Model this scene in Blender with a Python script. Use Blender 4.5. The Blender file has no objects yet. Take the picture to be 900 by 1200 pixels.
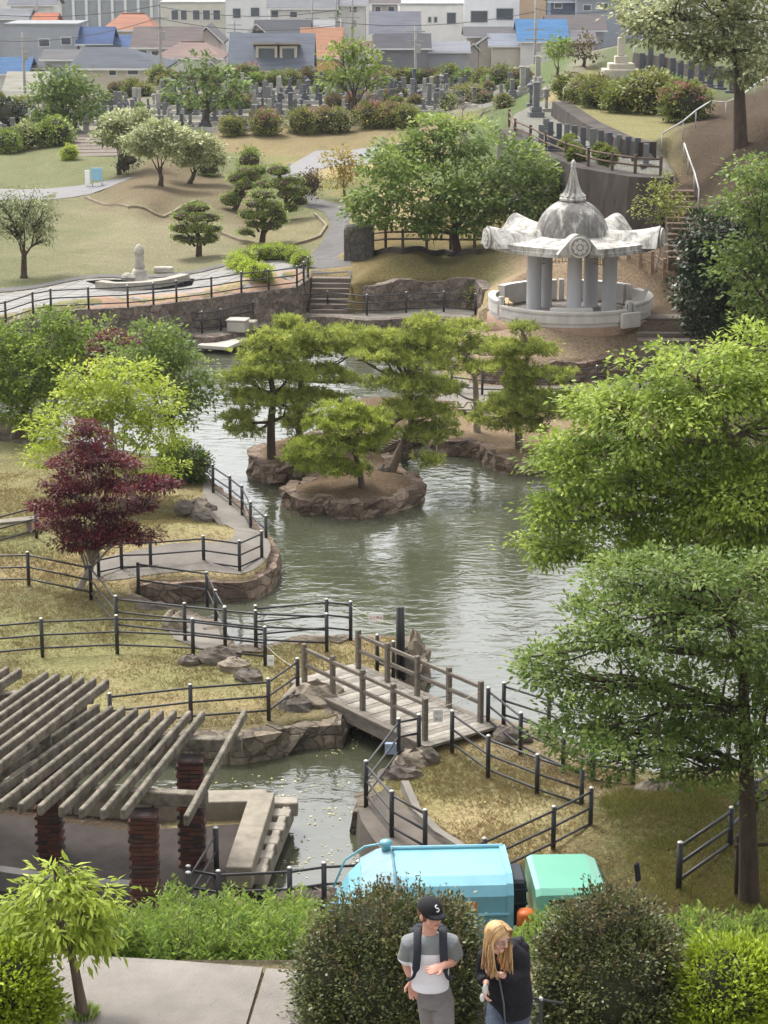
import bpy, bmesh, math, random
import numpy as np
from mathutils import Vector, Matrix

random.seed(7)
RNG = np.random.default_rng(11)
SC = bpy.context.scene
COL = SC.collection
R = math.radians

# ------------------------------------------------------------------ camera
CAM_H = 17.5
PITCH = R(15.3)
FPX = 2500.0            # focal length in photo pixels (photo 900 x 1200)
cam_d = bpy.data.cameras.new('camera')
cam = bpy.data.objects.new('camera', cam_d)
COL.objects.link(cam)
cam.location = (0, 0, CAM_H)
cam.rotation_euler = (math.pi / 2 - PITCH, 0, 0)
cam_d.sensor_fit = 'VERTICAL'
cam_d.sensor_height = 36
cam_d.lens = FPX / 1200 * 36
cam_d.clip_start = 0.5
cam_d.clip_end = 4000
SC.camera = cam
SC.render.resolution_x = 768
SC.render.resolution_y = 1024

# ------------------------------------------------------------------ world, sun, exposure
SUN_EL, SUN_AZ = R(58), R(-35)      # azimuth measured from +Y towards +X
world = bpy.data.worlds.new('World')
SC.world = world
world.use_nodes = True
nt = world.node_tree
nt.nodes.clear()
sky = nt.nodes.new('ShaderNodeTexSky')
sky.sky_type = 'NISHITA'
sky.sun_disc = False
sky.sun_elevation = SUN_EL
sky.sun_rotation = SUN_AZ
sky.air_density = 1.0
sky.dust_density = 4.0
hs = nt.nodes.new('ShaderNodeHueSaturation')
hs.inputs['Saturation'].default_value = 0.15
bg = nt.nodes.new('ShaderNodeBackground')
bg.inputs['Strength'].default_value = 0.15
wo = nt.nodes.new('ShaderNodeOutputWorld')
nt.links.new(sky.outputs[0], hs.inputs['Color'])
nt.links.new(hs.outputs[0], bg.inputs['Color'])
nt.links.new(bg.outputs[0], wo.inputs['Surface'])
sun_d = bpy.data.lights.new('sun', 'SUN')
sun_d.energy = 1.15
sun_d.angle = R(12)
sun_d.color = (1.0, 0.96, 0.90)
sun = bpy.data.objects.new('sun', sun_d)
COL.objects.link(sun)
sd = Vector((math.sin(SUN_AZ) * math.cos(SUN_EL), math.cos(SUN_AZ) * math.cos(SUN_EL), math.sin(SUN_EL)))
sun.rotation_euler = sd.to_track_quat('Z', 'Y').to_euler()
SC.view_settings.view_transform = 'Standard'
SC.view_settings.look = 'None'
SC.view_settings.exposure = 1.22
SC.view_settings.gamma = 1.0
SC.view_settings.use_curve_mapping = False
SC.render.engine = 'CYCLES'
SC.cycles.max_bounces = 6
SC.cycles.transparent_max_bounces = 6

# ------------------------------------------------------------------ projection helpers
SP, CP = math.sin(PITCH), math.cos(PITCH)
def ray(px, py):
    u = (px - 450) / FPX; v = (600 - py) / FPX
    return Vector((u, CP + v * SP, -SP + v * CP))
def P(px, py, z=0.0):
    d = ray(px, py); t = (CAM_H - z) / -d.z
    return Vector((d.x * t, d.y * t, z))
def at(px, py, Y):
    d = ray(px, py); t = Y / d.y
    return Vector((d.x * t, Y, CAM_H + d.z * t))
def scale_at(p):           # px per metre at world point
    return FPX / (p[1] * CP + (CAM_H - p[2]) * SP)
def proj(p):
    zc = p[1] * CP + (CAM_H - p[2]) * SP
    yc = p[1] * SP - (CAM_H - p[2]) * CP
    return 450 + FPX * p[0] / zc, 600 - FPX * yc / zc

def srgb(r, g=None, b=None):
    if g is None: r, g, b = r
    f = lambda c: (c / 255 / 12.92) if c / 255 <= 0.04045 else ((c / 255 + 0.055) / 1.055) ** 2.4
    return (f(r), f(g), f(b))

# value noise on arrays
def vnoise(x, y, s, seed=0):
    g = np.random.default_rng(seed).random((64, 64))
    u = np.asarray(x) / s + 500.3; v = np.asarray(y) / s + 500.7
    iu = np.floor(u).astype(int); iv = np.floor(v).astype(int)
    fu = u - iu; fv = v - iv
    fu = fu * fu * (3 - 2 * fu); fv = fv * fv * (3 - 2 * fv)
    a = g[iu % 64, iv % 64]; b = g[(iu + 1) % 64, iv % 64]
    c = g[iu % 64, (iv + 1) % 64]; d = g[(iu + 1) % 64, (iv + 1) % 64]
    return (a * (1 - fu) + b * fu) * (1 - fv) + (c * (1 - fu) + d * fu) * fv
def fbm(x, y, s, seed=0, o=4):
    r = 0; w = 0; a = 1
    for i in range(o):
        r = r + a * vnoise(x, y, s / 2 ** i, seed + i); w += a; a *= .55
    return r / w

# ------------------------------------------------------------------ polygons
def smooth_poly(pts, n=4, closed=True):
    pts = [Vector(p) for p in pts]; out = []
    N = len(pts); rng = range(N) if closed else range(N - 1)
    for i in rng:
        if closed:
            p0, p1, p2, p3 = pts[i - 1], pts[i], pts[(i + 1) % N], pts[(i + 2) % N]
        else:
            p0 = pts[max(i - 1, 0)]; p1 = pts[i]; p2 = pts[i + 1]; p3 = pts[min(i + 2, N - 1)]
        for k in range(n):
            t = k / n
            out.append(0.5 * ((2 * p1) + (p2 - p0) * t + (2 * p0 - 5 * p1 + 4 * p2 - p3) * t * t + (3 * p1 - p0 - 3 * p2 + p3) * t ** 3))
    if not closed: out.append(pts[-1])
    return out
def pxpoly(l, z=0.0, n=3, closed=True):
    return smooth_poly([P(a, b, z) for a, b in l], n, closed)
def inside(x, y, poly):
    x = np.asarray(x, float); y = np.asarray(y, float)
    r = np.zeros(x.shape, bool); N = len(poly)
    for i in range(N):
        x1, y1 = poly[i][0], poly[i][1]; x2, y2 = poly[i - 1][0], poly[i - 1][1]
        if y1 == y2: continue
        c = ((y1 > y) != (y2 > y)) & (x < (x2 - x1) * (y - y1) / (y2 - y1) + x1)
        r ^= c
    return r
def dist_poly(x, y, poly, closed=True):
    x = np.asarray(x, float); y = np.asarray(y, float)
    d = np.full(x.shape, 1e9); N = len(poly)
    for i in range(0 if closed else 1, N):
        ax, ay = poly[i - 1][0], poly[i - 1][1]; bx, by = poly[i][0], poly[i][1]
        dx, dy = bx - ax, by - ay; L = dx * dx + dy * dy + 1e-12
        t = np.clip(((x - ax) * dx + (y - ay) * dy) / L, 0, 1)
        d = np.minimum(d, np.hypot(x - ax - t * dx, y - ay - t * dy))
    return d
def sstep(a, b, x):
    t = np.clip((x - a) / (b - a), 0, 1); return t * t * (3 - 2 * t)

# ------------------------------------------------------------------ mesh builder
ORIGIN = {}
def tag(o, label=None, cat=None, group=None, kind=None):
    if label: o['label'] = label
    if cat: o['category'] = cat
    if group: o['group'] = group
    if kind: o['kind'] = kind
    elif label and cat: o['kind'] = 'thing'
    return o
def thing(name, label, cat, loc, group=None):
    o = bpy.data.objects.new(name, None); COL.objects.link(o)
    o.empty_display_size = 0.3
    o.location = loc; ORIGIN[o.name] = Vector(loc)
    return tag(o, label, cat, group)
class MB:
    def __init__(s): s.v = []; s.f = []; s.m = []; s.sm = []
    def add(s, vs, fs, mi=0, smooth=False):
        b = len(s.v); s.v.extend([tuple(v) for v in vs])
        for f in fs:
            s.f.append(tuple(b + i for i in f)); s.m.append(mi); s.sm.append(smooth)
        return s
    def box(s, c, size, rz=0.0, mi=0, rx=0.0, ry=0.0, bev=0.0):
        hx, hy, hz = size[0] / 2, size[1] / 2, size[2] / 2
        M = Matrix.Rotation(rz, 3, 'Z') @ Matrix.Rotation(ry, 3, 'Y') @ Matrix.Rotation(rx, 3, 'X')
        c = Vector(c)
        if bev <= 0:
            vs = [c + M @ Vector((x, y, z)) for z in (-hz, hz) for x, y in ((-hx, -hy), (hx, -hy), (hx, hy), (-hx, hy))]
            fs = [(3, 2, 1, 0), (4, 5, 6, 7), (0, 1, 5, 4), (1, 2, 6, 5), (2, 3, 7, 6), (3, 0, 4, 7)]
            return s.add(vs, fs, mi)
        b = min(bev, hx * .9, hy * .9, hz * .9); vs = []
        for z, i in ((-hz, b), (-hz + b, 0), (hz - b, 0), (hz, b)):
            for x, y in ((-hx + b + i * 0, -hy + i), (hx - b, -hy + i), (hx - i, -hy + b), (hx - i, hy - b), (hx - b, hy - i), (-hx + b, hy - i), (-hx + i, hy - b), (-hx + i, -hy + b)):
                vs.append(c + M @ Vector((x, y, z)))
        fs = [tuple(range(7, -1, -1)), tuple(range(24, 32))]
        for k in range(3):
            for j in range(8):
                fs.append((k * 8 + j, k * 8 + (j + 1) % 8, k * 8 + 8 + (j + 1) % 8, k * 8 + 8 + j))
        return s.add(vs, fs, mi)
    def tube(s, pts, r, n=8, mi=0, caps=True, smooth=True):
        pts = [Vector(p) for p in pts]
        rs = r if isinstance(r, (list, tuple)) else [r] * len(pts)
        vs = []; fs = []; up = None
        for i, p in enumerate(pts):
            d = (pts[min(i + 1, len(pts) - 1)] - pts[max(i - 1, 0)]).normalized()
            if up is None:
                up = Vector((0, 0, 1)) if abs(d.z) < .9 else Vector((1, 0, 0))
            a = d.cross(up)
            if a.length < 1e-4: a = d.cross(Vector((0, 1, 0)))
            a.normalize(); b = d.cross(a).normalized(); up = -b if False else up
            for k in range(n):
                t = 2 * math.pi * k / n
                vs.append(p + (a * math.cos(t) + b * math.sin(t)) * rs[i])
        for i in range(len(pts) - 1):
            for k in range(n):
                fs.append((i * n + k, i * n + (k + 1) % n, (i + 1) * n + (k + 1) % n, (i + 1) * n + k))
        if caps:
            fs.append(tuple(range(n - 1, -1, -1))); fs.append(tuple((len(pts) - 1) * n + k for k in range(n)))
        return s.add(vs, fs, mi, smooth)
    def lathe(s, c, prof, n=24, mi=0, smooth=True, sq=1.0):
        c = Vector(c); vs = []; fs = []
        for r, z in prof:
            for k in range(n):
                t = 2 * math.pi * k / n
                vs.append(c + Vector((r * math.cos(t), r * math.sin(t) * sq, z)))
        for i in range(len(prof) - 1):
            for k in range(n):
                fs.append((i * n + k, i * n + (k + 1) % n, (i + 1) * n + (k + 1) % n, (i + 1) * n + k))
        fs.append(tuple(range(n - 1, -1, -1))); fs.append(tuple((len(prof) - 1) * n + k for k in range(n)))
        return s.add(vs, fs, mi, smooth)
    def prism(s, poly, z0, z1, mi=0):
        n = len(poly); vs = [(p[0], p[1], z0) for p in poly] + [(p[0], p[1], z1) for p in poly]
        fs = [tuple(range(n - 1, -1, -1)), tuple(range(n, 2 * n))] + [(i, (i + 1) % n, n + (i + 1) % n, n + i) for i in range(n)]
        return s.add(vs, fs, mi)
    def slab(s, profile_yz, x0, x1, mi=0):
        """extrude a (y,z) outline along x"""
        n = len(profile_yz); vs = [(x0, y, z) for y, z in profile_yz] + [(x1, y, z) for y, z in profile_yz]
        fs = [tuple(range(n - 1, -1, -1)), tuple(range(n, 2 * n))] + [(i, (i + 1) % n, n + (i + 1) % n, n + i) for i in range(n)]
        return s.add(vs, fs, mi)
    def blob(s, c, r, mi=0, nu=10, nv=7, seed=0, rough=.15):
        rr = random.Random(seed); c = Vector(c); vs = []
        for j in range(nv + 1):
            ph = math.pi * j / nv
            for i in range(nu):
                th = 2 * math.pi * i / nu; k = 1 + rr.uniform(-rough, rough)
                vs.append(c + Vector((r[0] * k * math.sin(ph) * math.cos(th), r[1] * k * math.sin(ph) * math.sin(th), r[2] * k * math.cos(ph))))
        fs = [(j * nu + i, (j + 1) * nu + i, (j + 1) * nu + (i + 1) % nu, j * nu + (i + 1) % nu) for j in range(nv) for i in range(nu)]
        return s.add(vs, fs, mi, False)
    def build(s, name, mats, parent=None, merge=False, loc=None):
        me = bpy.data.meshes.new(name)
        off = ORIGIN.get(parent.name, Vector((0, 0, 0))) if parent is not None else (Vector(loc) if loc is not None else Vector((0, 0, 0)))
        me.from_pydata([(v[0] - off.x, v[1] - off.y, v[2] - off.z) for v in s.v], [], s.f)
        for m in (mats if isinstance(mats, (list, tuple)) else [mats]): me.materials.append(m)
        me.polygons.foreach_set('material_index', s.m)
        me.polygons.foreach_set('use_smooth', s.sm)
        bm = bmesh.new(); bm.from_mesh(me)
        if merge: bmesh.ops.remove_doubles(bm, verts=bm.verts, dist=1e-5)
        bmesh.ops.recalc_face_normals(bm, faces=bm.faces)
        bm.to_mesh(me); bm.free()
        o = bpy.data.objects.new(name, me); COL.objects.link(o)
        if parent is not None:
            o.parent = parent; ORIGIN[o.name] = off
        elif loc is not None: o.location = loc; ORIGIN[o.name] = off
        return o
def copy_tree(o, parent=None):
    c = o.copy(); COL.objects.link(c); c.parent = parent
    if parent is not None: c.matrix_parent_inverse = o.matrix_parent_inverse
    for ch in list(o.children): copy_tree(ch, c)
    return c

# ------------------------------------------------------------------ materials
MATS = {}
def mat(name, base, rough=.8, var=.25, ns=3.0, bump=.0, bs=30.0, metal=0, spec=.3, base2=None, detail=6, stretch=None, coat=0):
    if name in MATS: return MATS[name]
    m = bpy.data.materials.new(name); m.use_nodes = True; MATS[name] = m
    t = m.node_tree; b = t.nodes['Principled BSDF']; L = t.links.new
    tc = t.nodes.new('ShaderNodeTexCoord'); src = tc.outputs['Object']
    if stretch:
        mp = t.nodes.new('ShaderNodeMapping'); mp.inputs['Scale'].default_value = stretch
        L(src, mp.inputs[0]); src = mp.outputs[0]
    n = t.nodes.new('ShaderNodeTexNoise'); n.inputs['Scale'].default_value = ns; n.inputs['Detail'].default_value = detail
    n.inputs['Roughness'].default_value = .65
    L(src, n.inputs['Vector'])
    cr = t.nodes.new('ShaderNodeValToRGB')
    c1 = base if base2 is None else base; c2 = base2
    if c2 is None:
        c1 = tuple(c * (1 - var) for c in base); c2 = tuple(min(1, c * (1 + var)) for c in base)
    cr.color_ramp.elements[0].position = .34; cr.color_ramp.elements[0].color = (*c1, 1)
    cr.color_ramp.elements[1].position = .66; cr.color_ramp.elements[1].color = (*c2, 1)
    L(n.outputs['Fac'], cr.inputs[0])
    L(cr.outputs[0], b.inputs['Base Color'])
    b.inputs['Roughness'].default_value = rough
    b.inputs['Metallic'].default_value = metal
    b.inputs['Specular IOR Level'].default_value = spec
    if coat: b.inputs['Coat Weight'].default_value = coat
    if bump:
        n2 = t.nodes.new('ShaderNodeTexNoise'); n2.inputs['Scale'].default_value = bs; n2.inputs['Detail'].default_value = 5
        L(src, n2.inputs['Vector'])
        bp = t.nodes.new('ShaderNodeBump'); bp.inputs['Strength'].default_value = bump; bp.inputs['Distance'].default_value = .05
        L(n2.outputs['Fac'], bp.inputs['Height']); L(bp.outputs[0], b.inputs['Normal'])
    return m
def leafmat(name, cols, trans=.35, rough=.55):
    """cols: list of 3-4 linear colours, picked per face by attribute v"""
    if name in MATS: return MATS[name]
    m = bpy.data.materials.new(name); m.use_nodes = True; MATS[name] = m
    t = m.node_tree; t.nodes.clear(); L = t.links.new
    a = t.nodes.new('ShaderNodeAttribute'); a.attribute_name = 'v'
    cr = t.nodes.new('ShaderNodeValToRGB')
    e = cr.color_ramp.elements
    while len(e) < len(cols): e.new(.5)
    for i, c in enumerate(cols):
        e[i].position = i / (len(cols) - 1); 
    for i, c in enumerate(cols):
        l_ = .3 * c[0] + .6 * c[1] + .1 * c[2]; e[i].color = (min(.9, c[0] * 1.42), min(.9, c[1] * 1.32), min(.9, c[2] * 1.12), 1)
    L(a.outputs['Fac'], cr.inputs[0])
    p = t.nodes.new('ShaderNodeBsdfPrincipled'); p.inputs['Roughness'].default_value = rough
    p.inputs['Specular IOR Level'].default_value = .35
    tr = t.nodes.new('ShaderNodeBsdfTranslucent')
    mx = t.nodes.new('ShaderNodeMixShader'); mx.inputs[0].default_value = trans
    o = t.nodes.new('ShaderNodeOutputMaterial')
    L(cr.outputs[0], p.inputs['Base Color'])
    hv = t.nodes.new('ShaderNodeHueSaturation'); hv.inputs['Value'].default_value = 1.3
    L(cr.outputs[0], hv.inputs['Color']); L(hv.outputs[0], tr.inputs['Color'])
    L(p.outputs[0], mx.inputs[1]); L(tr.outputs[0], mx.inputs[2]); L(mx.outputs[0], o.inputs[0])
    return m
def stonemat(name, c1, c2, joint, vs=2.2, rough=.9, stretch=(1, 1, 1), jw=.06):
    """random-rubble masonry: voronoi stones with dark joints"""
    if name in MATS: return MATS[name]
    m = bpy.data.materials.new(name); m.use_nodes = True; MATS[name] = m
    t = m.node_tree; b = t.nodes['Principled BSDF']; L = t.links.new
    tc = t.nodes.new('ShaderNodeTexCoord'); mp = t.nodes.new('ShaderNodeMapping'); mp.inputs['Scale'].default_value = stretch
    L(tc.outputs['Object'], mp.inputs[0])
    nz = t.nodes.new('ShaderNodeTexNoise'); nz.inputs['Scale'].default_value = 1.6; nz.inputs['Detail'].default_value = 3
    L(mp.outputs[0], nz.inputs['Vector'])
    av = t.nodes.new('ShaderNodeMix'); av.data_type = 'VECTOR'; av.inputs[0].default_value = .30
    L(mp.outputs[0], av.inputs[4]); L(nz.outputs['Color'], av.inputs[5])
    v = t.nodes.new('ShaderNodeTexVoronoi'); v.inputs['Scale'].default_value = vs
    v2 = t.nodes.new('ShaderNodeTexVoronoi'); v2.feature = 'DISTANCE_TO_EDGE'; v2.inputs['Scale'].default_value = vs
    L(av.outputs[1], v.inputs['Vector']); L(av.outputs[1], v2.inputs['Vector'])
    sep = t.nodes.new('ShaderNodeSeparateColor'); L(v.outputs['Color'], sep.inputs[0])
    cr = t.nodes.new('ShaderNodeValToRGB'); cr.color_ramp.elements[0].color = (*c1, 1); cr.color_ramp.elements[1].color = (*c2, 1)
    L(sep.outputs[0], cr.inputs[0])
    n = t.nodes.new('ShaderNodeTexNoise'); n.inputs['Scale'].default_value = 7; n.inputs['Detail'].default_value = 6
    L(tc.outputs['Object'], n.inputs['Vector'])
    mul = t.nodes.new('ShaderNodeMix'); mul.data_type = 'RGBA'; mul.blend_type = 'MULTIPLY'; mul.inputs[0].default_value = .8
    r2 = t.nodes.new('ShaderNodeValToRGB'); r2.color_ramp.elements[0].position = .3; r2.color_ramp.elements[0].color = (.5, .5, .5, 1)
    r2.color_ramp.elements[1].position = .68; r2.color_ramp.elements[1].color = (1.25, 1.25, 1.25, 1)
    L(n.outputs['Fac'], r2.inputs[0]); L(cr.outputs[0], mul.inputs[6]); L(r2.outputs[0], mul.inputs[7])
    jr = t.nodes.new('ShaderNodeMapRange'); jr.inputs[1].default_value = 0; jr.inputs[2].default_value = jw
    L(v2.outputs['Distance'], jr.inputs[0])
    mx = t.nodes.new('ShaderNodeMix'); mx.data_type = 'RGBA'; mx.inputs[6].default_value = (*[j * .5 + (a_ + b_) * .25 for j, a_, b_ in zip(joint, c1, c2)], 1)
    L(jr.outputs[0], mx.inputs[0]); L(mul.outputs[2], mx.inputs[7])
    L(mx.outputs[2], b.inputs['Base Color']); b.inputs['Roughness'].default_value = rough; b.inputs['Specular IOR Level'].default_value = .2
    add = t.nodes.new('ShaderNodeMath'); add.operation = 'MULTIPLY_ADD'; add.inputs[1].default_value = .35
    L(n.outputs['Fac'], add.inputs[0]); L(jr.outputs[0], add.inputs[2])
    bp = t.nodes.new('ShaderNodeBump'); bp.inputs['Strength'].default_value = .7; bp.inputs['Distance'].default_value = .07
    L(add.outputs[0], bp.inputs['Height']); L(bp.outputs[0], b.inputs['Normal'])
    return m
# ================================================================== GROUND LAYOUT
WZ = -0.55                      # water level
pond_px = [(-120, 436), (0, 414), (100, 402), (204, 393), (240, 396), (262, 393), (300, 384), (345, 374), (384, 371), (430, 376), (476, 373),
           (520, 373), (548, 380), (545, 398), (528, 415), (515, 435), (512, 462), (508, 490), (512, 508), (528, 515), (548, 516), (566, 520), (586, 534),
           (612, 537), (650, 530), (720, 516), (820, 516), (930, 530), (1040, 575), (1090, 700), (1060, 850), (985, 905), (920, 908), (860, 906),
           (780, 908), (735, 904), (690, 887), (642, 862), (592, 848), (566, 844), (540, 856), (505, 872), (490, 890), (462, 900), (436, 918), (428, 948),
           (440, 975), (462, 1005), (480, 1035), (465, 1058), (420, 1064), (350, 1064), (300, 1062), (285, 1040), (300, 1005), (330, 950),
           (245, 946), (180, 946), (110, 936), (50, 915), (60, 880), (140, 866), (230, 864), (281, 866), (325, 856), (358, 846), (392, 846), (402, 828), (410, 805),
           (440, 794), (478, 788), (494, 768), (482, 748), (440, 745), (408, 750), (384, 746), (330, 752), (300, 760), (268, 756), (256, 736), (232, 722), (205, 712), (170, 704), (150, 694),
           (160, 684), (200, 682), (239, 680), (281, 681), (308, 672), (321, 655), (317, 636), (300, 620), (290, 602), (275, 588), (254, 573), (238, 558),
           (200, 540), (120, 526), (40, 516), (-120, 512)]
POND = pxpoly(pond_px, 0, 2)
isl_px = [(298, 532), (302, 543), (322, 549), (345, 548), (364, 552), (360, 562), (341, 566), (338, 575), (354, 583), (384, 583), (400, 588), (432, 587), (466, 578), (489, 571),
          (487, 560), (468, 548), (452, 530), (440, 516), (410, 506), (370, 508), (330, 514), (303, 522)]
ISL = pxpoly(isl_px, -.02, 3)
isl2_px = [(392, 482), (410, 470), (440, 464), (475, 467), (497, 478), (500, 494), (480, 506), (440, 510), (405, 503)]
ISL2 = pxpoly(isl2_px, -.02, 3)
# upper level behind the promenade walls
up_px = [(-300, 412), (-60, 391), (7, 381), (39, 370), (60, 366), (104, 364), (150, 362), (180, 359), (207, 356), (248, 351), (283, 345), (315, 342), (348, 338),
         (361, 330), (367, 326), (409, 327), (411, 335), (466, 331), (527, 328), (560, 331), (572, 345), (560, 362), (548, 385), (552, 412), (570, 424), (600, 428), (650, 426),
         (700, 422), (760, 418), (860, 420), (1000, 440), (1200, 480)]
UPL = [P(a, b, .8 if (a > 565 and b > 340) else 1.3) for a, b in up_px]
UP = UPL + [Vector((900, UPL[-1].y, 1.3)), Vector((900, 3000, 1.3)), Vector((-900, 3000, 1.3)), Vector((-900, UPL[0].y, 1.3))]
PAV = P(668, 368, 1.8)          # pavilion centre
PAV.z = 1.8
T1_px = [(596, 152), (606, 162), (640, 178), (690, 198), (745, 207), (782, 209), (790, 196), (770, 178), (720, 160), (690, 145), (655, 118), (625, 120), (600, 135)]
T1 = [P(a, b, 6.4) for a, b in T1_px]
T2_px = [(655, 120), (690, 144), (730, 163), (757, 168), (785, 160), (800, 130), (770, 100), (720, 85), (690, 80), (672, 95)]
T2 = [P(a, b, 7.2) for a, b in T2_px]
# soft control points (px,py,z) for the far ground
ctl = [(-200, 330, 1.3), (0, 330, 1.3), (200, 320, 1.3), (380, 300, 1.3), (100, 270, 1.4), (200, 260, 1.7), (300, 260, 1.6), (300, 285, 1.4), (170, 225, 2.6), (100, 240, 1.7), (240, 220, 2.2), (300, 220, 1.9), (400, 240, 1.8),
       (50, 220, 1.9), (0, 190, 2.2), (200, 180, 3.0), (90, 180, 2.6), (410, 190, 2.6), (300, 185, 2.6), (480, 180, 2.8), (300, 140, 3.4), (100, 140, 2.4), (500, 140, 3.6), (300, 100, 4.0), (500, 95, 4.0),
       (100, 100, 1.6), (0, 130, 1.8), (-200, 180, 2.2), (-200, 100, 1.2), (200, 110, 3.0), (0, 60, 3.5), (300, 60, 3.5), (600, 60, 3.5), (300, 20, 3), (600, 20, 3), (0, 10, 3), (900, 10, 5), (-300, 20, 3),
       (420, 300, 1.5), (430, 275, 2.3), (480, 292, 2.3), (560, 290, 2.3), (520, 310, 1.7), (640, 330, 1.9), (720, 330, 2.3), (620, 300, 2.6), (660, 280, 3.2), (720, 300, 3.2), (770, 300, 3.2), (785, 320, 2.6),
       (560, 230, 3.2), (560, 180, 3.8), (590, 140, 5.0), (600, 110, 4.8), (640, 90, 6.4), (560, 120, 4.0), (760, 350, 1.9), (775, 375, 1.7), (790, 400, 1.5), (850, 350, 3.2), (900, 360, 3.6), (1000, 340, 4.5),
       (750, 290, 3.5), (800, 292, 4.0), (806, 237, 5.5), (800, 215, 6.1), (830, 235, 5.9), (900, 220, 7.0), (870, 180, 7.4), (830, 150, 7.6), (900, 130, 8.7), (1000, 150, 9.2), (860, 105, 8.1), (800, 100, 7.9), (740, 100, 7.7), (760, 80, 8.6), (820, 80, 8.8), (727, 86, 8.1), (700, 75, 7.8), (680, 80, 7.4), (880, 60, 9.6), (1000, 60, 11), (760, 50, 9.0), (1200, 100, 13), (1200, 300, 7)]
CW = [P(a, b, z) for a, b, z in ctl]
def _uv(x, y):
    zc = y * CP + 16.0 * SP; yc = y * SP - 16.0 * CP
    return 450 + FPX * x / zc, (600 - FPX * yc / zc) * 2.2
CU = [(*_uv(p.x, p.y), p.z) for p in CW]
def soft(x, y):
    u, v = _uv(x, y); s = 0; w = 0
    for a, b, z in CU:
        d2 = (u - a) ** 2 + (v - b) ** 2 + 120
        k = d2 ** -1.7; s = s + k * z; w = w + k
    return s / w
BUMPS = [(P(205, 632, .4), 3.6, 2.4, .75), (P(40, 590, .3), 5, 6, .45), (P(490, 880, .1), 2.0, 2.5, .0), (P(800, 960, 0), 4, 3, .35)]
def hfun(x, y):
    x = np.asarray(x, float); y = np.asarray(y, float)
    z = np.zeros(np.broadcast(x, y).shape)
    for c, rx, ry, h in BUMPS:
        z = z + h * np.exp(-(((x - c.x) / rx) ** 2 + ((y - c.y) / ry) ** 2) * 1.6)
    # terrace by the viewer and the slope below it
    z = z + np.interp(y, [17.35, 18.2, 31.0], [8.6, 8.15, 0.0])
    z = np.where(y < 17.3, 8.6, z)
    # upper ground
    far = y > 80
    s = soft(x, np.maximum(y, 78))
    dp = np.hypot(x - PAV.x, y - PAV.y)
    front = .9 + .9 * sstep(7.0, 4.3, dp)
    s = np.where(dp < 9.5, front * sstep(9.5, 6.5, dp) + s * (1 - sstep(9.5, 6.5, dp)), s)
    s = np.where(dp < 4.6, 1.8, s)
    dt1 = np.where(inside(x, y, T1), 0, dist_poly(x, y, T1)); k = np.clip(1 - dt1 / .35, 0, 1); s = s * (1 - k) + 6.4 * k
    dt2 = np.where(inside(x, y, T2), 0, dist_poly(x, y, T2)); k = np.clip(1 - dt2 / .35, 0, 1); s = s * (1 - k) + (7.2) * k
    du = dist_poly(x, y, UP); e = np.where((y < 92) & (x > 3), .75, 1.3)
    s = np.minimum(s, e + .5 * du)
    s = s - 6.0 * sstep(210, 236, y)
    z = np.where(inside(x, y, UP) & far, s, z)
    # pond
    d = dist_poly(x, y, POND); wat = inside(x, y, POND)
    isl = inside(x, y, ISL); isl2 = inside(x, y, ISL2)
    zi = -.06 + .22 * np.minimum(1, dist_poly(x, y, ISL) / 1.2)
    zi2 = -.06 + .25 * np.minimum(1, dist_poly(x, y, ISL2) / 1.2)
    z = np.where(wat, -1.6, z)
    z = np.where(isl, zi, z); z = np.where(isl2, zi2, z)
    return z
def G(px, py):
    d = ray(px, py)
    ts = np.concatenate([np.arange(14, 130, .12), np.arange(130, 700, 1.0)]) / d.y
    zz = CAM_H + d.z * ts
    h = np.maximum(hfun(d.x * ts, d.y * ts), WZ)
    i = int(np.argmax(zz < h))
    if not (zz < h).any(): i = len(ts) - 1
    t = ts[i]; return Vector((d.x * t, d.y * t, float(h[i])))
def hz(x, y): return float(hfun(np.array([x]), np.array([y]))[0])

def grow(a, b, step, g):
    out = []; v = a
    while v < b:
        v += step; step *= g; out.append(v)
    return out
ys = list(np.arange(6, 17, .5)) + [17.0, 17.3, 17.35] + list(np.arange(17.7, 34, .4)) + list(np.arange(34, 112, .24)) + grow(112, 1800, .4, 1.03)
xp = grow(26, 1100, .4, 1.1)
xs = [-v for v in reversed(xp)] + list(np.arange(-26, 26.01, .26)) + xp
XX, YY = np.meshgrid(np.array(xs), np.array(ys))
ZZ = hfun(XX, YY)
# ---- surface colours (what grows or lies there)
def zone(polypx, z, n=3): return [Vector(p) for p in pxpoly(polypx, z, n)]
GREEN = np.array(srgb(136, 146, 76)); TAN = np.array(srgb(196, 172, 116)); DRY = np.array(srgb(176, 152, 98)); SOIL = np.array(srgb(140, 116, 88)); DARK = np.array(srgb(100, 84, 66))
BRIGHT = np.array(srgb(112, 130, 72)); GREY = np.array(srgb(128, 124, 118)); MOSS = np.array(srgb(112, 108, 66))
n1 = fbm(XX, YY, 6, 3); n2 = fbm(XX, YY, 2.2, 9); n3 = fbm(XX, YY, .8, 21)
def mixc(a, b, k): return a * (1 - k[..., None]) + b * k[..., None]
C = mixc(np.broadcast_to(DRY, XX.shape + (3,)), TAN, sstep(.35, .65, n2))
C = mixc(C, GREEN, sstep(.42, .66, n1) * .65)
C = mixc(C, MOSS, sstep(.5, .68, fbm(XX, YY, 3.0, 55)) * .6)
def paint(poly, col, soft_w=.6, amt=1.0, nz=None, edge=.5):
    global C
    d = dist_poly(XX, YY, poly); ins = inside(XX, YY, poly)
    sd_ = np.where(ins, d, -d) + (n2 - .5) * edge * 2
    k = sstep(-soft_w, soft_w, sd_) * amt
    if nz is not None: k = k * nz
    C = mixc(C, np.asarray(col), k)
far = YY > 100
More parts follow.
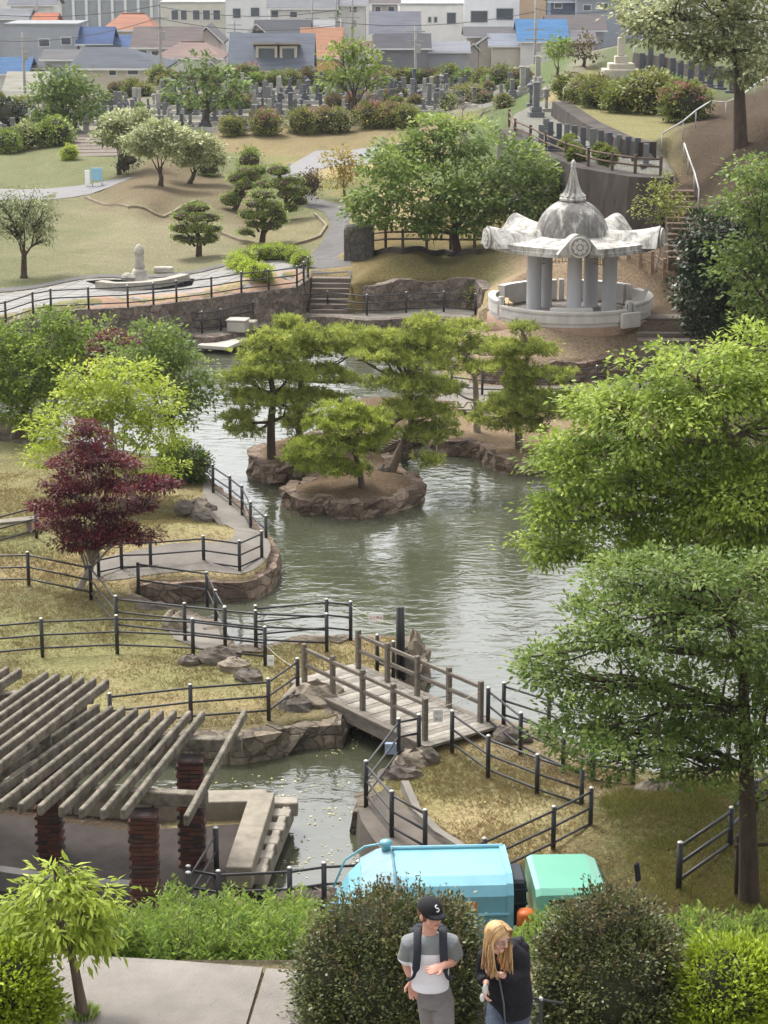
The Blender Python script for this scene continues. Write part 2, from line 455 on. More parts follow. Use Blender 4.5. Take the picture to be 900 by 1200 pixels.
paint(zone([(-200, 345), (0, 335), (200, 318), (360, 300), (400, 250), (350, 220), (240, 190), (0, 186), (-200, 186)], 1.5), srgb(128, 132, 84), 1, 1, edge=2)
paint(zone([(60, 300), (150, 318), (330, 300), (330, 262), (230, 258), (150, 232), (70, 240)], 1.5), srgb(158, 149, 110), 5, .95, edge=5)
paint(zone([(110, 232), (190, 256), (230, 238), (290, 262), (330, 262), (320, 240), (230, 200), (150, 208)], 1.9), srgb(142, 122, 92), 1.5, .9, edge=1.5)
paint(zone([(-200, 215), (90, 212), (200, 186), (160, 178), (-200, 186)], 2.3), srgb(138, 140, 90), 2, .9, edge=3)
paint(zone([(280, 283), (330, 288), (380, 272), (360, 256), (310, 266)], 1.6), srgb(156, 146, 100), 1, .9)
# cemetery, streets beyond
paint([Vector((-60, 158, 0)), Vector((45, 150, 0)), Vector((45, 250, 0)), Vector((-80, 250, 0))], srgb(150, 146, 122), 4, .9, edge=3)
paint([Vector((-600, 240, 0)), Vector((600, 240, 0)), Vector((900, 1800, 0)), Vector((-900, 1800, 0))], srgb(140, 138, 132), 5, 1)
paint(zone([(270, 152), (600, 152), (600, 160), (440, 176), (270, 172)], 3.0), srgb(160, 140, 92), 1.5, .9)
# mound with the trees by the pavilion
paint(zone([(412, 335), (560, 331), (570, 300), (640, 320), (640, 285), (560, 280), (430, 280), (412, 310)], 1.6), srgb(138, 116, 66), 1.2, .95, edge=1.2)
paint(zone([(440, 318), (560, 318), (570, 295), (430, 292)], 1.9), srgb(110, 108, 52), 1.5, .6, edge=2)
paint(zone([(545, 360), (552, 412), (600, 428), (760, 420), (800, 340), (770, 290), (620, 300), (590, 340)], 1.6), srgb(176, 148, 116), 1.2, .95, edge=1)
paint(zone([(760, 300), (800, 240), (900, 260), (1100, 260), (1100, 120), (900, 120), (830, 130), (775, 215), (740, 260)], 6), srgb(118, 98, 76), 1.5, 1, edge=1.5)
paint(zone([(780, 330), (1100, 330), (1100, 420), (780, 420)], 3), srgb(96, 84, 62), 1.5, 1, edge=1.5)
# right cemetery terraces
paint(zone([(500, 175), (560, 190), (610, 150), (655, 118), (672, 95), (690, 60), (640, 70), (590, 100), (540, 140)], 5), BRIGHT, 1.0, 1, edge=1.5)
paint([P(a, b, 7) for a, b in [(778, 215), (790, 180), (835, 142), (900, 118), (1100, 110), (1100, 290), (900, 290), (790, 290), (770, 250)]], srgb(124, 102, 80), .8, 1, edge=1.2)
paint([P(a, b, 7.5) for a, b in [(655, 118), (690, 144), (757, 168), (800, 165), (815, 140), (780, 105), (700, 95), (670, 98)]], srgb(134, 124, 84), .6, .9, edge=.8)
paint(T1, srgb(150, 148, 136), .3, 1, edge=.2)
paint(T2, srgb(156, 148, 88), .3, 1, edge=.2)
paint([P(a, b, 8.3) for a, b in [(700, 90), (800, 104), (860, 112), (900, 105), (900, 40), (700, 40)]], srgb(108, 120, 74), 1, .9)
paint([P(a, b, 7.0) for a, b in [(780, 222), (786, 185), (800, 160), (832, 146), (862, 138), (900, 122), (1100, 110), (1100, 300), (900, 300), (820, 300), (790, 300), (770, 260)]], srgb(100, 84, 66), .8, 1, edge=1.0)
# islands, peninsula: pine litter over brown soil
paint(ISL, srgb(128, 104, 78), .4, 1, edge=.3); paint(ISL2, srgb(128, 104, 78), .4, 1, edge=.3)
paint(zone([(500, 470), (508, 515), (586, 540), (700, 530), (760, 500), (700, 470), (600, 462)], 0), srgb(166, 138, 104), .6, 1, edge=.5)
# near ground
paint(zone([(620, 850), (700, 890), (760, 925), (700, 950), (640, 925), (590, 890), (560, 870)], 0), srgb(160, 138, 106), .6, .9, edge=.6)
paint(zone([(700, 960), (780, 920), (900, 920), (1000, 960), (1000, 1120), (760, 1120), (700, 1040)], 0), srgb(104, 106, 56), 1.0, .95, edge=1.2)
paint(zone([(740, 940), (830, 930), (800, 1010), (740, 1000)], 0), srgb(126, 132, 64), 1.2, .6, edge=1.2)
paint(zone([(740, 1050), (1000, 1040), (1000, 1200), (740, 1200)], 0), srgb(112, 94, 66), .8, .9, edge=1)
paint(zone([(440, 890), (520, 890), (520, 960), (470, 960)], 0), srgb(140, 136, 62), 1.0, .5, edge=.8)
paint(zone([(20, 690), (100, 695), (90, 750), (0, 745)], 0), srgb(126, 130, 80), 1.5, .6, edge=1.5)
paint(zone([(-60, 560), (120, 555), (90, 620), (-60, 640)], 0), srgb(140, 138, 80), 2, .7, edge=1)
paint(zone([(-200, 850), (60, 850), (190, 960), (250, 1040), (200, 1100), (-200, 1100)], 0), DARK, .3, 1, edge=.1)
slope = (YY > 17.2) & (YY < 34)
C[slope] = np.array(srgb(92, 84, 60)) * (0.8 + .4 * n3[slope][:, None])
C = C * (0.86 + 0.28 * n3[..., None])
_l = C @ np.array([.3, .6, .1]); C = (C * .78 + _l[..., None] * .22) * .74
def grid_mesh(name, X, Y, Z, Cc, m):
    h, w = X.shape
    me = bpy.data.meshes.new(name)
    co = np.stack([X, Y, Z], -1).reshape(-1, 3).astype(np.float32)
    idx = np.arange(h * w).reshape(h, w)
    q = np.stack([idx[:-1, :-1], idx[:-1, 1:], idx[1:, 1:], idx[1:, :-1]], -1).reshape(-1, 4).astype(np.int32)
    me.vertices.add(len(co)); me.vertices.foreach_set('co', co.ravel())
    me.loops.add(q.size); me.loops.foreach_set('vertex_index', q.ravel())
    me.polygons.add(len(q)); me.polygons.foreach_set('loop_start', np.arange(0, q.size, 4, dtype=np.int32))
    me.polygons.foreach_set('use_smooth', np.ones(len(q), bool))
    a = me.attributes.new('ground_colour', 'FLOAT_COLOR', 'POINT')
    a.data.foreach_set('color', np.concatenate([Cc.reshape(-1, 3), np.ones((h * w, 1))], 1).astype(np.float32).ravel())
    me.materials.append(m); me.update(); me.validate()
    o = bpy.data.objects.new(name, me); COL.objects.link(o); return o
def groundmat():
    m = bpy.data.materials.new('ground'); m.use_nodes = True
    t = m.node_tree; b = t.nodes['Principled BSDF']; L = t.links.new
    a = t.nodes.new('ShaderNodeAttribute'); a.attribute_name = 'ground_colour'
    tc = t.nodes.new('ShaderNodeTexCoord')
    n = t.nodes.new('ShaderNodeTexNoise'); n.inputs['Scale'].default_value = 9; n.inputs['Detail'].default_value = 8; n.inputs['Roughness'].default_value = .75
    L(tc.outputs['Object'], n.inputs['Vector'])
    r = t.nodes.new('ShaderNodeValToRGB'); r.color_ramp.elements[0].position = .3; r.color_ramp.elements[0].color = (.42, .42, .4, 1)
    r.color_ramp.elements[1].position = .7; r.color_ramp.elements[1].color = (1.3, 1.3, 1.3, 1)
    L(n.outputs['Fac'], r.inputs[0])
    # fallen leaves and clippings: small pale flecks
    v = t.nodes.new('ShaderNodeTexVoronoi'); v.inputs['Scale'].default_value = 5.5; v.inputs['Randomness'].default_value = 1
    L(tc.outputs['Object'], v.inputs['Vector'])
    fr = t.nodes.new('ShaderNodeMath'); fr.operation = 'LESS_THAN'; fr.inputs[1].default_value = .13
    L(v.outputs['Distance'], fr.inputs[0])
    sc = t.nodes.new('ShaderNodeSeparateColor'); L(v.outputs['Color'], sc.inputs[0])
    g = t.nodes.new('ShaderNodeMath'); g.operation = 'GREATER_THAN'; g.inputs[1].default_value = .62; L(sc.outputs[1], g.inputs[0])
    mm = t.nodes.new('ShaderNodeMath'); mm.operation = 'MULTIPLY'; L(fr.outputs[0], mm.inputs[0]); L(g.outputs[0], mm.inputs[1])
    m2 = t.nodes.new('ShaderNodeMath'); m2.operation = 'MULTIPLY'; m2.inputs[1].default_value = .35; L(mm.outputs[0], m2.inputs[0])
    mx = t.nodes.new('ShaderNodeMix'); mx.data_type = 'RGBA'; mx.blend_type = 'MULTIPLY'; mx.inputs[0].default_value = 1
    L(a.outputs['Color'], mx.inputs[6]); L(r.outputs[0], mx.inputs[7])
    mf = t.nodes.new('ShaderNodeMix'); mf.data_type = 'RGBA'; mf.inputs[7].default_value = (.62, .54, .36, 1)
    L(m2.outputs[0], mf.inputs[0]); L(mx.outputs[2], mf.inputs[6])
    L(mf.outputs[2], b.inputs['Base Color']); b.inputs['Roughness'].default_value = 1; b.inputs['Specular IOR Level'].default_value = .05
    n2_ = t.nodes.new('ShaderNodeTexNoise'); n2_.inputs['Scale'].default_value = 16; n2_.inputs['Detail'].default_value = 6
    L(tc.outputs['Object'], n2_.inputs['Vector'])
    bp = t.nodes.new('ShaderNodeBump'); bp.inputs['Strength'].default_value = .9; bp.inputs['Distance'].default_value = .07
    L(n2_.outputs['Fac'], bp.inputs['Height']); L(bp.outputs[0], b.inputs['Normal'])
    return m
gm = groundmat()
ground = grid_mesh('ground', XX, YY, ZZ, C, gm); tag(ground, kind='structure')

# ---- water
def watermat():
    m = bpy.data.materials.new('pond_water'); m.use_nodes = True
    t = m.node_tree; b = t.nodes['Principled BSDF']; L = t.links.new
    tc = t.nodes.new('ShaderNodeTexCoord')
    n0 = t.nodes.new('ShaderNodeTexNoise'); n0.inputs['Scale'].default_value = .12; n0.inputs['Detail'].default_value = 3
    L(tc.outputs['Object'], n0.inputs['Vector'])
    cr = t.nodes.new('ShaderNodeValToRGB'); cr.color_ramp.elements[0].position = .3; cr.color_ramp.elements[0].color = (*srgb(62, 64, 48), 1)
    cr.color_ramp.elements[1].position = .7; cr.color_ramp.elements[1].color = (*srgb(78, 80, 66), 1)
    L(n0.outputs['Fac'], cr.inputs[0]); L(cr.outputs[0], b.inputs['Base Color'])
    b.inputs['Roughness'].default_value = .07; b.inputs['IOR'].default_value = 1.6
    b.inputs['Specular IOR Level'].default_value = 1.0
    mp = t.nodes.new('ShaderNodeMapping'); mp.inputs['Scale'].default_value = (1.0, 1.7, 1); mp.inputs['Rotation'].default_value = (0, 0, R(18))
    L(tc.outputs['Object'], mp.inputs[0])
    n = t.nodes.new('ShaderNodeTexNoise'); n.inputs['Scale'].default_value = 1.5; n.inputs['Detail'].default_value = 3; n.inputs['Distortion'].default_value = .6
    L(mp.outputs[0], n.inputs['Vector'])
    w = t.nodes.new('ShaderNodeTexNoise'); w.inputs['Scale'].default_value = .22; L(tc.outputs['Object'], w.inputs['Vector'])
    wr = t.nodes.new('ShaderNodeMapRange'); wr.inputs[1].default_value = .38; wr.inputs[2].default_value = .62; wr.inputs[3].default_value = .35; wr.inputs[4].default_value = 1.0
    L(w.outputs['Fac'], wr.inputs[0])
    mu = t.nodes.new('ShaderNodeMath'); mu.operation = 'MULTIPLY'; L(n.outputs['Fac'], mu.inputs[0]); L(wr.outputs[0], mu.inputs[1])
    bp = t.nodes.new('ShaderNodeBump'); bp.inputs['Strength'].default_value = .55; bp.inputs['Distance'].default_value = .09
    L(mu.outputs[0], bp.inputs['Height']); L(bp.outputs[0], b.inputs['Normal'])
    return m
wp = [P(a, b, 0) for a, b in [(-260, 395), (-260, 530), (20, 1000), (250, 1085), (520, 1075), (1150, 960), (1250, 500), (600, 368), (420, 362)]]
wb = MB(); wb.add([(p.x, p.y, WZ) for p in wp], [tuple(range(len(wp)))])
water = wb.build('pond_water', watermat()); tag(water, kind='structure')

# ---- draped sheets (paths)
def drape(name, poly, m, dz=.02, cell=.8, kind='structure', zfix=None):
    bm = bmesh.new()
    vs = [bm.verts.new((p[0], p[1], 0)) for p in poly]
    bm.faces.new(vs)
    xs_ = [p[0] for p in poly]; ys_ = [p[1] for p in poly]
    if zfix is None:
        for ax, lo, hi in ((0, min(xs_), max(xs_)), (1, min(ys_), max(ys_))):
            k = lo + cell
            while k < hi:
                co = [0, 0, 0]; no = [0, 0, 0]; co[ax] = k; no[ax] = 1
                bmesh.ops.bisect_plane(bm, geom=bm.verts[:] + bm.edges[:] + bm.faces[:], plane_co=co, plane_no=no)
                k += cell
    X = np.array([v.co.x for v in bm.verts]); Y = np.array([v.co.y for v in bm.verts])
    Z = hfun(X, Y) if zfix is None else np.full(len(X), zfix)
    for v, z in zip(bm.verts, Z): v.co.z = float(z) + dz
    bmesh.ops.triangulate(bm, faces=bm.faces[:])
    bmesh.ops.recalc_face_normals(bm, faces=bm.faces)
    if sum(f.normal.z for f in bm.faces) < 0: bmesh.ops.reverse_faces(bm, faces=bm.faces[:])
    me = bpy.data.meshes.new(name); bm.to_mesh(me); bm.free(); me.materials.append(m)
    o = bpy.data.objects.new(name, me); COL.objects.link(o); tag(o, kind=kind)
    return o
asphalt = mat('asphalt', srgb(100, 97, 95), .95, .16, 1.2, .3, 60)
conc = mat('path_concrete', srgb(124, 118, 110), .9, .2, .9, .3, 25)
concd = mat('path_concrete_dark', srgb(98, 91, 83), .9, .22, 1.1, .3, 25)

def wallstrip(name, line, z0, z1, th, m, label, cat='wall', top=None, closed=False, side=1, jitter=.05, seed=1, inset=0.0, group=None):
    """thick irregular masonry strip following a plan line (list of Vectors)."""
    pts = [Vector((p[0], p[1], 0)) for p in line]
    if closed: pts = pts + [pts[0]]
    res = [pts[0]]
    for a, b in zip(pts, pts[1:]):
        n = max(1, int((b - a).length / .3))
        for k in range(1, n + 1): res.append(a.lerp(b, k / n))
    if closed: res = res[:-1]
    N = len(res); rr = random.Random(seed); mb = MB(); nv = 4
    rows = []
    for i, p in enumerate(res):
        a = res[i - 1] if (i > 0 or closed) else res[i]; b = res[(i + 1) % N] if (i < N - 1 or closed) else res[i]
        d = (b - a).normalized(); nrm = Vector((d.y, -d.x, 0)) * side
        zz0 = z0(p) if callable(z0) else z0; zz1 = z1(p) if callable(z1) else z1
        row = []
        for k in range(nv + 1):
            j = rr.uniform(-jitter, jitter)
            q = p + nrm * (inset + j + .10 * (1 - k / nv) * (zz1 - zz0)); row.append((q.x, q.y, zz0 + (zz1 - zz0) * k / nv + (rr.uniform(-jitter, jitter) * .5 if 0 < k else 0)))
        zt = row[-1][2]
        q = p - nrm * th; row.append((q.x, q.y, zt)); row.append((q.x, q.y, zz0))
        rows.append(row)
    K = nv + 3; vs = [v for r in rows for v in r]; fs = []
    for i in range(N if closed else N - 1):
        i2 = (i + 1) % N
        for k in range(K):
            fs.append((i * K + k, i2 * K + k, i2 * K + (k + 1) % K, i * K + (k + 1) % K))
    if not closed:
        fs.append(tuple(range(K))); fs.append(tuple((N - 1) * K + k for k in range(K - 1, -1, -1)))
    mb.add(vs, fs)
    o = mb.build(name, m); tag(o, label, cat, group); return o
st_isl = stonemat('island_rock', srgb(92, 76, 66), srgb(142, 124, 108), srgb(64, 56, 50), 2.8, stretch=(1, 1, 1.6))
st_wall = stonemat('rubble_wall', srgb(100, 90, 82), srgb(136, 123, 112), srgb(84, 76, 70), 3.8, stretch=(1, 1, 1.2), jw=.05)
st_bank = stonemat('bank_rock', srgb(96, 88, 78), srgb(130, 118, 102), srgb(72, 65, 58), 3.0, stretch=(1, 1, 1.4))
def orient(poly):   # +1 if ccw
    a = sum(poly[i - 1][0] * poly[i][1] - poly[i][0] * poly[i - 1][1] for i in range(len(poly)))
    return 1 if a > 0 else -1
wallstrip('rock_edging', ISL, -1.0, .0, .3, st_isl, 'rough brown rock edging round the pine island in the middle of the pond', 'rock edging', closed=True, side=orient(ISL), jitter=.15, seed=3, inset=.14)
wallstrip('rock_edging', ISL2, -1.0, -.03, .25, st_isl, 'rock edging of the small islet behind the pine island', 'rock edging', closed=True, side=orient(ISL2), jitter=.13, seed=4, inset=.14)
PO = orient(POND)
def seg(poly, a, b):  # sub-line of the pond outline nearest to world points a..b
    ia = min(range(len(poly)), key=lambda i: (poly[i] - a).length); ib = min(range(len(poly)), key=lambda i: (poly[i] - b).length)
    return poly[ia:ib + 1] if ia <= ib else poly[ia:] + poly[:ib + 1]
def bank(a, b, label, m=st_bank, z1=.0, seed=1, cat='rock edging', name='bank_wall', jitter=.07, th=.4):
    l = seg(POND, P(*a), P(*b)); 
    return wallstrip(name, l, -1.0, z1, th, m, label, cat, side=-PO, jitter=jitter, seed=seed, inset=.15)
bank((-120, 436), (520, 373), 'long stone bank wall under the far promenade walk', st_wall, .03, 5, 'stone wall', jitter=.03)
bank((520, 373), (512, 462), 'short stone bank wall on the left flank of the pavilion mound', st_wall, .0, 6, 'stone wall')
bank((512, 462), (820, 516), 'pale rock edging of the pine headland below the pavilion', st_isl, .0, 7, jitter=.09)
bank((820, 516), (985, 905), 'rock edging of the right hand shore behind the big tree', st_bank, .0, 8)
bank((985, 905), (566, 844), 'rock edging along the path to the right of the bridge', st_bank, .02, 9)
bank((566, 844), (428, 948), 'tumbled rocks under the right end of the bridge', st_bank, .0, 10, jitter=.14)
bank((428, 948), (465, 1058), 'concrete bank wall beside the walk behind the turquoise truck', concd, .02, 11, 'wall', jitter=.01)
bank((60, 880), (325, 856), 'low pale kerb wall between the pergola pool and the dry lawn', st_bank, .03, 12)
bank((325, 856), (410, 805), 'rock abutment under the left end of the bridge', st_bank, .0, 13, jitter=.16)
bank((410, 805), (408, 750), 'rough rocks at the grassy point left of the bridge', st_bank, .0, 14, jitter=.14)
bank((408, 750), (150, 694), 'rocky edge of the narrow inlet on its near side', st_bank, .0, 15, jitter=.12)
bank((160, 684), (238, 558), 'rounded rubble wall carrying the curved path on the left shore', st_isl, .0, 16, 'stone wall', jitter=.06)
bank((238, 558), (-120, 512), 'rock edging behind the left group of maples', st_bank, .0, 17)
# ================================================================== FENCES
black = mat('black_pipe', srgb(44, 42, 44), .45, .15, 6, spec=.5)
steel = mat('steel_cap', srgb(196, 192, 186), .4, .08, 6, metal=.3)
woodm = mat('weathered_wood', srgb(116, 108, 98), .9, .28, 5, .4, 30, stretch=(.6, .6, 4))
woodd = mat('dark_wood', srgb(92, 78, 66), .9, .25, 5, .3, 30)
sleeper = mat('weathered_planks', srgb(132, 124, 112), .9, .2, 4, .4, 40)
def on_ground(p): return Vector((p.x, p.y, hz(p.x, p.y)))
def fence(label, pts, h=1.0, rails=(.92, .58, .24), r=.05, rr=.026, m=black, cap=True, cat='fence', name='pipe_fence', ext=(None, None), group='black pipe fences round the pond', square=False):
    """pts: world points on the ground, one per post"""
    t = thing(name, label, cat, pts[0], group)
    for p in pts:
        mb = MB()
        if square: mb.box((p.x, p.y, p.z + h / 2 - .05), (r * 2, r * 2, h + .1), bev=.01)
        else: mb.tube([(p.x, p.y, p.z - .15), (p.x, p.y, p.z + h)], r, 10, 0)
        if cap and not square: mb.lathe((p.x, p.y, p.z + h), [(r * 1.0, 0), (r * 1.0, .012), (r * .6, .028), (0.004, .034)], 10, 1)
        mb.build('post', [m, steel], t)
    line = list(pts)
    if ext[0] is not None: line = [ext[0]] + line
    if ext[1] is not None: line = line + [ext[1]]
    sm = line
    for z in rails:
        MB().tube([q + Vector((0, 0, z)) for q in sm], rr, 6).build('rail', m, t)
    return t
F = lambda l, z=0.0: [P(a, b, z) for a, b in l]
Ff = lambda l: [G(a, b) for a, b in l]
fence('black pipe fence along the curved shore path, its straight run beside the dark round shrub', F([(250, 580), (270, 594), (284, 606), (294, 626), (312, 643)]), ext=(P(238, 568), None))
fence('black pipe fence round the front of the curved path above the inlet', F([(307, 662), (281, 674), (239, 668), (177, 673), (143, 674), (116, 680)]))
fence('long black pipe fence crossing the lawn behind the purple maple trunk', F([(-60, 691), (34, 688), (107, 704)]), ext=(P(-160, 690), None))
fence('short black pipe fence running down from the purple maple to the lawn corner', F([(107, 704), (137, 742), (217, 751), (264, 756), (300, 760), (383, 764)]))
fence('front black pipe fence arcing across the dry lawn above the pergola', F([(-50, 779), (50, 770), (137.6, 766), (226.5, 770), (311, 780)]), ext=(P(-150, 795), None))
fence('low black pipe fence over the mouth of the narrow inlet', F([(162.5, 694), (243, 706), (253, 728), (264, 748)]), h=.85, rails=(.8, .35))
fence('black pipe fence along the pond edge of the grassy point', F([(300, 754), (383, 746), (411, 749)]))
fence('sloping black pipe fence behind the pergola pool ending at the bridge', F([(130, 862), (224, 851), (315, 844), (349, 819)]))
fence('black pipe fence on the lawn side of the path right of the bridge', F([(529.6, 883.5), (571.7, 914), (629, 937), (681, 955)]))
fence('black pipe fence curving down the lawn behind the mint green truck cab', F([(691.5, 978), (648, 1001), (567, 1040)]), ext=(None, P(500, 1062)))
fence('black pipe fence between the path and the pond right of the bridge', F([(571.7, 855), (609.6, 886), (659.7, 910), (694, 926), (741, 934)]))
fence('outer black pipe fence on the water edge under the big tree', F([(590, 849), (642.6, 866), (695, 893), (731, 908), (779, 912), (852, 914), (930, 912)]))
fence('short steep black pipe fence beside the staked tree trunk', F([(795, 1045), (855, 1002), (884, 968), (935, 930)]), r=.06, rr=.035)
fence('crossed black pipe fence round the walk at the pool corner', F([(490.7, 888), (467, 893), (429, 945), (459, 982), (498, 1005)]))
fence('black pipe fence at the foot of the pool above the feathery shrubs', F([(222, 1074), (257, 1080), (340, 1076), (380, 1070), (420, 1068)], 0))
fence('leaning black pipe handrail at the court corner by the pool', F([(222, 1085), (254, 1030)]), r=.055, h=1.05)
fence('dark gate posts with narrow rails at the far left of the bridge', F([(442, 790), (461, 798)]), rails=(.85, .3))
fence('black pipe fence along the upper plaza edge above the stone wall', F([(-60, 391), (7, 380), (39, 369), (60, 365), (104, 363), (150, 361), (180, 358), (207, 355), (248, 350), (283, 344), (315, 341), (348, 337), (356, 332), (361, 326)], 1.4), r=.05, rr=.03, group='black pipe fences on the far bank')
fence('black pipe fence along the lower promenade walk left of the stairs', F([(-40, 414), (40, 405), (120, 398), (204, 388), (237, 391), (259, 388), (297, 379), (341, 369), (384, 366)]), r=.05, rr=.03, group='black pipe fences on the far bank')
fence('black pipe fence along the lower promenade walk right of the stairs', F([(384, 366), (430, 370), (476, 367), (520, 366), (557, 369)]), r=.05, rr=.03, group='black pipe fences on the far bank')
fence('black pipe fence on the path below the pavilion mound', F([(529, 459), (565, 463), (600, 464), (643, 464), (699, 458), (750, 455)]), r=.05, rr=.03, group='black pipe fences on the far bank')
fence('black pipe fence by the bench at the left edge', Ff([(-30, 652), (43, 631)]), group=None)

# tall dark twin gate posts
mb = MB()
p = P(467, 792)
for dx in (0, .12): mb.tube([(p.x + dx, p.y, -.1), (p.x + dx * .6, p.y, 1.75)], .06, 8)
o = mb.build('gate_post', black, loc=p); tag(o, 'tall pair of black posts standing together at the pond end of the bridge', 'gate post')

# ================================================================== PATHS
drape('path', pxpoly([(240, 566), (256, 578), (275, 594), (289, 608), (298, 626), (314, 644), (317, 656), (306, 668), (281, 677), (239, 675), (177, 679), (120, 684), (100, 676), (104, 668), (150, 664), (200, 660), (262, 656), (276, 645), (268, 628), (250, 606), (238, 588)], 0, 2), conc)
wallstrip('path_kerb', smooth_poly([P(a, b) for a, b in [(238, 592), (250, 608), (268, 630), (275, 645), (262, 655), (200, 659), (150, 663), (106, 667)]], 3, False), -.1, .22, .14, concd, 'low curved concrete kerb holding the dry mound beside the shore path', 'kerb', jitter=.01, side=-1)
drape('path', [P(a, b) for a, b in [(195, 716), (232, 724), (256, 738), (262, 756), (240, 762), (205, 750), (190, 730)]], conc)
drape('path', [P(a, b) for a, b in [(429, 948), (441, 972), (465, 1004), (490, 1040), (560, 1045), (520, 990), (478, 950), (455, 920)]], concd)
wallstrip('path_kerb', [P(a, b) for a, b in [(470, 925), (485, 960), (510, 985), (556, 1014)]], -.1, .2, .16, conc, 'low concrete kerb between the pool walk and the dry lawn', 'kerb', jitter=.01, side=1)
drape('path', [P(a, b) for a, b in [(-200, 423), (0, 408), (100, 400), (204, 391), (240, 394), (262, 391), (300, 382), (345, 372), (384, 369), (430, 374), (476, 371), (520, 371), (548, 375), (560, 364), (520, 357), (411, 361), (360, 361), (300, 366), (207, 376), (100, 386), (0, 397), (-200, 412)]], conc, zfix=0.0, dz=.02)
drape('path', [P(a, b) for a, b in [(512, 470), (560, 472), (640, 472), (760, 464), (860, 460), (860, 446), (760, 449), (650, 453), (560, 452), (530, 440)]], conc)
drape('road', [P(a, b) for a, b in [(-200, 1085), (200, 1090), (520, 1075), (760, 1075), (790, 1110), (500, 1150), (-200, 1150)]], asphalt)
# far paths on the upper ground
drape('plaza', [P(a, b, 1.4) for a, b in [(-200, 410), (-60, 390), (7, 379), (39, 368), (60, 364), (104, 362), (150, 360), (180, 357), (207, 354), (248, 349), (283, 343), (315, 340), (348, 336), (360, 327), (362, 316), (330, 312), (270, 316), (150, 328), (0, 342), (-200, 356)]],
      mat('plaza_tiles', srgb(138, 135, 130), .8, .1, 3, .1, 20), cell=.9)
def _tiles():
    m = MATS['plaza_tiles']; t = m.node_tree; b = t.nodes['Principled BSDF']; src = b.inputs['Base Color'].links[0].from_socket
    tc = t.nodes.new('ShaderNodeTexCoord'); mp = t.nodes.new('ShaderNodeMapping'); mp.inputs['Rotation'].default_value = (0, 0, .35); br = t.nodes.new('ShaderNodeTexBrick')
    br.inputs['Scale'].default_value = 1.0; br.inputs['Brick Width'].default_value = 1.1; br.inputs['Row Height'].default_value = .9; br.inputs['Mortar Size'].default_value = .05; br.offset = 0
    br.inputs['Color1'].default_value = (1, 1, 1, 1); br.inputs['Color2'].default_value = (.9, .9, .9, 1); br.inputs['Mortar'].default_value = (.45, .45, .45, 1)
    mx = t.nodes.new('ShaderNodeMix'); mx.data_type = 'RGBA'; mx.blend_type = 'MULTIPLY'; mx.inputs[0].default_value = 1
    t.links.new(tc.outputs['Object'], mp.inputs[0]); t.links.new(mp.outputs[0], br.inputs['Vector']); t.links.new(src, mx.inputs[6]); t.links.new(br.outputs['Color'], mx.inputs[7]); t.links.new(mx.outputs[2], b.inputs['Base Color'])
_tiles()
drape('path', [P(a, b, 1.4) for a, b in [(100, 361), (150, 359), (207, 353), (248, 348), (283, 342), (315, 339), (348, 335), (358, 328), (350, 322), (300, 333), (240, 342), (180, 349), (110, 355)]], mat('terracotta_paving', srgb(158, 128, 106), .85, .14, 3, .1, 20), dz=.032, cell=.9)
drape('path', [P(a, b, 1.4) for a, b in [(-200, 348), (0, 336), (90, 329), (160, 322), (270, 312), (330, 305), (360, 298), (375, 288), (388, 272), (380, 258), (352, 247), (362, 240), (400, 248), (412, 262), (402, 290), (412, 305), (411, 327), (366, 326), (362, 315), (330, 311), (270, 315), (150, 327), (0, 341), (-200, 356)]], asphalt, dz=.03, cell=.9)
drape('path', [P(a, b, 1.7) for a, b in [(340, 205), (372, 236), (400, 248), (385, 252), (350, 244), (320, 215)]], asphalt, cell=1)
drape('road', [P(a, b, 2.6) for a, b in [(330, 196), (370, 178), (445, 176), (460, 182), (440, 192), (380, 196), (345, 206)]], mat('pale_road', srgb(128, 126, 126), .9, .08, 2), cell=1.5)
drape('path', [P(a, b, 2.0) for a, b in [(-100, 226), (60, 219), (130, 214), (160, 216), (100, 224), (60, 231), (-100, 238)]], mat('pale_road', srgb(168, 166, 164)), cell=1.5)
drape('island_in_plaza', [P(a, b, 1.4) for a, b in [(100, 335), (150, 330), (200, 325), (228, 326), (225, 335), (180, 341), (130, 344)]], gm, dz=.045, cell=.9)
stonepale = mat('pale_stone', srgb(158, 152, 140), .8, .14, 4, .2, 20)
for lb, pl in (('low pale kerb running along the front of the tree mound', [(100, 233), (150, 245), (192, 256), (215, 243), (232, 237)]), ('low pale kerb below the clipped pines', [(215, 262), (262, 276), (300, 288)]), ('low pale kerb curving round the lawn by the asphalt loop', [(300, 288), (345, 288), (376, 278), (384, 266), (370, 252)])):
    wallstrip('lawn_kerb', [G(a, b) for a, b in pl], lambda p: hz(p.x, p.y) - .3, lambda p: hz(p.x, p.y) + .14, .14, mat('kerb_tan', srgb(132, 120, 100), .9, .15), lb, 'kerb', jitter=.01)

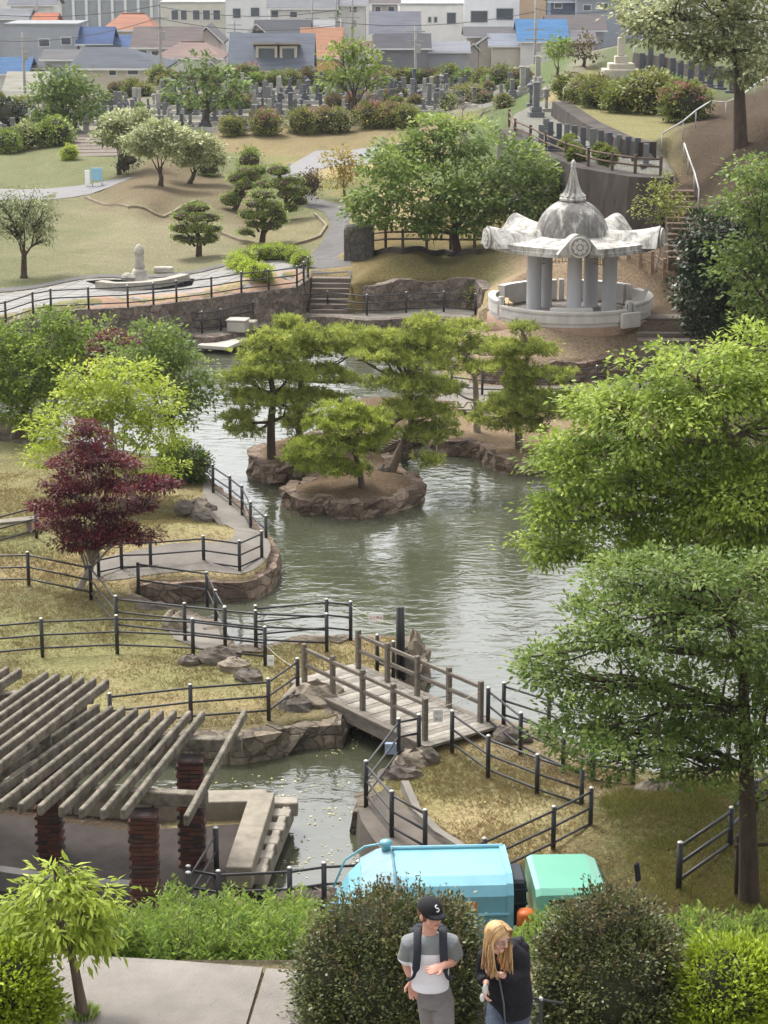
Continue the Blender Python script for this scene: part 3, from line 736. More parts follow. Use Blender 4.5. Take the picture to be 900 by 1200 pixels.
# ================================================================== FAR WALLS AND STAIRS
def sub(l, z): return [P(a, b, z) for a, b in l]
wallstrip('stone_wall', sub([(-200, 408), (-60, 391), (7, 380.5), (39, 369.5), (60, 365.5), (104, 363.5), (150, 361.5), (180, 358.5), (207, 355.5), (248, 350.5), (283, 344.5), (315, 341.5), (348, 337.5), (361, 329), (365, 325)], 1.4), -.1, 1.44, .3, st_wall, 'grey rubble retaining wall under the round plaza on the far bank', 'stone wall', jitter=.03, side=1)
wallstrip('stone_wall', sub([(411, 332), (440, 334), (466, 331), (500, 329), (527, 328), (560, 330), (570, 340)], 1.3), -.1, lambda p: 1.36 + .1 * math.sin(p.x * 2), .35, st_wall, 'brown rubble retaining wall right of the stairs under the green tree bank', 'stone wall', jitter=.06, side=1, seed=8, inset=.18)
wallstrip('stone_wall', sub([(552, 412), (570, 424), (600, 428), (650, 426), (700, 422), (760, 418), (860, 420)], .8), -.1, lambda p: .86 + .06 * math.sin(p.x * 3), .4, st_isl, 'jagged brown stone wall holding the pavilion mound above the lower path', 'stone wall', jitter=.1, side=1, seed=9, inset=.18)
def stairs(label, a, b, w, n, m, name='stone_stairs', side_wall=None):
    """a = bottom middle, b = top middle"""
    d = Vector((b.x - a.x, b.y - a.y, 0)); L = d.length; d.normalize(); ang = math.atan2(d.y, d.x)
    t = thing(name, label, 'stairs', a)
    for i in range(n):
        c0 = L * i / n; z1 = a.z + (b.z - a.z) * (i + 1) / n
        c = a + d * (c0 + L / n * .5 + .15); zb = min(a.z, z1 - .5) - .1
        MB().box((c.x, c.y, (z1 + zb) / 2), (L / n + .3 - .004 * i % 3, w, z1 - zb), rz=ang, bev=.015).build('step', m, t)
    return t
stairm = mat('stair_stone', srgb(112, 102, 92), .9, .2, 3, .4, 20)
stairs('seven dark stone steps from the promenade up to the plaza', P(385, 368, 0), P(389, 325, 1.4), 1.85, 7, stairm)
soilstair = mat('timber_stair', srgb(96, 80, 66), .95, .2, 3, .4, 20)
stairs('long flight of earth and timber steps up the hillside behind the pavilion', Vector((P(800, 292, 4.0).x, 92.5, 3.5)), Vector((P(804, 237, 5.6).x, 98.5, 5.9)), 1.3, 13, soilstair)
stairs('broad stone steps beside the pavilion terrace under the dark evergreen', Vector((P(775, 395, 1.3).x, 84.6, 1.0)), Vector((P(770, 366, 1.9).x, 88.2, 1.9)), 2.2, 5, stairm)
concwall = mat('dark_stained_concrete', srgb(68, 61, 56), .92, .45, .8, .3, 12, stretch=(1, 1, .4))
wallstrip('retaining_wall', [Vector((p.x, p.y - .05, 0)) for p in T1[:6]], lambda p: 1.6, 6.46, .8, concwall, 'tall dark stained concrete retaining wall curving under the hillside graves', 'retaining wall', jitter=.01, side=1, inset=.5)
wallstrip('retaining_wall', [Vector((p.x, p.y - .03, 0)) for p in T2[:4]] , 6.2, 7.26, .6, concwall, 'low dark concrete wall behind the lower row of hillside graves', 'retaining wall', jitter=.01, side=1, inset=.4)
wl3 = [G(a, b) for a, b in [(742, 74), (780, 80), (820, 90), (862, 100)]]
wallstrip('retaining_wall', wl3, lambda p: hz(p.x, p.y) - .5, lambda p: hz(p.x, p.y) + .7, .2, concwall, 'concrete wall behind the upper row of hillside graves', 'retaining wall', jitter=.01, side=1)
# brown timber fences on the hill and by the pavilion
brown = mat('brown_timber', srgb(96, 80, 68), .85, .2, 4, .2)
redbrown = mat('faded_brown_timber', srgb(150, 128, 108), .85, .15, 4, .2)
tf = smooth_poly([P(a, b, 6.4) for a, b in [(597, 148), (604, 160), (622, 168), (640, 178), (664, 188), (690, 197), (718, 202), (745, 206), (775, 208)]], 1, False)
fence('dark brown timber rail fence round the edge of the hillside graves', [Vector((p.x, p.y + .3, 6.4)) for p in tf], h=.95, rails=(.8, .45), r=.07, rr=.05, m=brown, cap=False, square=True, cat='fence', name='timber_fence', group='brown timber fences')
fence('faded brown timber fence on the slope right behind the pavilion', [G(a, b) for a, b in [(722, 302), (736, 306), (750, 312), (764, 320), (778, 329), (790, 336)]], h=.95, rails=(.8, .42), r=.075, rr=.05, m=redbrown, cap=False, square=True, name='timber_fence', group='brown timber fences')
fence('dark brown timber rail fence under the spreading green tree', [G(a, b) for a, b in [(432, 294), (452, 292), (472, 292), (500, 292), (528, 293), (556, 293), (600, 292)]], h=1.0, rails=(.85, .5), r=.07, rr=.055, m=brown, cap=False, square=True, name='timber_fence', group='brown timber fences')
pr = G(421, 304)
mb = MB(); mb.box((pr.x, pr.y, pr.z + .75), (1.5, 1.5, 1.9), bev=.12)
o = mb.build('stone_pier', stonemat('pier_stone', srgb(84, 80, 76), srgb(128, 122, 112), srgb(48, 46, 44), 1.6, stretch=(1, 1, .5)), loc=pr); tag(o, 'squat dark stone pier at the bend of the asphalt path', 'stone pier')
wallstrip('stone_wall', [G(432, 300), G(470, 298), G(520, 298), G(560, 299)], lambda p: hz(p.x, p.y) - .3, lambda p: hz(p.x, p.y) + .25, .2, concwall, 'low dark wall under the spreading green tree', 'stone wall', jitter=.03)
# handrails on the hill (white)
whitep = mat('white_pipe', srgb(184, 184, 180), .5, .05)
def rail_line(label, pts, h=.9, m=whitep, r=.04):
    t = thing('handrail', label, 'handrail', pts[0])
    MB().tube([q + Vector((0, 0, h)) for q in pts], r, 6).build('rail', m, t)
    for q in pts: MB().tube([q, q + Vector((0, 0, h))], r * .8, 6).build('post', m, t)
    return t
rail_line('white handrail climbing beside the hillside steps', [G(a, b) for a, b in [(818, 246), (813, 225), (806, 205), (801, 190)]])
rail_line('long white handrail rising above the retaining wall to the graves', [G(775, 180), G(800, 163), G(815, 150), G(832, 138)])
rail_line('white pipe rail curving past the dark tree trunk on the hill', [G(832, 138), G(850, 140), G(868, 132), G(884, 118), G(900, 108)])
rail_line('short white rail on the grassy bank behind the azaleas', [G(742, 72), G(755, 60)])
rail_line('short white rail at the end of the lower grave row', [G(660, 122), G(674, 108)])

# ================================================================== BRIDGE
BZ = .2
bl = [P(a, b, BZ) for a, b in [(357, 800), (390, 815), (425, 832), (461, 849), (498, 867)]]
bf = [P(a, b, BZ) for a, b in [(420, 783), (454, 799), (489, 815), (526, 829), (563, 846)]]
u = (bl[-1] - bl[0]).normalized(); wv = (bf[0] - bl[0]); 
bridge = thing('wooden_bridge', 'weathered wooden footbridge with plank deck and two rail sides crossing the channel', 'bridge', bl[0])
N = 30; mb = MB()
A0 = bl[0] - u * .35; B0 = bf[0] - u * .35; A1 = bl[-1] + u * .35; B1 = bf[-1] + u * .45
rr = random.Random(4)
for i in range(N):
    t0 = i / N; t1 = (i + .93) / N
    a = A0.lerp(A1, t0); b = A0.lerp(A1, t1); c = B0.lerp(B1, t1); d = B0.lerp(B1, t0)
    o1 = (a - d).normalized() * (.12 + rr.uniform(-.015, .015)); z = rr.uniform(-.006, .006)
    top = [a + o1, b + o1, c - o1, d - o1]
    vs = [(q.x, q.y, BZ - .06 + z) for q in top] + [(q.x, q.y, BZ + z) for q in top]
    mb.add(vs, [(3, 2, 1, 0), (4, 5, 6, 7), (0, 1, 5, 4), (1, 2, 6, 5), (2, 3, 7, 6), (3, 0, 4, 7)], i % 3)
plk = [mat('bridge_plank_%s' % n, srgb(c), .9, .2, 5, .4, 40) for n, c in (('pale', (156, 150, 140)), ('grey', (144, 138, 128)), ('worn', (130, 124, 114)))]
mb.build('deck', plk, bridge)
for q0, q1 in ((A0, A1), (B0, B1)):
    sgn = (A0 - B0).normalized() * (.14 if q0 is A0 else -.14)
    mid = (q0 + q1) / 2 + sgn
    ang = math.atan2((q1 - q0).y, (q1 - q0).x)
    MB().box((mid.x, mid.y, BZ - .22), ((q1 - q0).length, .12, .30), rz=ang, bev=.01).build('girder', woodm, bridge)
    MB().box((mid.x + sgn.x * .1, mid.y + sgn.y * .1, BZ - .03), ((q1 - q0).length, .17, .07), rz=ang, bev=.01).build('edge_board', woodm, bridge)
for side in (bl, bf):
    for q in side: MB().box((q.x, q.y, BZ + .45), (.115, .115, 1.06), rz=math.atan2(u.y, u.x), bev=.015).build('post', woodm, bridge)
    for z in (.84, .46):
        q0, q1 = side[0] - u * .0, side[-1] + u * .0
        mid = (q0 + q1) / 2
        MB().box((mid.x, mid.y, BZ + z), ((q1 - q0).length, .07, .09), rz=math.atan2((q1 - q0).y, (q1 - q0).x), bev=.01).build('rail', woodm, bridge)
# abutment stones
for q, s in ((bl[0], -1), (bf[0], -1), (bl[-1], 1), (bf[-1], 1)): pass
def boulder(px, py, z, r, label, seed, m=st_bank):
    p = P(px, py, z); o = MB().blob((p.x, p.y, p.z + r[2] * .3), r, 0, 12, 8, seed, .16).build('boulder', m, loc=p); tag(o, label, 'boulder', 'rocks along the banks'); return o
rocks = [(372, 834, -.3, (.8, .6, .55), 'big pale boulder under the left end of the bridge'), (346, 838, -.2, (.5, .4, .35), 'boulder beside the sloping fence left of the bridge'),
         (396, 842, -.4, (.5, .5, .4), 'shadowed boulder right under the bridge deck'), (484, 898, -.1, (.45, .4, .3), 'rounded boulder under the right end of the bridge'),
         (468, 914, -.1, (.5, .35, .25), 'flat boulder beside the pool walk'), (500, 892, 0, (.3, .3, .25), 'small boulder at the right bridge post'),
         (484, 776, -.3, (.3, .3, .62), 'tall upright rock at the pond end of the bridge'), (474, 790, -.1, (.3, .3, .5), 'rock behind the far bridge rail'),
         (600, 868, 0, (.45, .3, .25), 'boulder on the shore right of the bridge'), (770, 940, 0, (.6, .4, .35), 'brown boulder under the big tree'), (795, 945, 0, (.35, .3, .3), 'small dark boulder under the big tree'),
         (255, 775, 0, (.6, .35, .28), 'largest of the rocks lying on the dry lawn'), (275, 784, 0, (.4, .3, .22), 'middle rock lying on the dry lawn'), (222, 778, 0, (.28, .22, .18), 'smallest rock lying on the dry lawn'), (292, 796, 0, (.35, .3, .2), 'rock on the lawn nearest the sloping fence'),
         (205, 744, -.2, (.35, .4, .5), 'pale upright rock on the bank of the inlet'), (178, 716, -.1, (.5, .3, .2), 'pale flat rock beside the narrow inlet'), (212, 745, -.4, (.3, .3, .35), 'dark rock at the foot of the inlet bank'),
         (360, 588, WZ, (.4, .25, .16), 'pale flat stone at the waterline of the pine island'), (385, 590, WZ, (.35, .25, .2), 'second pale stone at the waterline of the pine island'), (450, 556, -.05, (.25, .2, .25), 'grey stone on the pine island beside the leaning trunk'),
         (228, 602, .15, (.5, .4, .3), 'largest stone of the rock pile above the shore path'), (238, 612, .1, (.35, .3, .25), 'stone of the rock pile nearest the path'), (216, 598, .3, (.35, .3, .25), 'stone at the upper left of the rock pile'), (234, 594, .2, (.3, .3, .22), 'stone at the back of the rock pile'), (246, 600, .0, (.25, .22, .2), 'small stone at the right of the rock pile'),
         (366, 1062, -.4, (.7, .35, .3), 'white rock at the foot of the pool by the truck'), (20, 507, 0, (1.2, .5, .5), 'long pinkish rock at the left edge behind the maples')]
for i, (a, b, z, r, lb) in enumerate(rocks): boulder(a, b, z, r, lb, 50 + i, mat('grey_rock', srgb(104, 96, 88), .95, .35, 3, .7, 12) if i % 3 else mat('pale_rock', srgb(138, 127, 112), .95, .3, 3, .7, 12))

# ================================================================== PERGOLAS
concp = mat('lichen_concrete', srgb(116, 109, 97), .95, .5, 4.5, .5, 18)
brick = bpy.data.materials.new('clinker_brick'); brick.use_nodes = True
def _brick():
    t = brick.node_tree; b = t.nodes['Principled BSDF']; L = t.links.new
    tc = t.nodes.new('ShaderNodeTexCoord')
    n = t.nodes.new('ShaderNodeTexNoise'); n.inputs['Scale'].default_value = 14; n.inputs['Detail'].default_value = 4; L(tc.outputs['Object'], n.inputs['Vector'])
    a = t.nodes.new('ShaderNodeAttribute'); a.attribute_name = 'v'
    cr = t.nodes.new('ShaderNodeValToRGB'); e = cr.color_ramp.elements; e.new(.4); e.new(.75)
    for el, c in zip(e, ((92, 60, 50), (124, 76, 60), (104, 76, 66), (70, 60, 58))): el.color = (*srgb(c), 1)
    L(a.outputs['Fac'], cr.inputs[0])
    mu = t.nodes.new('ShaderNodeMix'); mu.data_type = 'RGBA'; mu.blend_type = 'MULTIPLY'; mu.inputs[0].default_value = .7
    L(cr.outputs[0], mu.inputs[6]); L(n.outputs['Color'], mu.inputs[7]); L(mu.outputs[2], b.inputs['Base Color']); b.inputs['Roughness'].default_value = .9
_brick()
def setv(o, vals):
    a = o.data.attributes.new('v', 'FLOAT', 'FACE'); a.data.foreach_set('value', np.asarray(vals, np.float32))
def brick_pillar(c, h, w, parent, seed):
    rr = random.Random(seed); mb = MB(); vals = []; rows = int(h / .085)
    for i in range(rows):
        n = 2
        for a in range(n):
            for b in range(n):
                s_ = w / n; j = rr.uniform(-.012, .02); off = (s_ * .12 if i % 2 else -s_ * .12)
                cx = c.x - w / 2 + s_ * (a + .5) + (off if a == 0 else off); cy = c.y - w / 2 + s_ * (b + .5)
                n0 = len(mb.f); mb.box((cx, cy, c.z + i * .085 + .036), (s_ + j, s_ + j, .068), bev=.006); v = rr.random(); vals += [v] * (len(mb.f) - n0)
    n0 = len(mb.f); mb.box((c.x, c.y, c.z + rows * .085 / 2), (w * .9, w * .9, rows * .085 - .01)); vals += [.97] * (len(mb.f) - n0)
    me = mb.build('pillar', brick, parent); setv(me, vals); return me
pergola = thing('pergola', 'right hand pergola of mottled concrete rafters on brick pillars beside the pool', 'pergola', P(172, 1083, 0))
PZ = 2.3
fp = [P(172, 1083), P(60, 1003), P(226, 1012), P(-30, 1080)]
for i, c in enumerate(fp): brick_pillar(c, PZ - .02, .46, pergola, 30 + i)
def beam(q0, q1, w, h, m, parent, name, mb=None):
    mid = (q0 + q1) / 2; d = q1 - q0
    ang = math.atan2(d.y, d.x); el = math.asin(d.z / d.length)
    (mb or MB()).box(mid, (d.length, w, h), rz=ang, ry=-el, bev=.018).build(name, m, parent)
beam(P(-60, 920, PZ + .12), P(243, 937, PZ + .12), .22, .26, concp, pergola, 'beam')
beam(P(-60, 866, PZ + .12), P(284, 872, PZ + .12), .22, .26, concp, pergola, 'beam')
RA = [((218, 962), (287, 836)), ((144, 955), (238, 838)), ((120, 955), (222, 838)), ((95, 954), (205, 837)), ((71, 952), (190, 837)), ((46, 950), (174, 836)), ((23, 948), (160, 835)), ((-1, 946), (145, 833)), ((-25, 944), (131, 832)), ((-48, 941), (115, 830)), ((-72, 938), (100, 829)), ((-95, 934), (84, 828))]
for (a, b), (c, d) in RA: beam(P(a, b, PZ + .36), P(c, d, PZ + .36), .095, .2, concp, pergola, 'rafter')
pergb = thing('pergola', 'left hand pergola of concrete rafters standing higher at the edge of the photo', 'pergola', P(-60, 960, 0))
PB = 2.65
for c in (P(-40, 960), P(-90, 905)): brick_pillar(c, PB - .02, .46, pergb, 60 + int(c.x))
beam(P(-260, 880, PB + .12), P(60, 868, PB + .12), .22, .26, concp, pergb, 'beam')
beam(P(-200, 822, PB + .12), P(110, 816, PB + .12), .22, .26, concp, pergb, 'beam')
for i, ((c, d)) in enumerate([(126, 801), (111, 799), (97, 798), (82, 796), (68, 794), (55, 792), (24, 788), (9, 786), (-6, 784), (-21, 783), (-36, 782)]):
    e = P(c, d, PB + .36); k = Vector((-1.45 - .02 * i, -4.6, 0)); beam(e + k * 1.05, e, .095, .2, concp, pergb, 'rafter')
# court floor, parapet, coping
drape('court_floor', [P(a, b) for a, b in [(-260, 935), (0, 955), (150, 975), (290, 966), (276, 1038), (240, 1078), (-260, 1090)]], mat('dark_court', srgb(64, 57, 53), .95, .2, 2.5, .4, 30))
pale = mat('pale_concrete', srgb(140, 132, 118), .9, .22, 2.5, .3, 20)
par = thing('parapet', 'low pale concrete parapet with toothed coping round the pergola court', 'wall', P(280, 960))
PW = [P(a, b, 0) for a, b in [(-260, 925), (0, 944), (90, 955), (180, 963), (312, 960)]]
for a, b in zip(PW, PW[1:]): beam(Vector((a.x, a.y + .3, .2)), Vector((b.x, b.y + .3, .2)), .62, .42, pale, par, 'wall_run')
a, b = P(308, 950, 0), P(280, 1040, 0); 
beam(Vector((a.x, a.y - .02, .197)), Vector((b.x, b.y, .197)), .5, .45, pale, par, 'wall_run')
cop = mat('coping_block', srgb(150, 142, 130), .9, .25, 4, .3, 20)
for (x, y) in [(253, 940), (291, 939), (335, 941)]:
    c = P(x, y, .1); MB().box((c.x, c.y, .02), (.5, .35, .3), bev=.02).build('coping_block', cop, par)
for i, (x, y) in enumerate([(330, 952), (323, 968), (316, 984), (309, 1001), (302, 1018)]):
    c = P(x, y, .1); MB().box((c.x, c.y, -.02), (.36, .38, .26), rz=-.1, bev=.02).build('coping_block', cop, par)
l0, l1 = P(232, 948, -.1), P(330, 948, -.1); beam(l0, l1, .16, .5, pale, par, 'ledge')
l0, l1 = P(340, 948, -.15), P(304, 1036, -.15); beam(l0, l1, .16, .5, cop, par, 'ledge')
wallstrip('court_wall', [P(a, b) for a, b in [(-200, 1042), (0, 1044), (90, 1058), (168, 1062)]], -.1, .4, .25, mat('grey_court_wall', srgb(116, 113, 110), .9, .12, 2), 'low grey wall in front of the pergola court behind the young tree', 'wall', jitter=.005)

# ================================================================== BENCH, SIGNS
def bench(label, p, w, rz, m, dz=.42):
    t = thing('park_bench', label, 'bench', p); M = Matrix.Rotation(rz, 3, 'Z')
    MB().box(p + Vector((0, 0, dz)), (w, .4, .09), rz=rz, bev=.01).build('seat', m, t)
    for s in (-1, 1):
        c = p + M @ Vector((s * w * .35, 0, dz / 2 - .02)); MB().box(c, (.12, .34, dz - .05), rz=rz).build('leg', m, t)
bench('plain grey slab bench behind the fence at the left edge', G(8, 628), 1.9, .35, sleeper)
def sign(label, px, py, Y, w, h, lines, col, rot=0, name='notice_sign', size=.1, mname='sign_white'):
    c = at(px, py, Y); t = thing(name, label, 'sign', c)
    M = Matrix.Rotation(rot, 3, 'Z')
    MB().box(c, (w, .012, h), rz=rot, bev=.003).build('board', mat(mname, srgb(248, 248, 246), .5, .01), t)
    for i, ln in enumerate(lines):
        cu = bpy.data.curves.new('lettering', 'FONT'); cu.body = ln; cu.size = size; cu.align_x = 'CENTER'; cu.align_y = 'CENTER'; cu.extrude = .001
        to = bpy.data.objects.new('lettering', cu)
        COL.objects.link(to); bpy.context.view_layer.update()
        me = bpy.data.meshes.new_from_object(to.evaluated_get(bpy.context.evaluated_depsgraph_get()))
        bpy.data.objects.remove(to)
        me.materials.clear(); me.materials.append(mat('ink_' + '_'.join(str(int(v)) for v in col), srgb(col), .6, .02))
        o = bpy.data.objects.new('lettering', me); COL.objects.link(o); o.parent = t; ORIGIN[o.name] = c
        o.rotation_euler = (math.pi / 2, 0, rot)
        o.location = M @ Vector((0, -.011, h * (.5 - (i + .5) / len(lines))))
    return t
wire = mat('rope', srgb(190, 184, 168), .9, .1)
def rope(label, a, b, sag=.15, r=.008):
    pts = [a.lerp(b, t) - Vector((0, 0, sag * 4 * t * (1 - t))) for t in [i / 8 for i in range(9)]]
    o = MB().tube(pts, r, 5).build('rope', wire, loc=a); tag(o, label, 'rope')
g1 = P(411, 749) + Vector((0, 0, .9)); g2 = P(467, 792) + Vector((0, 0, 1.3))
rope('thin rope from the pond fence to the tall twin gate posts', g1, g2, .08)
gm_ = g1.lerp(g2, .5)
sign('white keep out notice hung on the rope above the water left of the bridge', 440.5, 724, gm_.y - .02, .36, .24, ['立入禁止'], (206, 110, 110), .0, size=.085)
a = P(498, 867, .2) + Vector((0, 0, .7)); b = P(529.6, 883.5) + Vector((0, 0, .85))
sign('white notice tied up at the right end of the bridge', 513.5, 839, P(505, 862, .2).y, .22, .30, ['立入', '禁止'], (150, 150, 150), .1, size=.08)
rope('thin rope closing off the right end of the bridge', P(498, 867, .2) + Vector((0, 0, .75)), P(563, 846, .2) + Vector((0, 0, .75)), .1)
a = P(311, 780) + Vector((0, 0, .55)); b = P(357, 800, .2) + Vector((0, 0, .3))
rope('pale rope from the lawn fence to the left bridge post', a, b, .1)
sign('small white tag hanging on the rope left of the bridge', 317, 774, P(315, 782).y - .03, .17, .27, ['注意'], (150, 150, 150), -.1, size=.06)
# white notice panel on the girder / blue box under bridge
o = MB().box(P(460, 877, -.1), (.34, .1, .26), bev=.01).build('utility_box', mat('pale_blue_box', srgb(150, 166, 190), .5, .05), loc=P(460, 877, -.1)); tag(o, 'pale blue box fixed under the right end of the bridge', 'box')
# concrete kerb beam lying on the grass right
k0, k1 = P(697, 944, .06), P(760, 934, .06)
mb = MB(); mid = (k0 + k1) / 2; d = k1 - k0; mb.box(mid, (d.length, .16, .14), rz=math.atan2(d.y, d.x), bev=.02); o = mb.build('kerb_stone', pale, loc=mid); tag(o, 'long grey kerb stone lying on the grass beneath the big tree', 'kerb stone')
# dock slabs and white box on the far promenade
c = P(262, 401, -.25); o = MB().box((c.x, c.y, -.28), (1.5, 2.4, .16), rz=-.35, bev=.02).build('landing_slab', mat('white_slab', srgb(176, 170, 160), .8, .06), loc=c); tag(o, 'pale landing slab just above the water at the far promenade', 'slab')
c = P(279, 389, 0); t = thing('stone_chest', 'white stone box on the promenade walk above the landing slab', 'box', c)
MB().box(c + Vector((0, 0, .28)), (.85, .7, .5), rz=-.2, bev=.04).build('base', mat('white_slab', srgb(214, 208, 196)), t)
MB().box(c + Vector((0, 0, .57)), (.95, .8, .08), rz=-.2, bev=.03).build('lid', mat('white_slab', srgb(214, 208, 196)), t)
c = P(293, 386, 0); o = MB().box(c + Vector((0, 0, .2)), (.6, .6, .42), rz=-.2, bev=.04).build('stone_block', stonepale, loc=c); tag(o, 'grey stone block beside the white box on the promenade', 'block')
# small plank bridge behind the pine island
a, b = P(433, 526, .1), P(490, 508, .12)
t = thing('plank_bridge', 'small dark plank footbridge behind the leaning pine trunks', 'bridge', a)
d = (b - a); ang = math.atan2(d.y, d.x); nrm = Vector((-math.sin(ang), math.cos(ang), 0))
mb = MB()
for i in range(14):
    q = a.lerp(b, (i + .5) / 14) + Vector((0, 0, .18 * math.sin(math.pi * (i + .5) / 14))); mb.box(q, (d.length / 14 * .9, 1.1, .06), rz=ang)
mb.build('deck', woodd, t)
for s in (-1, 1):
    q0 = a + nrm * .5 * s - Vector((0, 0, .1)); q1 = b + nrm * .5 * s - Vector((0, 0, .1)); MB().tube([q0, (q0 + q1) / 2 + Vector((0, 0, .18)), q1], .1, 8).build('girder', woodd, t)
# boards by the shore right (small stepped boardwalk)
t = thing('boardwalk', 'grey stepped boardwalk by the shore under the dead pine', 'boardwalk', P(552, 480, .05))
for i in range(5):
    q = P(538 + i * 9, 474 + i * 3.2, .25 - i * .05); MB().box(q, (.5, 1.0, .07), rz=-.2, bev=.01).build('board', sleeper, t)

# ================================================================== MONUMENT, BOARD, PLAZA SEAT
c = G(164, 331); t = thing('stone_sculpture', 'tall white carved stone sculpture in the middle of the plaza', 'sculpture', c)
wst = mat('carved_white_stone', srgb(180, 174, 162), .85, .2, 3, .5, 8)
MB().lathe(c, [(.5, 0), (.46, .12), (.38, .14), (.36, .5), (.3, .62), (.24, .64)], 10, sq=.8).build('plinth', wst, t)
MB().lathe(c + Vector((0, 0, .62)), [(.22, 0), (.27, .15), (.2, .3), (.25, .5), (.19, .6), (.24, .72), (.26, .9), (.18, 1.05), (.1, 1.15), (.02, 1.2)], 9, sq=.75).build('figure', wst, t)
c = G(151, 330); o = MB().blob(c + Vector((0, 0, .15)), (.4, .25, .25), seed=4).build('carved_stone', wst, loc=c); tag(o, 'small white carved stone lying left of the tall sculpture', 'carved stone')
c = G(192, 320); o = MB().box(c + Vector((0, 0, .15)), (.95, .35, .3), bev=.05).build('stone_block', wst, loc=c); tag(o, 'small pale stone block on the far edge of the plaza', 'block')
arc = [G(112, 339), G(135, 341.5), G(165, 340.5), G(195, 337), G(222, 330)]
wallstrip('curved_seat', smooth_poly(arc, 3, False), lambda p: hz(p.x, p.y) - .1, lambda p: hz(p.x, p.y) + .36, .5, stonepale, 'curved white stone bench wall round the plaza sculpture', 'bench', jitter=.01)
c = G(111, 220); t = thing('notice_board', 'little pale blue board on legs far across the lawn', 'board', c)
MB().box(c + Vector((.15, 0, .75)), (.7, .06, .8), bev=.02).build('board', mat('pale_blue', srgb(150, 196, 216), .5, .05), t)
MB().box(c + Vector((-.45, .1, .55)), (.3, .06, .9), bev=.02).build('side_board', mat('sign_white', srgb(236, 236, 232)), t)
for s in (-.15, .45): MB().tube([c + Vector((s, .05, 0)), c + Vector((s, .05, .6))], .03, 6).build('leg', steel, t)
# ================================================================== PAVILION
def streaky(name, c1, c2, c3):
    m = bpy.data.materials.new(name); m.use_nodes = True
    t = m.node_tree; b = t.nodes['Principled BSDF']; L = t.links.new
    tc = t.nodes.new('ShaderNodeTexCoord'); mp = t.nodes.new('ShaderNodeMapping'); mp.inputs['Scale'].default_value = (1.6, 1.6, .35)
    L(tc.outputs['Object'], mp.inputs[0])
    n = t.nodes.new('ShaderNodeTexNoise'); n.inputs['Scale'].default_value = 1.5; n.inputs['Detail'].default_value = 9; n.inputs['Roughness'].default_value = .72; n.inputs['Distortion'].default_value = .5
    L(mp.outputs[0], n.inputs['Vector'])
    cr = t.nodes.new('ShaderNodeValToRGB'); e = cr.color_ramp.elements; e[0].position = .38; e[0].color = (*c1, 1); e[1].position = .62; e[1].color = (*c3, 1)
    k = e.new(.5); k.color = (*c2, 1)
    L(n.outputs['Fac'], cr.inputs[0]); L(cr.outputs[0], b.inputs['Base Color']); b.inputs['Roughness'].default_value = .75
    return m
domem = streaky('weathered_dome_paint', srgb(88, 86, 82), srgb(122, 118, 113), srgb(192, 188, 180))
roofw = streaky('weathered_white_paint', srgb(112, 109, 104), srgb(172, 168, 160), srgb(206, 202, 194))
whitew = mat('white_masonry_paint', srgb(194, 190, 184), .7, .14, 2, .1, 10, stretch=(1, 1, .4))
colm = mat('column_paint', srgb(186, 184, 186), .7, .08, 2, stretch=(1, 1, .3))
tanm = mat('tan_plaster', srgb(190, 162, 120), .8, .08)
pav = thing('domed_pavilion', 'white domed garden pavilion with spire and upturned roof horns on round terrace', 'pavilion', PAV)
O = PAV.copy()
FR = -math.pi / 2                       # direction towards the viewer
def pol(r, a, z): return Vector((O.x + r * math.cos(FR + a), O.y + r * math.sin(FR + a), z))
# terrace floor and ring wall
MB().lathe((O.x, O.y, 0), [(3.5, 1.0), (3.5, 1.78), (3.35, 1.84), (.01, 1.84)], 48).build('terrace_base', mat('terrace_brown', srgb(150, 124, 104), .9, .15), pav)
MB().lathe((O.x, O.y, 0), [(3.3, 1.80), (3.3, 1.88), (.01, 1.88)], 48).build('terrace_floor', mat('terrace_floor', srgb(120, 114, 108), .9, .15), pav)
def ring(a0, a1, r0, r1, z0, z1, m, name, lip=True):
    mb = MB(); n = max(6, int((a1 - a0) / .07)); prof = [(r1, z0), (r1, z0 + .22), (r1 + .07, z0 + .25), (r1 + .07, z1 - .2), (r1 + .02, z1 - .17), (r1 + .02, z1 - .11), (r1 + .09, z1 - .09), (r1 + .09, z1), (r0, z1), (r0, z0)] if lip else [(r1, z0), (r1, z1), (r0, z1), (r0, z0)]
    K = len(prof); vs = []; fs = []
    for i in range(n + 1):
        a = a0 + (a1 - a0) * i / n
        vs += [pol(r, a, z) for r, z in prof]
    for i in range(n):
        for k in range(K): fs.append((i * K + k, (i + 1) * K + k, (i + 1) * K + (k + 1) % K, i * K + (k + 1) % K))
    fs.append(tuple(range(K))); fs.append(tuple(n * K + k for k in range(K - 1, -1, -1)))
    mb.add(vs, fs).build(name, m, pav)
ring(R(-62), R(38), 3.2, 3.4, 1.74, 2.45, whitew, 'ring_wall')
ring(R(46), R(118), 3.15, 3.38, 1.9, 2.65, whitew, 'ring_wall')
ring(R(-112), R(-66), 3.15, 3.38, 1.8, 2.6, whitew, 'ring_wall')
ring(R(128), R(178), 3.1, 3.35, 1.9, 2.75, whitew, 'ring_wall')
ring(R(186), R(240), 3.1, 3.35, 1.9, 2.75, whitew, 'ring_wall')
for a0, a1 in ((-100, -70), (52, 86)): ring(R(a0), R(a1), 2.6, 3.14, 1.88, 2.42, tanm, 'bench', lip=False)
ring(R(-20), R(12), 2.85, 3.19, 1.88, 2.56, whitew, 'bench', lip=False)
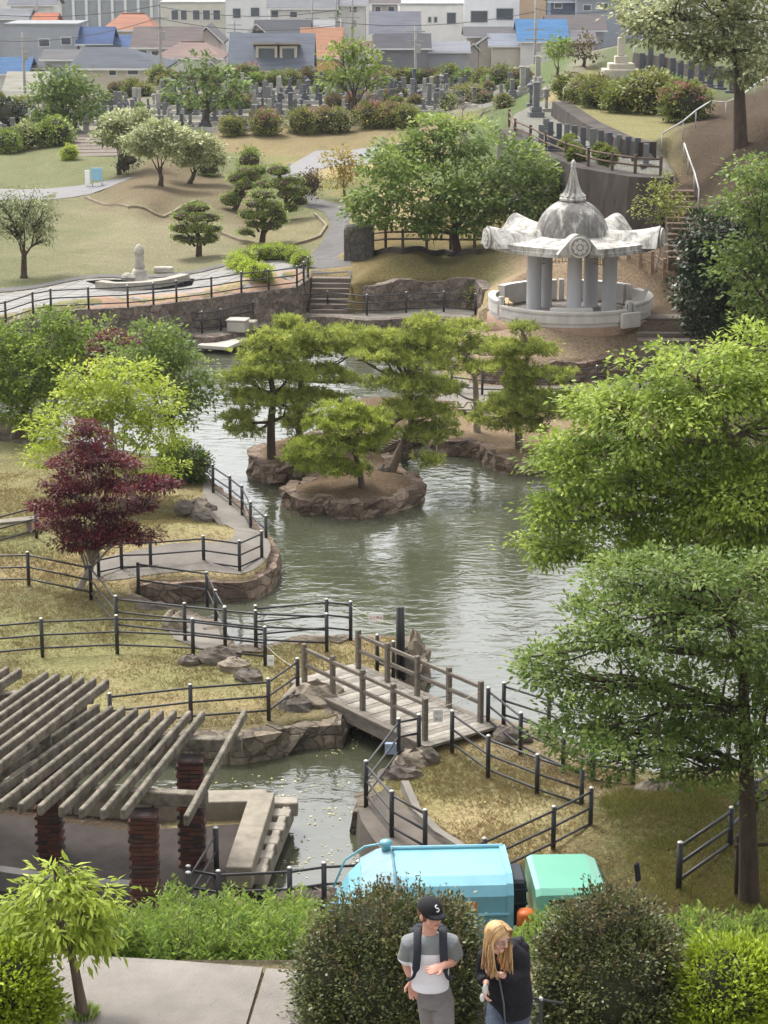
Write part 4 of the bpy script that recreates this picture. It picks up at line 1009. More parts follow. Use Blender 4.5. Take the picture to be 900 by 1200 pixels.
# gate panel standing proud of the wall
g = pol(3.62, R(38), 2.05); MB().box(g, (.95, .18, .62), rz=R(33), bev=.02).build('gate_panel', whitew, pav)
for a in (-66, 42, 124, 182):
    q = pol(3.26, R(a), 2.3); MB().box(q, (.22, .22, .95), rz=R(a), bev=.02).build('gate_post', whitew, pav)
q = pol(3.05, R(62), 2.62); mb = MB(); mb.add([q + Vector((-.28, -.03, 0)), q + Vector((.2, -.03, 0)), q + Vector((.55, -.03, .72)), q + Vector((-.28, .03, 0)), q + Vector((.2, .03, 0)), q + Vector((.55, .03, .72))], [(0, 1, 2), (5, 4, 3), (0, 3, 4, 1), (1, 4, 5, 2), (2, 5, 3, 0)]); mb.build('slanted_panel', whitew, pav)
# small black rails in the wall openings
for a in (-60, 40):
    for k in range(2):
        q = pol(3.3, R(a + k * 5), 1.9); MB().tube([q, q + Vector((0, 0, .75))], .02, 6).build('rail', black, pav)
# columns
CA = [0, R(72), R(-72), R(144), R(-144)]
for a in CA:
    q = pol(1.66, a, 1.86)
    MB().lathe(q, [(.37, 0), (.37, .08), (.31, .12), (.30, 2.75), (.32, 2.8), (.32, 3.1)], 20).build('column', colm, pav)
# hanging lattice screens at the back
for a in (R(164), R(196), R(125), R(-125)):
    q = pol(1.45, a, 4.2); mb = MB(); ang = FR + a + math.pi / 2
    M = Matrix.Rotation(ang, 3, 'Z')
    for i in range(5):
        mb.box(q + M @ Vector((-.32 + i * .16, 0, 0)), (.025, .02, .9), rz=ang)
        mb.box(q + M @ Vector((0, .0215, -.4 + i * .2)), (.66, .02, .025), rz=ang)
    mb.build('lattice', mat('tan_lattice', srgb(166, 146, 92), .8), pav)
# roof: pentagonal slab, edge dips between the horns
RZ = 4.62
def redge(a):   # radius and height of the eave at azimuth a
    k = (a / R(72)) % 1.0; d = abs(k - .5) * 2     # 1 at a horn, 0 between
    r = 3.84 * math.cos(R(36)) / math.cos(R(36) * d) * (1 - .02 * (1 - d * d)); z = RZ + .20 * d ** 4
    return r, z
n = 120; mb = MB(); vs = []; fs = []
lev = [(.30, .0, 'b'), (1.0, 0, 'b'), (1.0, .15, 't'), (.98, .155, 't'), (.98, .34, 't'), (.95, .36, 't'), (.7, .42, 't'), (.42, .62, 't')]
for fr, dz, w in lev:
    for i in range(n):
        a = 2 * math.pi * i / n; r, z = redge(a)
        zz = z * min(1, 1) + dz if fr > .6 else RZ + dz
        vs.append(pol(r * fr if fr > .5 else 3.1 * fr, a, zz))
for j in range(len(lev) - 1):
    for i in range(n): fs.append((j * n + i, j * n + (i + 1) % n, (j + 1) * n + (i + 1) % n, (j + 1) * n + i))
fs.append(tuple(range(n))); fs.append(tuple((len(lev) - 1) * n + i for i in range(n)))
mb.add(vs, fs, 0, False).build('roof', roofw, pav)
# horns: barrel ridges running from the dome to the corners, ending in discs
for a in CA:
    mb = MB(); K = 17; rows = 12; vs = []; fs = []
    ca, sa = math.cos(FR + a), math.sin(FR + a)
    for j in range(rows + 1):
        t = j / rows; rad = 1.1 + (3.74 - 1.1) * t
        w = .44 + .03 * math.sin(t * 3) + .06 * t; h = .66 + .18 * t ** 2 - .08 * math.sin(t * math.pi)
        z0 = RZ + .16 + .06 * t
        for k in range(K):
            th = math.pi * k / (K - 1); x = -math.cos(th); s_ = math.sin(th)
            # flared skirt either side of a round barrel
            xx = w * x * (1 + .75 * (1 - s_) ** 2.2); zz = h * s_ ** .8
            vs.append((O.x + ca * rad - sa * xx, O.y + sa * rad + ca * xx, z0 + zz))
    for j in range(rows):
        for k in range(K - 1): fs.append((j * K + k, (j + 1) * K + k, (j + 1) * K + k + 1, j * K + k + 1))
    fs.append(tuple(rows * K + k for k in range(K))); fs.append(tuple(range(K)))
    horn = mb.add(vs, fs, 0, False).build('horn', roofw, pav)
    # disc with a flower crest on the end
    c = Vector((O.x + ca * 3.77, O.y + sa * 3.77, RZ + .55)); mb = MB(); vs = []; fs = []
    def dsk(r, d0, d1, cx=0, cz=0, n=24, mi=0):
        v0 = []
        for dd in (d0, d1):
            for k in range(n):
                th = 2 * math.pi * k / n; x = cx + r * math.cos(th); z = cz + r * math.sin(th)
                v0.append((c.x - sa * x + ca * dd, c.y + ca * x + sa * dd, c.z + z))
        mb.add(v0, [tuple(range(n - 1, -1, -1)), tuple(range(n, 2 * n))] + [(k, (k + 1) % n, n + (k + 1) % n, n + k) for k in range(n)], mi)
    dsk(.43, 0, .07); dsk(.36, .069, .085, mi=1)
    for k in range(8): dsk(.085, .084, .115, .22 * math.cos(k * math.pi / 4), .22 * math.sin(k * math.pi / 4), 12)
    dsk(.10, .084, .12)
    d = mb.build('crest', [whitew, mat('crest_recess', srgb(140, 136, 130), .8, .1)], horn)
# dome, collar, spire
MB().lathe((O.x, O.y, 0), [(1.62, RZ + .1), (1.62, RZ + .3)] + [(1.56 * math.cos(t) ** .92, RZ + .3 + 1.72 * math.sin(t)) for t in [i * R(84) / 14 for i in range(15)]], 40).build('dome', domem, pav)
mb = MB(); n = 48; prof = [(.42, 6.56), (.55, 6.60), (.56, 6.68), (.50, 6.73), (.50, 6.78), (.36, 6.92), (.27, 7.1), (.20, 7.35), (.145, 7.6), (.10, 7.85), (.075, 7.95)]
vs = []; fs = []
for i, (r, z) in enumerate(prof):
    for k in range(n):
        th = 2 * math.pi * k / n; fl = 1 + (.12 * math.cos(th * 12) if i >= 4 else 0); vs.append((O.x + r * fl * math.cos(th), O.y + r * fl * math.sin(th), z))
for j in range(len(prof) - 1):
    for k in range(n): fs.append((j * n + k, j * n + (k + 1) % n, (j + 1) * n + (k + 1) % n, (j + 1) * n + k))
fs.append(tuple((len(prof) - 1) * n + k for k in range(n)))
mb.add(vs, fs, 0, False)
mb.lathe((O.x, O.y, 0), [(.11, 7.93), (.12, 7.98), (.08, 8.02), (.10, 8.08), (.105, 8.14), (.07, 8.2), (.02, 8.27)], 16)
mb.build('spire', roofw, pav)
# ================================================================== FOLIAGE
def unit(v): return v / np.maximum(np.linalg.norm(v, axis=-1, keepdims=True), 1e-9)
def leaf_mesh(name, P0, D, Nn, L, W, vals, m, parent=None, needle=False):
    """one kite-shaped blade per row"""
    S = unit(np.cross(D, Nn)) * (W[:, None] / 2)
    mid = P0 + D * (L * .45)[:, None]
    fold = Nn * (L * .06)[:, None]
    V = np.stack([P0, mid + S + fold, P0 + D * L[:, None], mid - S + fold], 1).reshape(-1, 3).astype(np.float32)
    n = len(P0)
    off = np.array(ORIGIN.get(parent.name, (0, 0, 0))) if parent is not None else np.zeros(3)
    V = V - off.astype(np.float32)
    me = bpy.data.meshes.new(name)
    me.vertices.add(n * 4); me.vertices.foreach_set('co', V.ravel())
    me.loops.add(n * 4); me.loops.foreach_set('vertex_index', np.arange(n * 4, dtype=np.int32))
    me.polygons.add(n); me.polygons.foreach_set('loop_start', np.arange(0, n * 4, 4, dtype=np.int32))
    a = me.attributes.new('v', 'FLOAT', 'FACE'); a.data.foreach_set('value', vals.astype(np.float32))
    me.materials.append(m); me.update()
    o = bpy.data.objects.new(name, me); COL.objects.link(o)
    if parent is not None: o.parent = parent; ORIGIN[o.name] = Vector(off)
    return o
def rdir(n, rng):
    v = rng.normal(size=(n, 3)); return unit(v)
def foliage(lobes, rng, leaf=.14, width=.5, sub=.42, n_sub=1.0, per=30, droop=.2, flat=.55, shell=.45, up=.3, vbase=0.0, hbias=0.0):
    """lobes: (centre, rx, ry, rz[, v offset]) -> arrays for leaf_mesh. clumps of leaves inside each lobe"""
    PP = []; DD = []; NN = []; VV = []; CC = []
    for lb in lobes:
        c, rx, ry, rz = lb[:4]; vo = lb[4] if len(lb) > 4 else 0
        area = 4 * math.pi * ((rx * ry) ** 1.6 / 3 + (rx * rz) ** 1.6 / 3 + (ry * rz) ** 1.6 / 3) ** (1 / 1.6)
        ns = max(3, int(area / (math.pi * sub * sub) * n_sub * 1.7))
        d = rdir(ns, rng); d[:, 2] = np.where(d[:, 2] < 0, d[:, 2] * (1 - up), d[:, 2])
        r = (shell + (1 - shell) * rng.random(ns) ** .6) * (1 + rng.normal(0, .07, ns))
        sc = np.array(c)[None] + d * r[:, None] * np.array([rx, ry, rz])[None]
        sv = rng.random(ns)
        for i in range(1): CC.append(sc)
        k = np.repeat(np.arange(ns), per); n = len(k)
        ss = sub * (.7 + .6 * rng.random(ns))
        o = rng.normal(size=(n, 3)) * np.array([.5, .5, .5 * flat]) * ss[k][:, None]
        p = sc[k] + o
        out = unit(d[k] * .6 + unit(o) * .7 + rdir(n, rng) * .6); out[:, 2] -= droop + .0; out = unit(out)
        nn = unit(rdir(n, rng) * .7 + np.array([0, 0, 1.0]))
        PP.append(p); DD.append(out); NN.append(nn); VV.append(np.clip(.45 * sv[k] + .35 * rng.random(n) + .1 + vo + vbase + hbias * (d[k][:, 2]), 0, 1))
    p = np.concatenate(PP); n = len(p)
    L = leaf * 1.0 * (.65 + .7 * rng.random(n))
    return p, np.concatenate(DD), np.concatenate(NN), L, L * width * 1.15, np.concatenate(VV), np.concatenate(CC)
def needles(lobes, rng, length=.13, width=.1, sub=.3, n_sub=1.0, tufts=8, per=9, flat=.4):
    PP = []; DD = []; VV = []; CC = []
    for lb in lobes:
        c, rx, ry, rz = lb[:4]; vo = lb[4] if len(lb) > 4 else 0
        area = math.pi * rx * ry * 1.3 + math.pi * (rx + ry) * rz
        ns = max(4, int(area / (math.pi * sub * sub) * n_sub * 1.4))
        d = rdir(ns, rng); d[:, 2] = np.abs(d[:, 2]) * np.where(rng.random(ns) < .25, -.6, 1)
        r = .35 + .65 * rng.random(ns) ** .55
        sc = np.array(c)[None] + d * r[:, None] * np.array([rx, ry, rz])[None]; CC.append(sc); sv = rng.random(ns)
        k = np.repeat(np.arange(ns), tufts)
        tp = sc[k] + rng.normal(size=(len(k), 3)) * np.array([.55, .55, .55 * flat]) * sub; tv = rng.random(len(k))
        ax = unit(d[k] * .5 + rdir(len(k), rng) * .5 + np.array([0, 0, .7]))
        j = np.repeat(np.arange(len(k)), per)
        dd = unit(ax[j] * .8 + rdir(len(j), rng))
        PP.append(tp[j]); DD.append(dd); VV.append(np.clip(.4 * sv[k][j] + .35 * tv[j] + .15 * rng.random(len(j)) + .05 + vo, 0, 1))
    p = np.concatenate(PP); D = np.concatenate(DD); n = len(p)
    L = length * (.7 + .6 * rng.random(n))
    return p, D, unit(rdir(n, rng)), L, L * width, np.concatenate(VV), np.concatenate(CC)
bark = mat('bark', srgb(112, 98, 86), .95, .3, 6, .7, 20, stretch=(1, 1, .3))
barkd = mat('dark_bark', srgb(78, 66, 56), .95, .3, 6, .7, 20, stretch=(1, 1, .3))
barkp = mat('pale_bark', srgb(150, 140, 128), .95, .2, 6, .5, 20, stretch=(1, 1, .3))
def trunk_mesh(base, lobes, parent, m, r0, rng, fork=.45, twigs=None, ntw=0, lean=0, name='trunk', maxl=16, spine=None):
    """tapered trunk with one bent limb into every lobe and twigs into the clumps"""
    mb = MB(); base = Vector(base)
    cs = [Vector(l[0]) for l in lobes]; top = sum(cs, Vector()) / len(cs)
    zt = max(c.z for c in cs)
    f = Vector((base.x + (top.x - base.x) * .55, base.y + (top.y - base.y) * .55, base.z + (top.z - base.z) * fork))
    if spine:
        sp = [at(a, b, base.y + d) for a, b, d in spine]; pts = smooth_poly([base - Vector((0, 0, .25)), base] + sp, 3, False); n = len(pts)
        mb.tube(pts, [r0 * (1.25 - 1.05 * i / (n - 1)) for i in range(n)], 9); ends = []
        for c in cs:
            cand = [q for q in sp if q.z < c.z + .3] or sp[:1]; q = min(cand, key=lambda s_: (s_ - c).length)
            a = q.lerp(c, .5) + Vector((rng.normal() * .15, rng.normal() * .15, rng.normal() * .1 + .1)); mb.tube([q, q.lerp(a, .5), a, c], [r0 * .34, r0 * .27, r0 * .19, r0 * .07], 6); ends.append((a, c))
        for i in (rng.choice(len(twigs), min(ntw, len(twigs)), replace=False) if ntw else []):
            q = Vector(twigs[i]); a, c = min(ends, key=lambda e: (e[1] - q).length); s_ = a.lerp(c, rng.random() * .8)
            mb.tube([s_, s_.lerp(q, .55) + Vector((rng.normal() * .08, rng.normal() * .08, rng.normal() * .06)), q], [r0 * .13, r0 * .09, r0 * .035], 4)
        mb.build(name, m, parent); return
    b2 = base.lerp(f, .5) + Vector((rng.normal() * .08 + lean, rng.normal() * .08, 0))
    mb.tube([base - Vector((0, 0, .25)), base + Vector((0, 0, .02)), base.lerp(b2, .25), b2, f], [r0 * 1.5, r0 * 1.3, r0 * 1.02, r0 * .88, r0 * .75], 9)
    ends = []
    for c in sorted(cs, key=lambda q: q.z)[:maxl] if len(cs) > maxl else cs:
        a = f.lerp(c, .5) + Vector((rng.normal() * .1, rng.normal() * .1, -.08 * (c - f).length + .0)) * 1.0
        s = Vector(b2).lerp(f, min(1, max(.15, .5 + (c.z - top.z) * .25))) if c.z < top.z else f
        a = s.lerp(c, .5) + Vector((rng.normal() * .15, rng.normal() * .15, rng.normal() * .1 + .1))
        mb.tube([s, s.lerp(a, .5) + Vector((rng.normal() * .05, rng.normal() * .05, 0)), a, c], [r0 * .36, r0 * .27, r0 * .19, r0 * .07], 6); ends.append((a, c))
    if twigs is not None and ntw:
        idx = rng.choice(len(twigs), min(ntw, len(twigs)), replace=False)
        for i in idx:
            q = Vector(twigs[i]); a, c = min(ends, key=lambda e: (e[1] - q).length); s = a.lerp(c, rng.random() * .8)
            mb.tube([s, s.lerp(q, .55) + Vector((rng.normal() * .08, rng.normal() * .08, rng.normal() * .06)), q], [r0 * .13, r0 * .09, r0 * .035], 4)
    return mb.build(name, m, parent)
def lobes_px(l, Y, zoff=0):
    """(px, py, rx_px, ry_px, depth offset m[, v]) -> world lobes at depth Y"""
    out = []
    for e in l:
        px, py, rx, ry, dy = e[:5]; c = at(px, py, Y + dy); s = scale_at(c)
        rxm = rx / s; rzm = ry / s; out.append((c, rxm, min((rxm + rzm) / 2 * 1.05, rxm * 1.4), rzm) + ((e[5],) if len(e) > 5 else ()))
    return out
def tree(label, cat, base, lpx, m, bm_, r0=.15, kind='leaf', group=None, name='broadleaf_tree', seed=1, ntw=60, fork=.45, Yc=None, spine=None, **kw):
    rng = np.random.default_rng(seed)
    t = thing(name, label, cat, base, group)
    lobes = lobes_px(lpx, base[1] if Yc is None else Yc)
    if kind == 'leaf': r = foliage(lobes, rng, **kw)
    else: r = needles(lobes, rng, **kw)
    leaf_mesh('crown', *r[:6], m, t)
    trunk_mesh(base, lobes, t, bm_, r0, rng, twigs=r[6], ntw=ntw, fork=fork, spine=spine)
    return t
S = srgb
g_bright = leafmat('leaf_bright_green', [S(60, 80, 34), S(94, 116, 48), S(127, 148, 64), S(162, 180, 92)])
g_mid = leafmat('leaf_mid_green', [S(44, 62, 32), S(74, 96, 48), S(104, 126, 64), S(138, 154, 88)])
g_olive = leafmat('leaf_olive_green', [S(52, 60, 30), S(80, 92, 42), S(108, 120, 56), S(140, 148, 78)])
g_lime = leafmat('leaf_lime_green', [S(84, 100, 36), S(122, 140, 52), S(152, 168, 68), S(180, 192, 92)])
g_dark = leafmat('leaf_dark_evergreen', [S(16, 26, 16), S(28, 42, 24), S(42, 58, 32), S(70, 84, 50)], trans=.12, rough=.35)
g_red = leafmat('leaf_purple_maple', [S(38, 16, 24), S(70, 26, 38), S(96, 38, 50), S(124, 66, 74)], trans=.3)
g_pine = leafmat('pine_needles', [S(70, 84, 44), S(112, 126, 64), S(150, 162, 84), S(188, 194, 118)], trans=.25)
g_pinel = leafmat('pine_needles_fresh', [S(72, 86, 40), S(108, 124, 54), S(140, 154, 70), S(172, 182, 100)], trans=.3)
g_grey = leafmat('leaf_blossom_grey_green', [S(66, 80, 52), S(102, 114, 78), S(150, 158, 122), S(216, 218, 200)], trans=.25)
g_hedge = leafmat('leaf_hedge', [S(36, 44, 28), S(60, 70, 42), S(88, 96, 58), S(128, 122, 88)], trans=.12, rough=.4)
g_topi = leafmat('leaf_topiary', [S(64, 82, 40), S(96, 116, 54), S(126, 146, 70), S(156, 172, 92)], trans=.15)
g_gold = leafmat('leaf_golden', [S(90, 90, 38), S(120, 112, 50), S(144, 130, 62), S(160, 150, 86)])
g_bush = leafmat('leaf_box_bush', [S(70, 86, 30), S(106, 126, 40), S(140, 160, 54), S(172, 188, 82)], rough=.4)
g_russet = leafmat('leaf_russet', [S(52, 54, 34), S(78, 74, 48), S(96, 86, 60), S(116, 104, 76)])
g_pink = leafmat('azalea_pink', [S(50, 62, 32), S(70, 80, 40), S(150, 70, 92), S(196, 92, 122)], trans=.2)
g_azal = leafmat('azalea_green', [S(62, 76, 38), S(94, 104, 52), S(126, 130, 70), S(156, 150, 98)], trans=.2)
g_white = leafmat('azalea_white', [S(60, 76, 36), S(92, 108, 50), S(150, 156, 110), S(214, 210, 190)], trans=.2)
g_feather = leafmat('leaf_feathery_shrub', [S(50, 70, 32), S(78, 102, 44), S(108, 132, 60), S(140, 158, 84)], trans=.4)
g_grass = leafmat('grass_blades', [S(92, 96, 48), S(128, 126, 66), S(160, 150, 92), S(186, 170, 118)], trans=.3)

# ---------- the two big trees on the right
b_low = P(878, 1046, .2)
tree('big tree with darker feathery leaves whose staked trunk stands at the lower right', 'tree', b_low,
     [(800, 668, 70, 26, -.2), (890, 680, 80, 34, .2), (735, 668, 40, 20, 0), (860, 730, 95, 60, 0), (760, 735, 80, 55, -.5), (700, 790, 80, 55, .3), (640, 790, 45, 32, .5), (740, 850, 95, 48, -.4), (840, 820, 95, 70, .2), (680, 850, 55, 40, .6), (900, 860, 90, 55, 0), (760, 690, 90, 48, .8), (820, 900, 60, 26, -.2), (940, 760, 90, 90, .6), (690, 735, 45, 35, .2), (620, 770, 24, 15, .4), (720, 890, 50, 20, 0), (890, 930, 38, 14, .3)],
     g_mid, barkd, r0=.19, seed=21, leaf=.115, width=.42, sub=.33, per=44, n_sub=.82, ntw=220, vbase=.04, flat=.42, droop=.12, spine=[(877, 980, 0), (875, 900, 0), (872, 830, .1), (868, 770, .1), (850, 720, 0)])
b_up = Vector((P(985, 1010, .2).x, 42.5, .2))
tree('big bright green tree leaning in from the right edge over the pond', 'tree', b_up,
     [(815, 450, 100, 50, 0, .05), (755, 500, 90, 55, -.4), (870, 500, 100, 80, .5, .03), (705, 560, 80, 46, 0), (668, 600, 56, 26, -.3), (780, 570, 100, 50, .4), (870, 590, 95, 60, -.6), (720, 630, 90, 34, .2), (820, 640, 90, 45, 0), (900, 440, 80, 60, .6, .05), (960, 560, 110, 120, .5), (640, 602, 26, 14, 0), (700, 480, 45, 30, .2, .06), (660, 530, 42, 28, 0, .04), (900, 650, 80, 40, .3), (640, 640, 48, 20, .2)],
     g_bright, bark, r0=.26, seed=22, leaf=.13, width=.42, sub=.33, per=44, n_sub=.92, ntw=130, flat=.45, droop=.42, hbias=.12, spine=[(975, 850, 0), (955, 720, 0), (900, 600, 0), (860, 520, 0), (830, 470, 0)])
# stakes supporting the trunk
t = thing('tree_stake', 'rough timber stake frame propping the trunk of the big darker tree', 'tree stake', b_low)
for (a, b, dx) in ((863, 1047, -.02), (908, 1040, .08)):
    q = P(a, b, .1); MB().tube([q, q + Vector((dx, .05, 1.15))], .05, 7).build('stake', barkd, t)
q = P(858, 1047, .1) + Vector((0, -.02, .98)); MB().tube([q, q + Vector((.85, 0, .04))], .04, 7).build('crossbar', barkd, t)
# slim tree behind the fence
b = P(779, 927, .1)
tree('slim young tree with sparse drooping sprays between the fences', 'tree', b, [(775, 870, 26, 24, 0), (760, 840, 30, 22, .2), (795, 850, 24, 24, 0)], g_mid, barkd, r0=.05, seed=25, leaf=.13, width=.4, sub=.3, per=22, n_sub=.5, ntw=20)

# ---------- left maples
tree('broad light green maple at the left edge behind the purple maple', 'tree', P(17, 512, 0), [(20, 440, 55, 50, 0), (60, 410, 55, 36, .5), (-20, 430, 50, 50, 0), (85, 440, 40, 42, 0), (40, 480, 50, 25, -.5), (0, 400, 38, 25, .3), (110, 395, 28, 24, .8), (60, 375, 30, 14, .5)],
     g_bright, bark, r0=.14, seed=31, leaf=.15, width=.5, sub=.36, per=30, n_sub=.85, flat=.45, group=None, vbase=-.1)
tree('yellow green maple standing directly behind the purple maple', 'tree', P(160, 590, .2), [(125, 475, 46, 30, -.1), (150, 445, 40, 26, 0, .1), (185, 475, 36, 26, -.2, .06), (110, 470, 42, 30, -.4), (70, 500, 38, 26, 0), (140, 500, 44, 26, -.3), (190, 510, 32, 24, 0), (55, 535, 34, 14, 0), (170, 545, 44, 20, .2), (95, 440, 34, 18, .2)],
     g_lime, barkp, r0=.11, seed=32, leaf=.13, width=.5, sub=.33, per=30, n_sub=.8, flat=.4)
tree('fuller green maple reaching out over the left channel', 'tree', P(205, 545, 0), [(200, 410, 34, 28, .5), (215, 440, 38, 30, .5), (180, 390, 28, 18, .8), (228, 465, 26, 22, .3), (205, 480, 40, 26, .6), (180, 430, 36, 34, .6), (150, 420, 30, 30, 1)],
     g_mid, bark, r0=.12, seed=33, leaf=.15, width=.5, sub=.36, per=30, n_sub=.85, flat=.45, vbase=.12)
tree('small dark red maple peeping out between the green maple crowns', 'tree', P(130, 520, 0), [(145, 406, 20, 12, 0), (118, 408, 16, 14, 0), (115, 430, 14, 18, 0), (128, 392, 14, 8, 0)], g_red, bark, r0=.07, seed=34, leaf=.12, width=.5, sub=.28, per=28, n_sub=1, ntw=20)
tree('purple leaved maple with bare pale twigs beside the lawn fences', 'tree', P(93, 690, .05), [(108, 515, 26, 12, .2), (88, 540, 30, 10, 0), (130, 545, 32, 10, .2), (95, 566, 44, 11, 0), (155, 568, 42, 10, -.2), (186, 568, 22, 8, 0), (72, 592, 38, 12, -.3), (125, 595, 40, 12, .3), (64, 612, 26, 9, .2), (112, 618, 46, 10, -.3), (145, 628, 44, 8, -.2), (90, 636, 34, 8, 0), (98, 497, 14, 7, 0), (112, 532, 22, 10, -.3), (168, 590, 20, 7, .1)],
     g_red, barkp, r0=.11, seed=35, leaf=.11, width=.36, sub=.24, per=40, n_sub=1.25, flat=.35, ntw=110, fork=.22)
def bush(label, base, lpx, m, cat='shrub', name='round_shrub', seed=1, group=None, Y=None, stem=.05, **kw):
    rng = np.random.default_rng(seed)
    t = thing(name, label, cat, base, group)
    lobes = lobes_px(lpx, base[1] if Y is None else Y)
    k = dict(leaf=.07, width=.55, sub=.16, per=26, n_sub=1.0, shell=.86, flat=.8, up=0.0, droop=.0); k.update(kw)
    r = foliage(lobes, rng, **k)
    leaf_mesh('foliage', *r[:6], m, t)
    # woody interior so that no sky shows through the bush
    mb = MB()
    for l in lobes:
        c = Vector(l[0])
        for i in range(14):
            d = rng.normal(size=3); d[2] = abs(d[2]); d = d / np.linalg.norm(d)
            e = c + Vector((d[0] * l[1] * .85, d[1] * l[2] * .85, d[2] * l[3] * .85)); mb.tube([Vector((c.x, c.y, min(c.z, base[2]) if False else c.z - l[3] * .9)), c.lerp(e, .4), e], [stem, stem * .6, stem * .25], 5)
        mb.blob(c, (l[1] * .8, l[2] * .8, l[3] * .8), 0, 12, 8, 3, .06)
    mb.build('branches', barkd if m is not g_red else bark, t)
    return t
bush('dark glossy round evergreen shrub where the shore path begins', P(215, 566, 0), [(215, 543, 27, 21, 0), (200, 548, 16, 14, -.2)], g_mid, seed=41, leaf=.11, width=.45, sub=.18, per=34, n_sub=1.6, vbase=-.2)

# ---------- pines
def pine(label, base, lpx, seed, m=g_pine, r0=.13, bk=bark, lean_pts=None, **kw):
    rng = np.random.default_rng(seed)
    t = thing('pine_tree', label, 'pine tree', base, 'pines round the islands')
    lobes = lobes_px(lpx, base[1]); lobes = [(l[0], l[1] * 1.03, l[1] * .9, l[3] * .85) + tuple(l[4:]) for l in lobes]
    k = dict(length=.17, width=.17, sub=.27, tufts=9, per=12, n_sub=1.0); k.update(kw)
    r = needles(lobes, rng, **k)
    leaf_mesh('crown', *r[:6], m, t)
    mb = MB(); base = Vector(base)
    if lean_pts: sp = [at(a, b, base.y + d) for a, b, d in lean_pts]
    else:
        top = max((Vector(l[0]) for l in lobes), key=lambda c: c.z); sp = [base.lerp(Vector((base.x * .5 + top.x * .5, base.y, top.z)), q) + Vector((rng.normal() * .1, rng.normal() * .05, 0)) * (q > .1) for q in (.3, .55, .8)] + [top]
    pts = [base - Vector((0, 0, .2)), base] + sp; n = len(pts)
    mb.tube(smooth_poly(pts, 3, False), [r0 * (1.25 - .95 * i / (3 * (n - 1))) for i in range(3 * (n - 1) + 1)], 8)
    for l in lobes:
        c = Vector(l[0]); q = min(sp[:-1] if len(sp) > 1 else sp, key=lambda s: (s - c).length + max(0, s.z - c.z) * .8)
        mb.tube([q, q.lerp(c, .5) + Vector((rng.normal() * .1, rng.normal() * .1, -.08)), c], [r0 * .42, r0 * .3, r0 * .12], 6)
        for i in range(7):
            d = rng.normal(size=3); e = c + Vector((d[0] * l[1] * .45, d[1] * l[2] * .45, abs(d[2]) * l[3] * .4)); a = q.lerp(c, .55 + .4 * rng.random())
            mb.tube([a, a.lerp(e, .5) + Vector((0, 0, -.04)), e], [r0 * .14, r0 * .1, r0 * .05], 4)
    mb.build('trunk', bk, t)
    return t
pine('tall dark trunked pine on the left tip of the pine island', P(318, 535, .1), [(310, 420, 34, 12, 0), (290, 445, 30, 12, 0), (340, 440, 30, 12, .4), (300, 470, 34, 12, -.2), (280, 490, 22, 10, 0), (335, 475, 24, 12, .3), (290, 505, 22, 9, 0), (320, 400, 30, 14, .2), (270, 465, 14, 8, 0), (305, 435, 30, 10, -.6)], 61, bk=barkd, r0=.15)
pine('broad pine at the back of the island reaching above the dock', P(352, 522, .1), [(345, 395, 40, 14, 0), (375, 410, 36, 14, .4), (330, 415, 36, 16, .6), (370, 440, 36, 14, 0), (350, 465, 34, 14, -.3), (385, 470, 26, 12, 0), (350, 495, 30, 14, 0), (400, 395, 34, 12, .6), (420, 410, 18, 9, .5), (340, 380, 20, 8, .4), (410, 445, 22, 8, .8)], 62, r0=.14)
pine('low fresh green pine spreading over the front of the pine island', P(424, 572, .1), [(390, 500, 36, 13, 0, .05), (420, 495, 32, 13, .3, .04), (375, 525, 36, 13, -.3), (410, 525, 34, 12, 0), (385, 550, 32, 10, -.4), (412, 552, 24, 9, 0), (440, 490, 24, 10, .5), (360, 540, 22, 12, .1), (440, 515, 22, 9, .2), (395, 480, 26, 8, .3, .05)], 63, m=g_pinel, r0=.1, bk=barkd, lean_pts=[(421, 550, 0), (415, 530, 0), (405, 515, 0), (395, 495, 0)])
pine('leaning pine whose trunk slants up from the right of the pine island', P(458, 553, 0), [(470, 400, 34, 12, .4), (510, 395, 34, 12, .4), (450, 415, 34, 14, 0), (490, 425, 40, 14, 0), (470, 450, 38, 14, -.2), (505, 455, 32, 14, .2), (480, 480, 36, 14, 0), (510, 485, 30, 12, 0), (490, 510, 32, 12, -.2), (520, 505, 20, 12, 0), (500, 380, 24, 9, .5), (440, 395, 26, 10, .5), (420, 420, 16, 6, .4), (500, 540, 20, 6, -.4)], 64, r0=.16, lean_pts=[(470, 525, 0), (482, 495, 0), (480, 450, .1), (478, 415, .2)])
pine('pine with a crooked grey trunk on the headland below the pavilion', P(559, 503, .1), [(545, 385, 30, 10, 0), (525, 400, 26, 10, .3), (565, 405, 22, 10, 0), (540, 430, 30, 9, -.2), (525, 455, 18, 8, 0), (575, 430, 16, 7, .2), (540, 410, 28, 8, .4), (510, 415, 22, 9, 0)], 65, r0=.13, bk=barkp, n_sub=.7, lean_pts=[(558, 470, 0), (556, 440, 0), (546, 415, 0), (541, 392, 0)])
pine('layered pine standing in front of the pavilion steps', P(608, 524, .05), [(610, 385, 18, 8, 0), (600, 405, 34, 10, 0), (625, 410, 32, 9, .2), (590, 430, 30, 9, 0), (640, 440, 36, 9, 0), (600, 450, 26, 8, 0), (620, 470, 44, 14, 0), (590, 480, 34, 12, -.2), (650, 480, 46, 14, .2), (610, 500, 34, 12, -.2), (560, 490, 14, 10, .1), (680, 470, 30, 12, .3), (575, 415, 16, 6, 0)], 66, r0=.13)
mb = MB(); p = P(446, 515, .1); q = at(462, 492, p.y + .3)
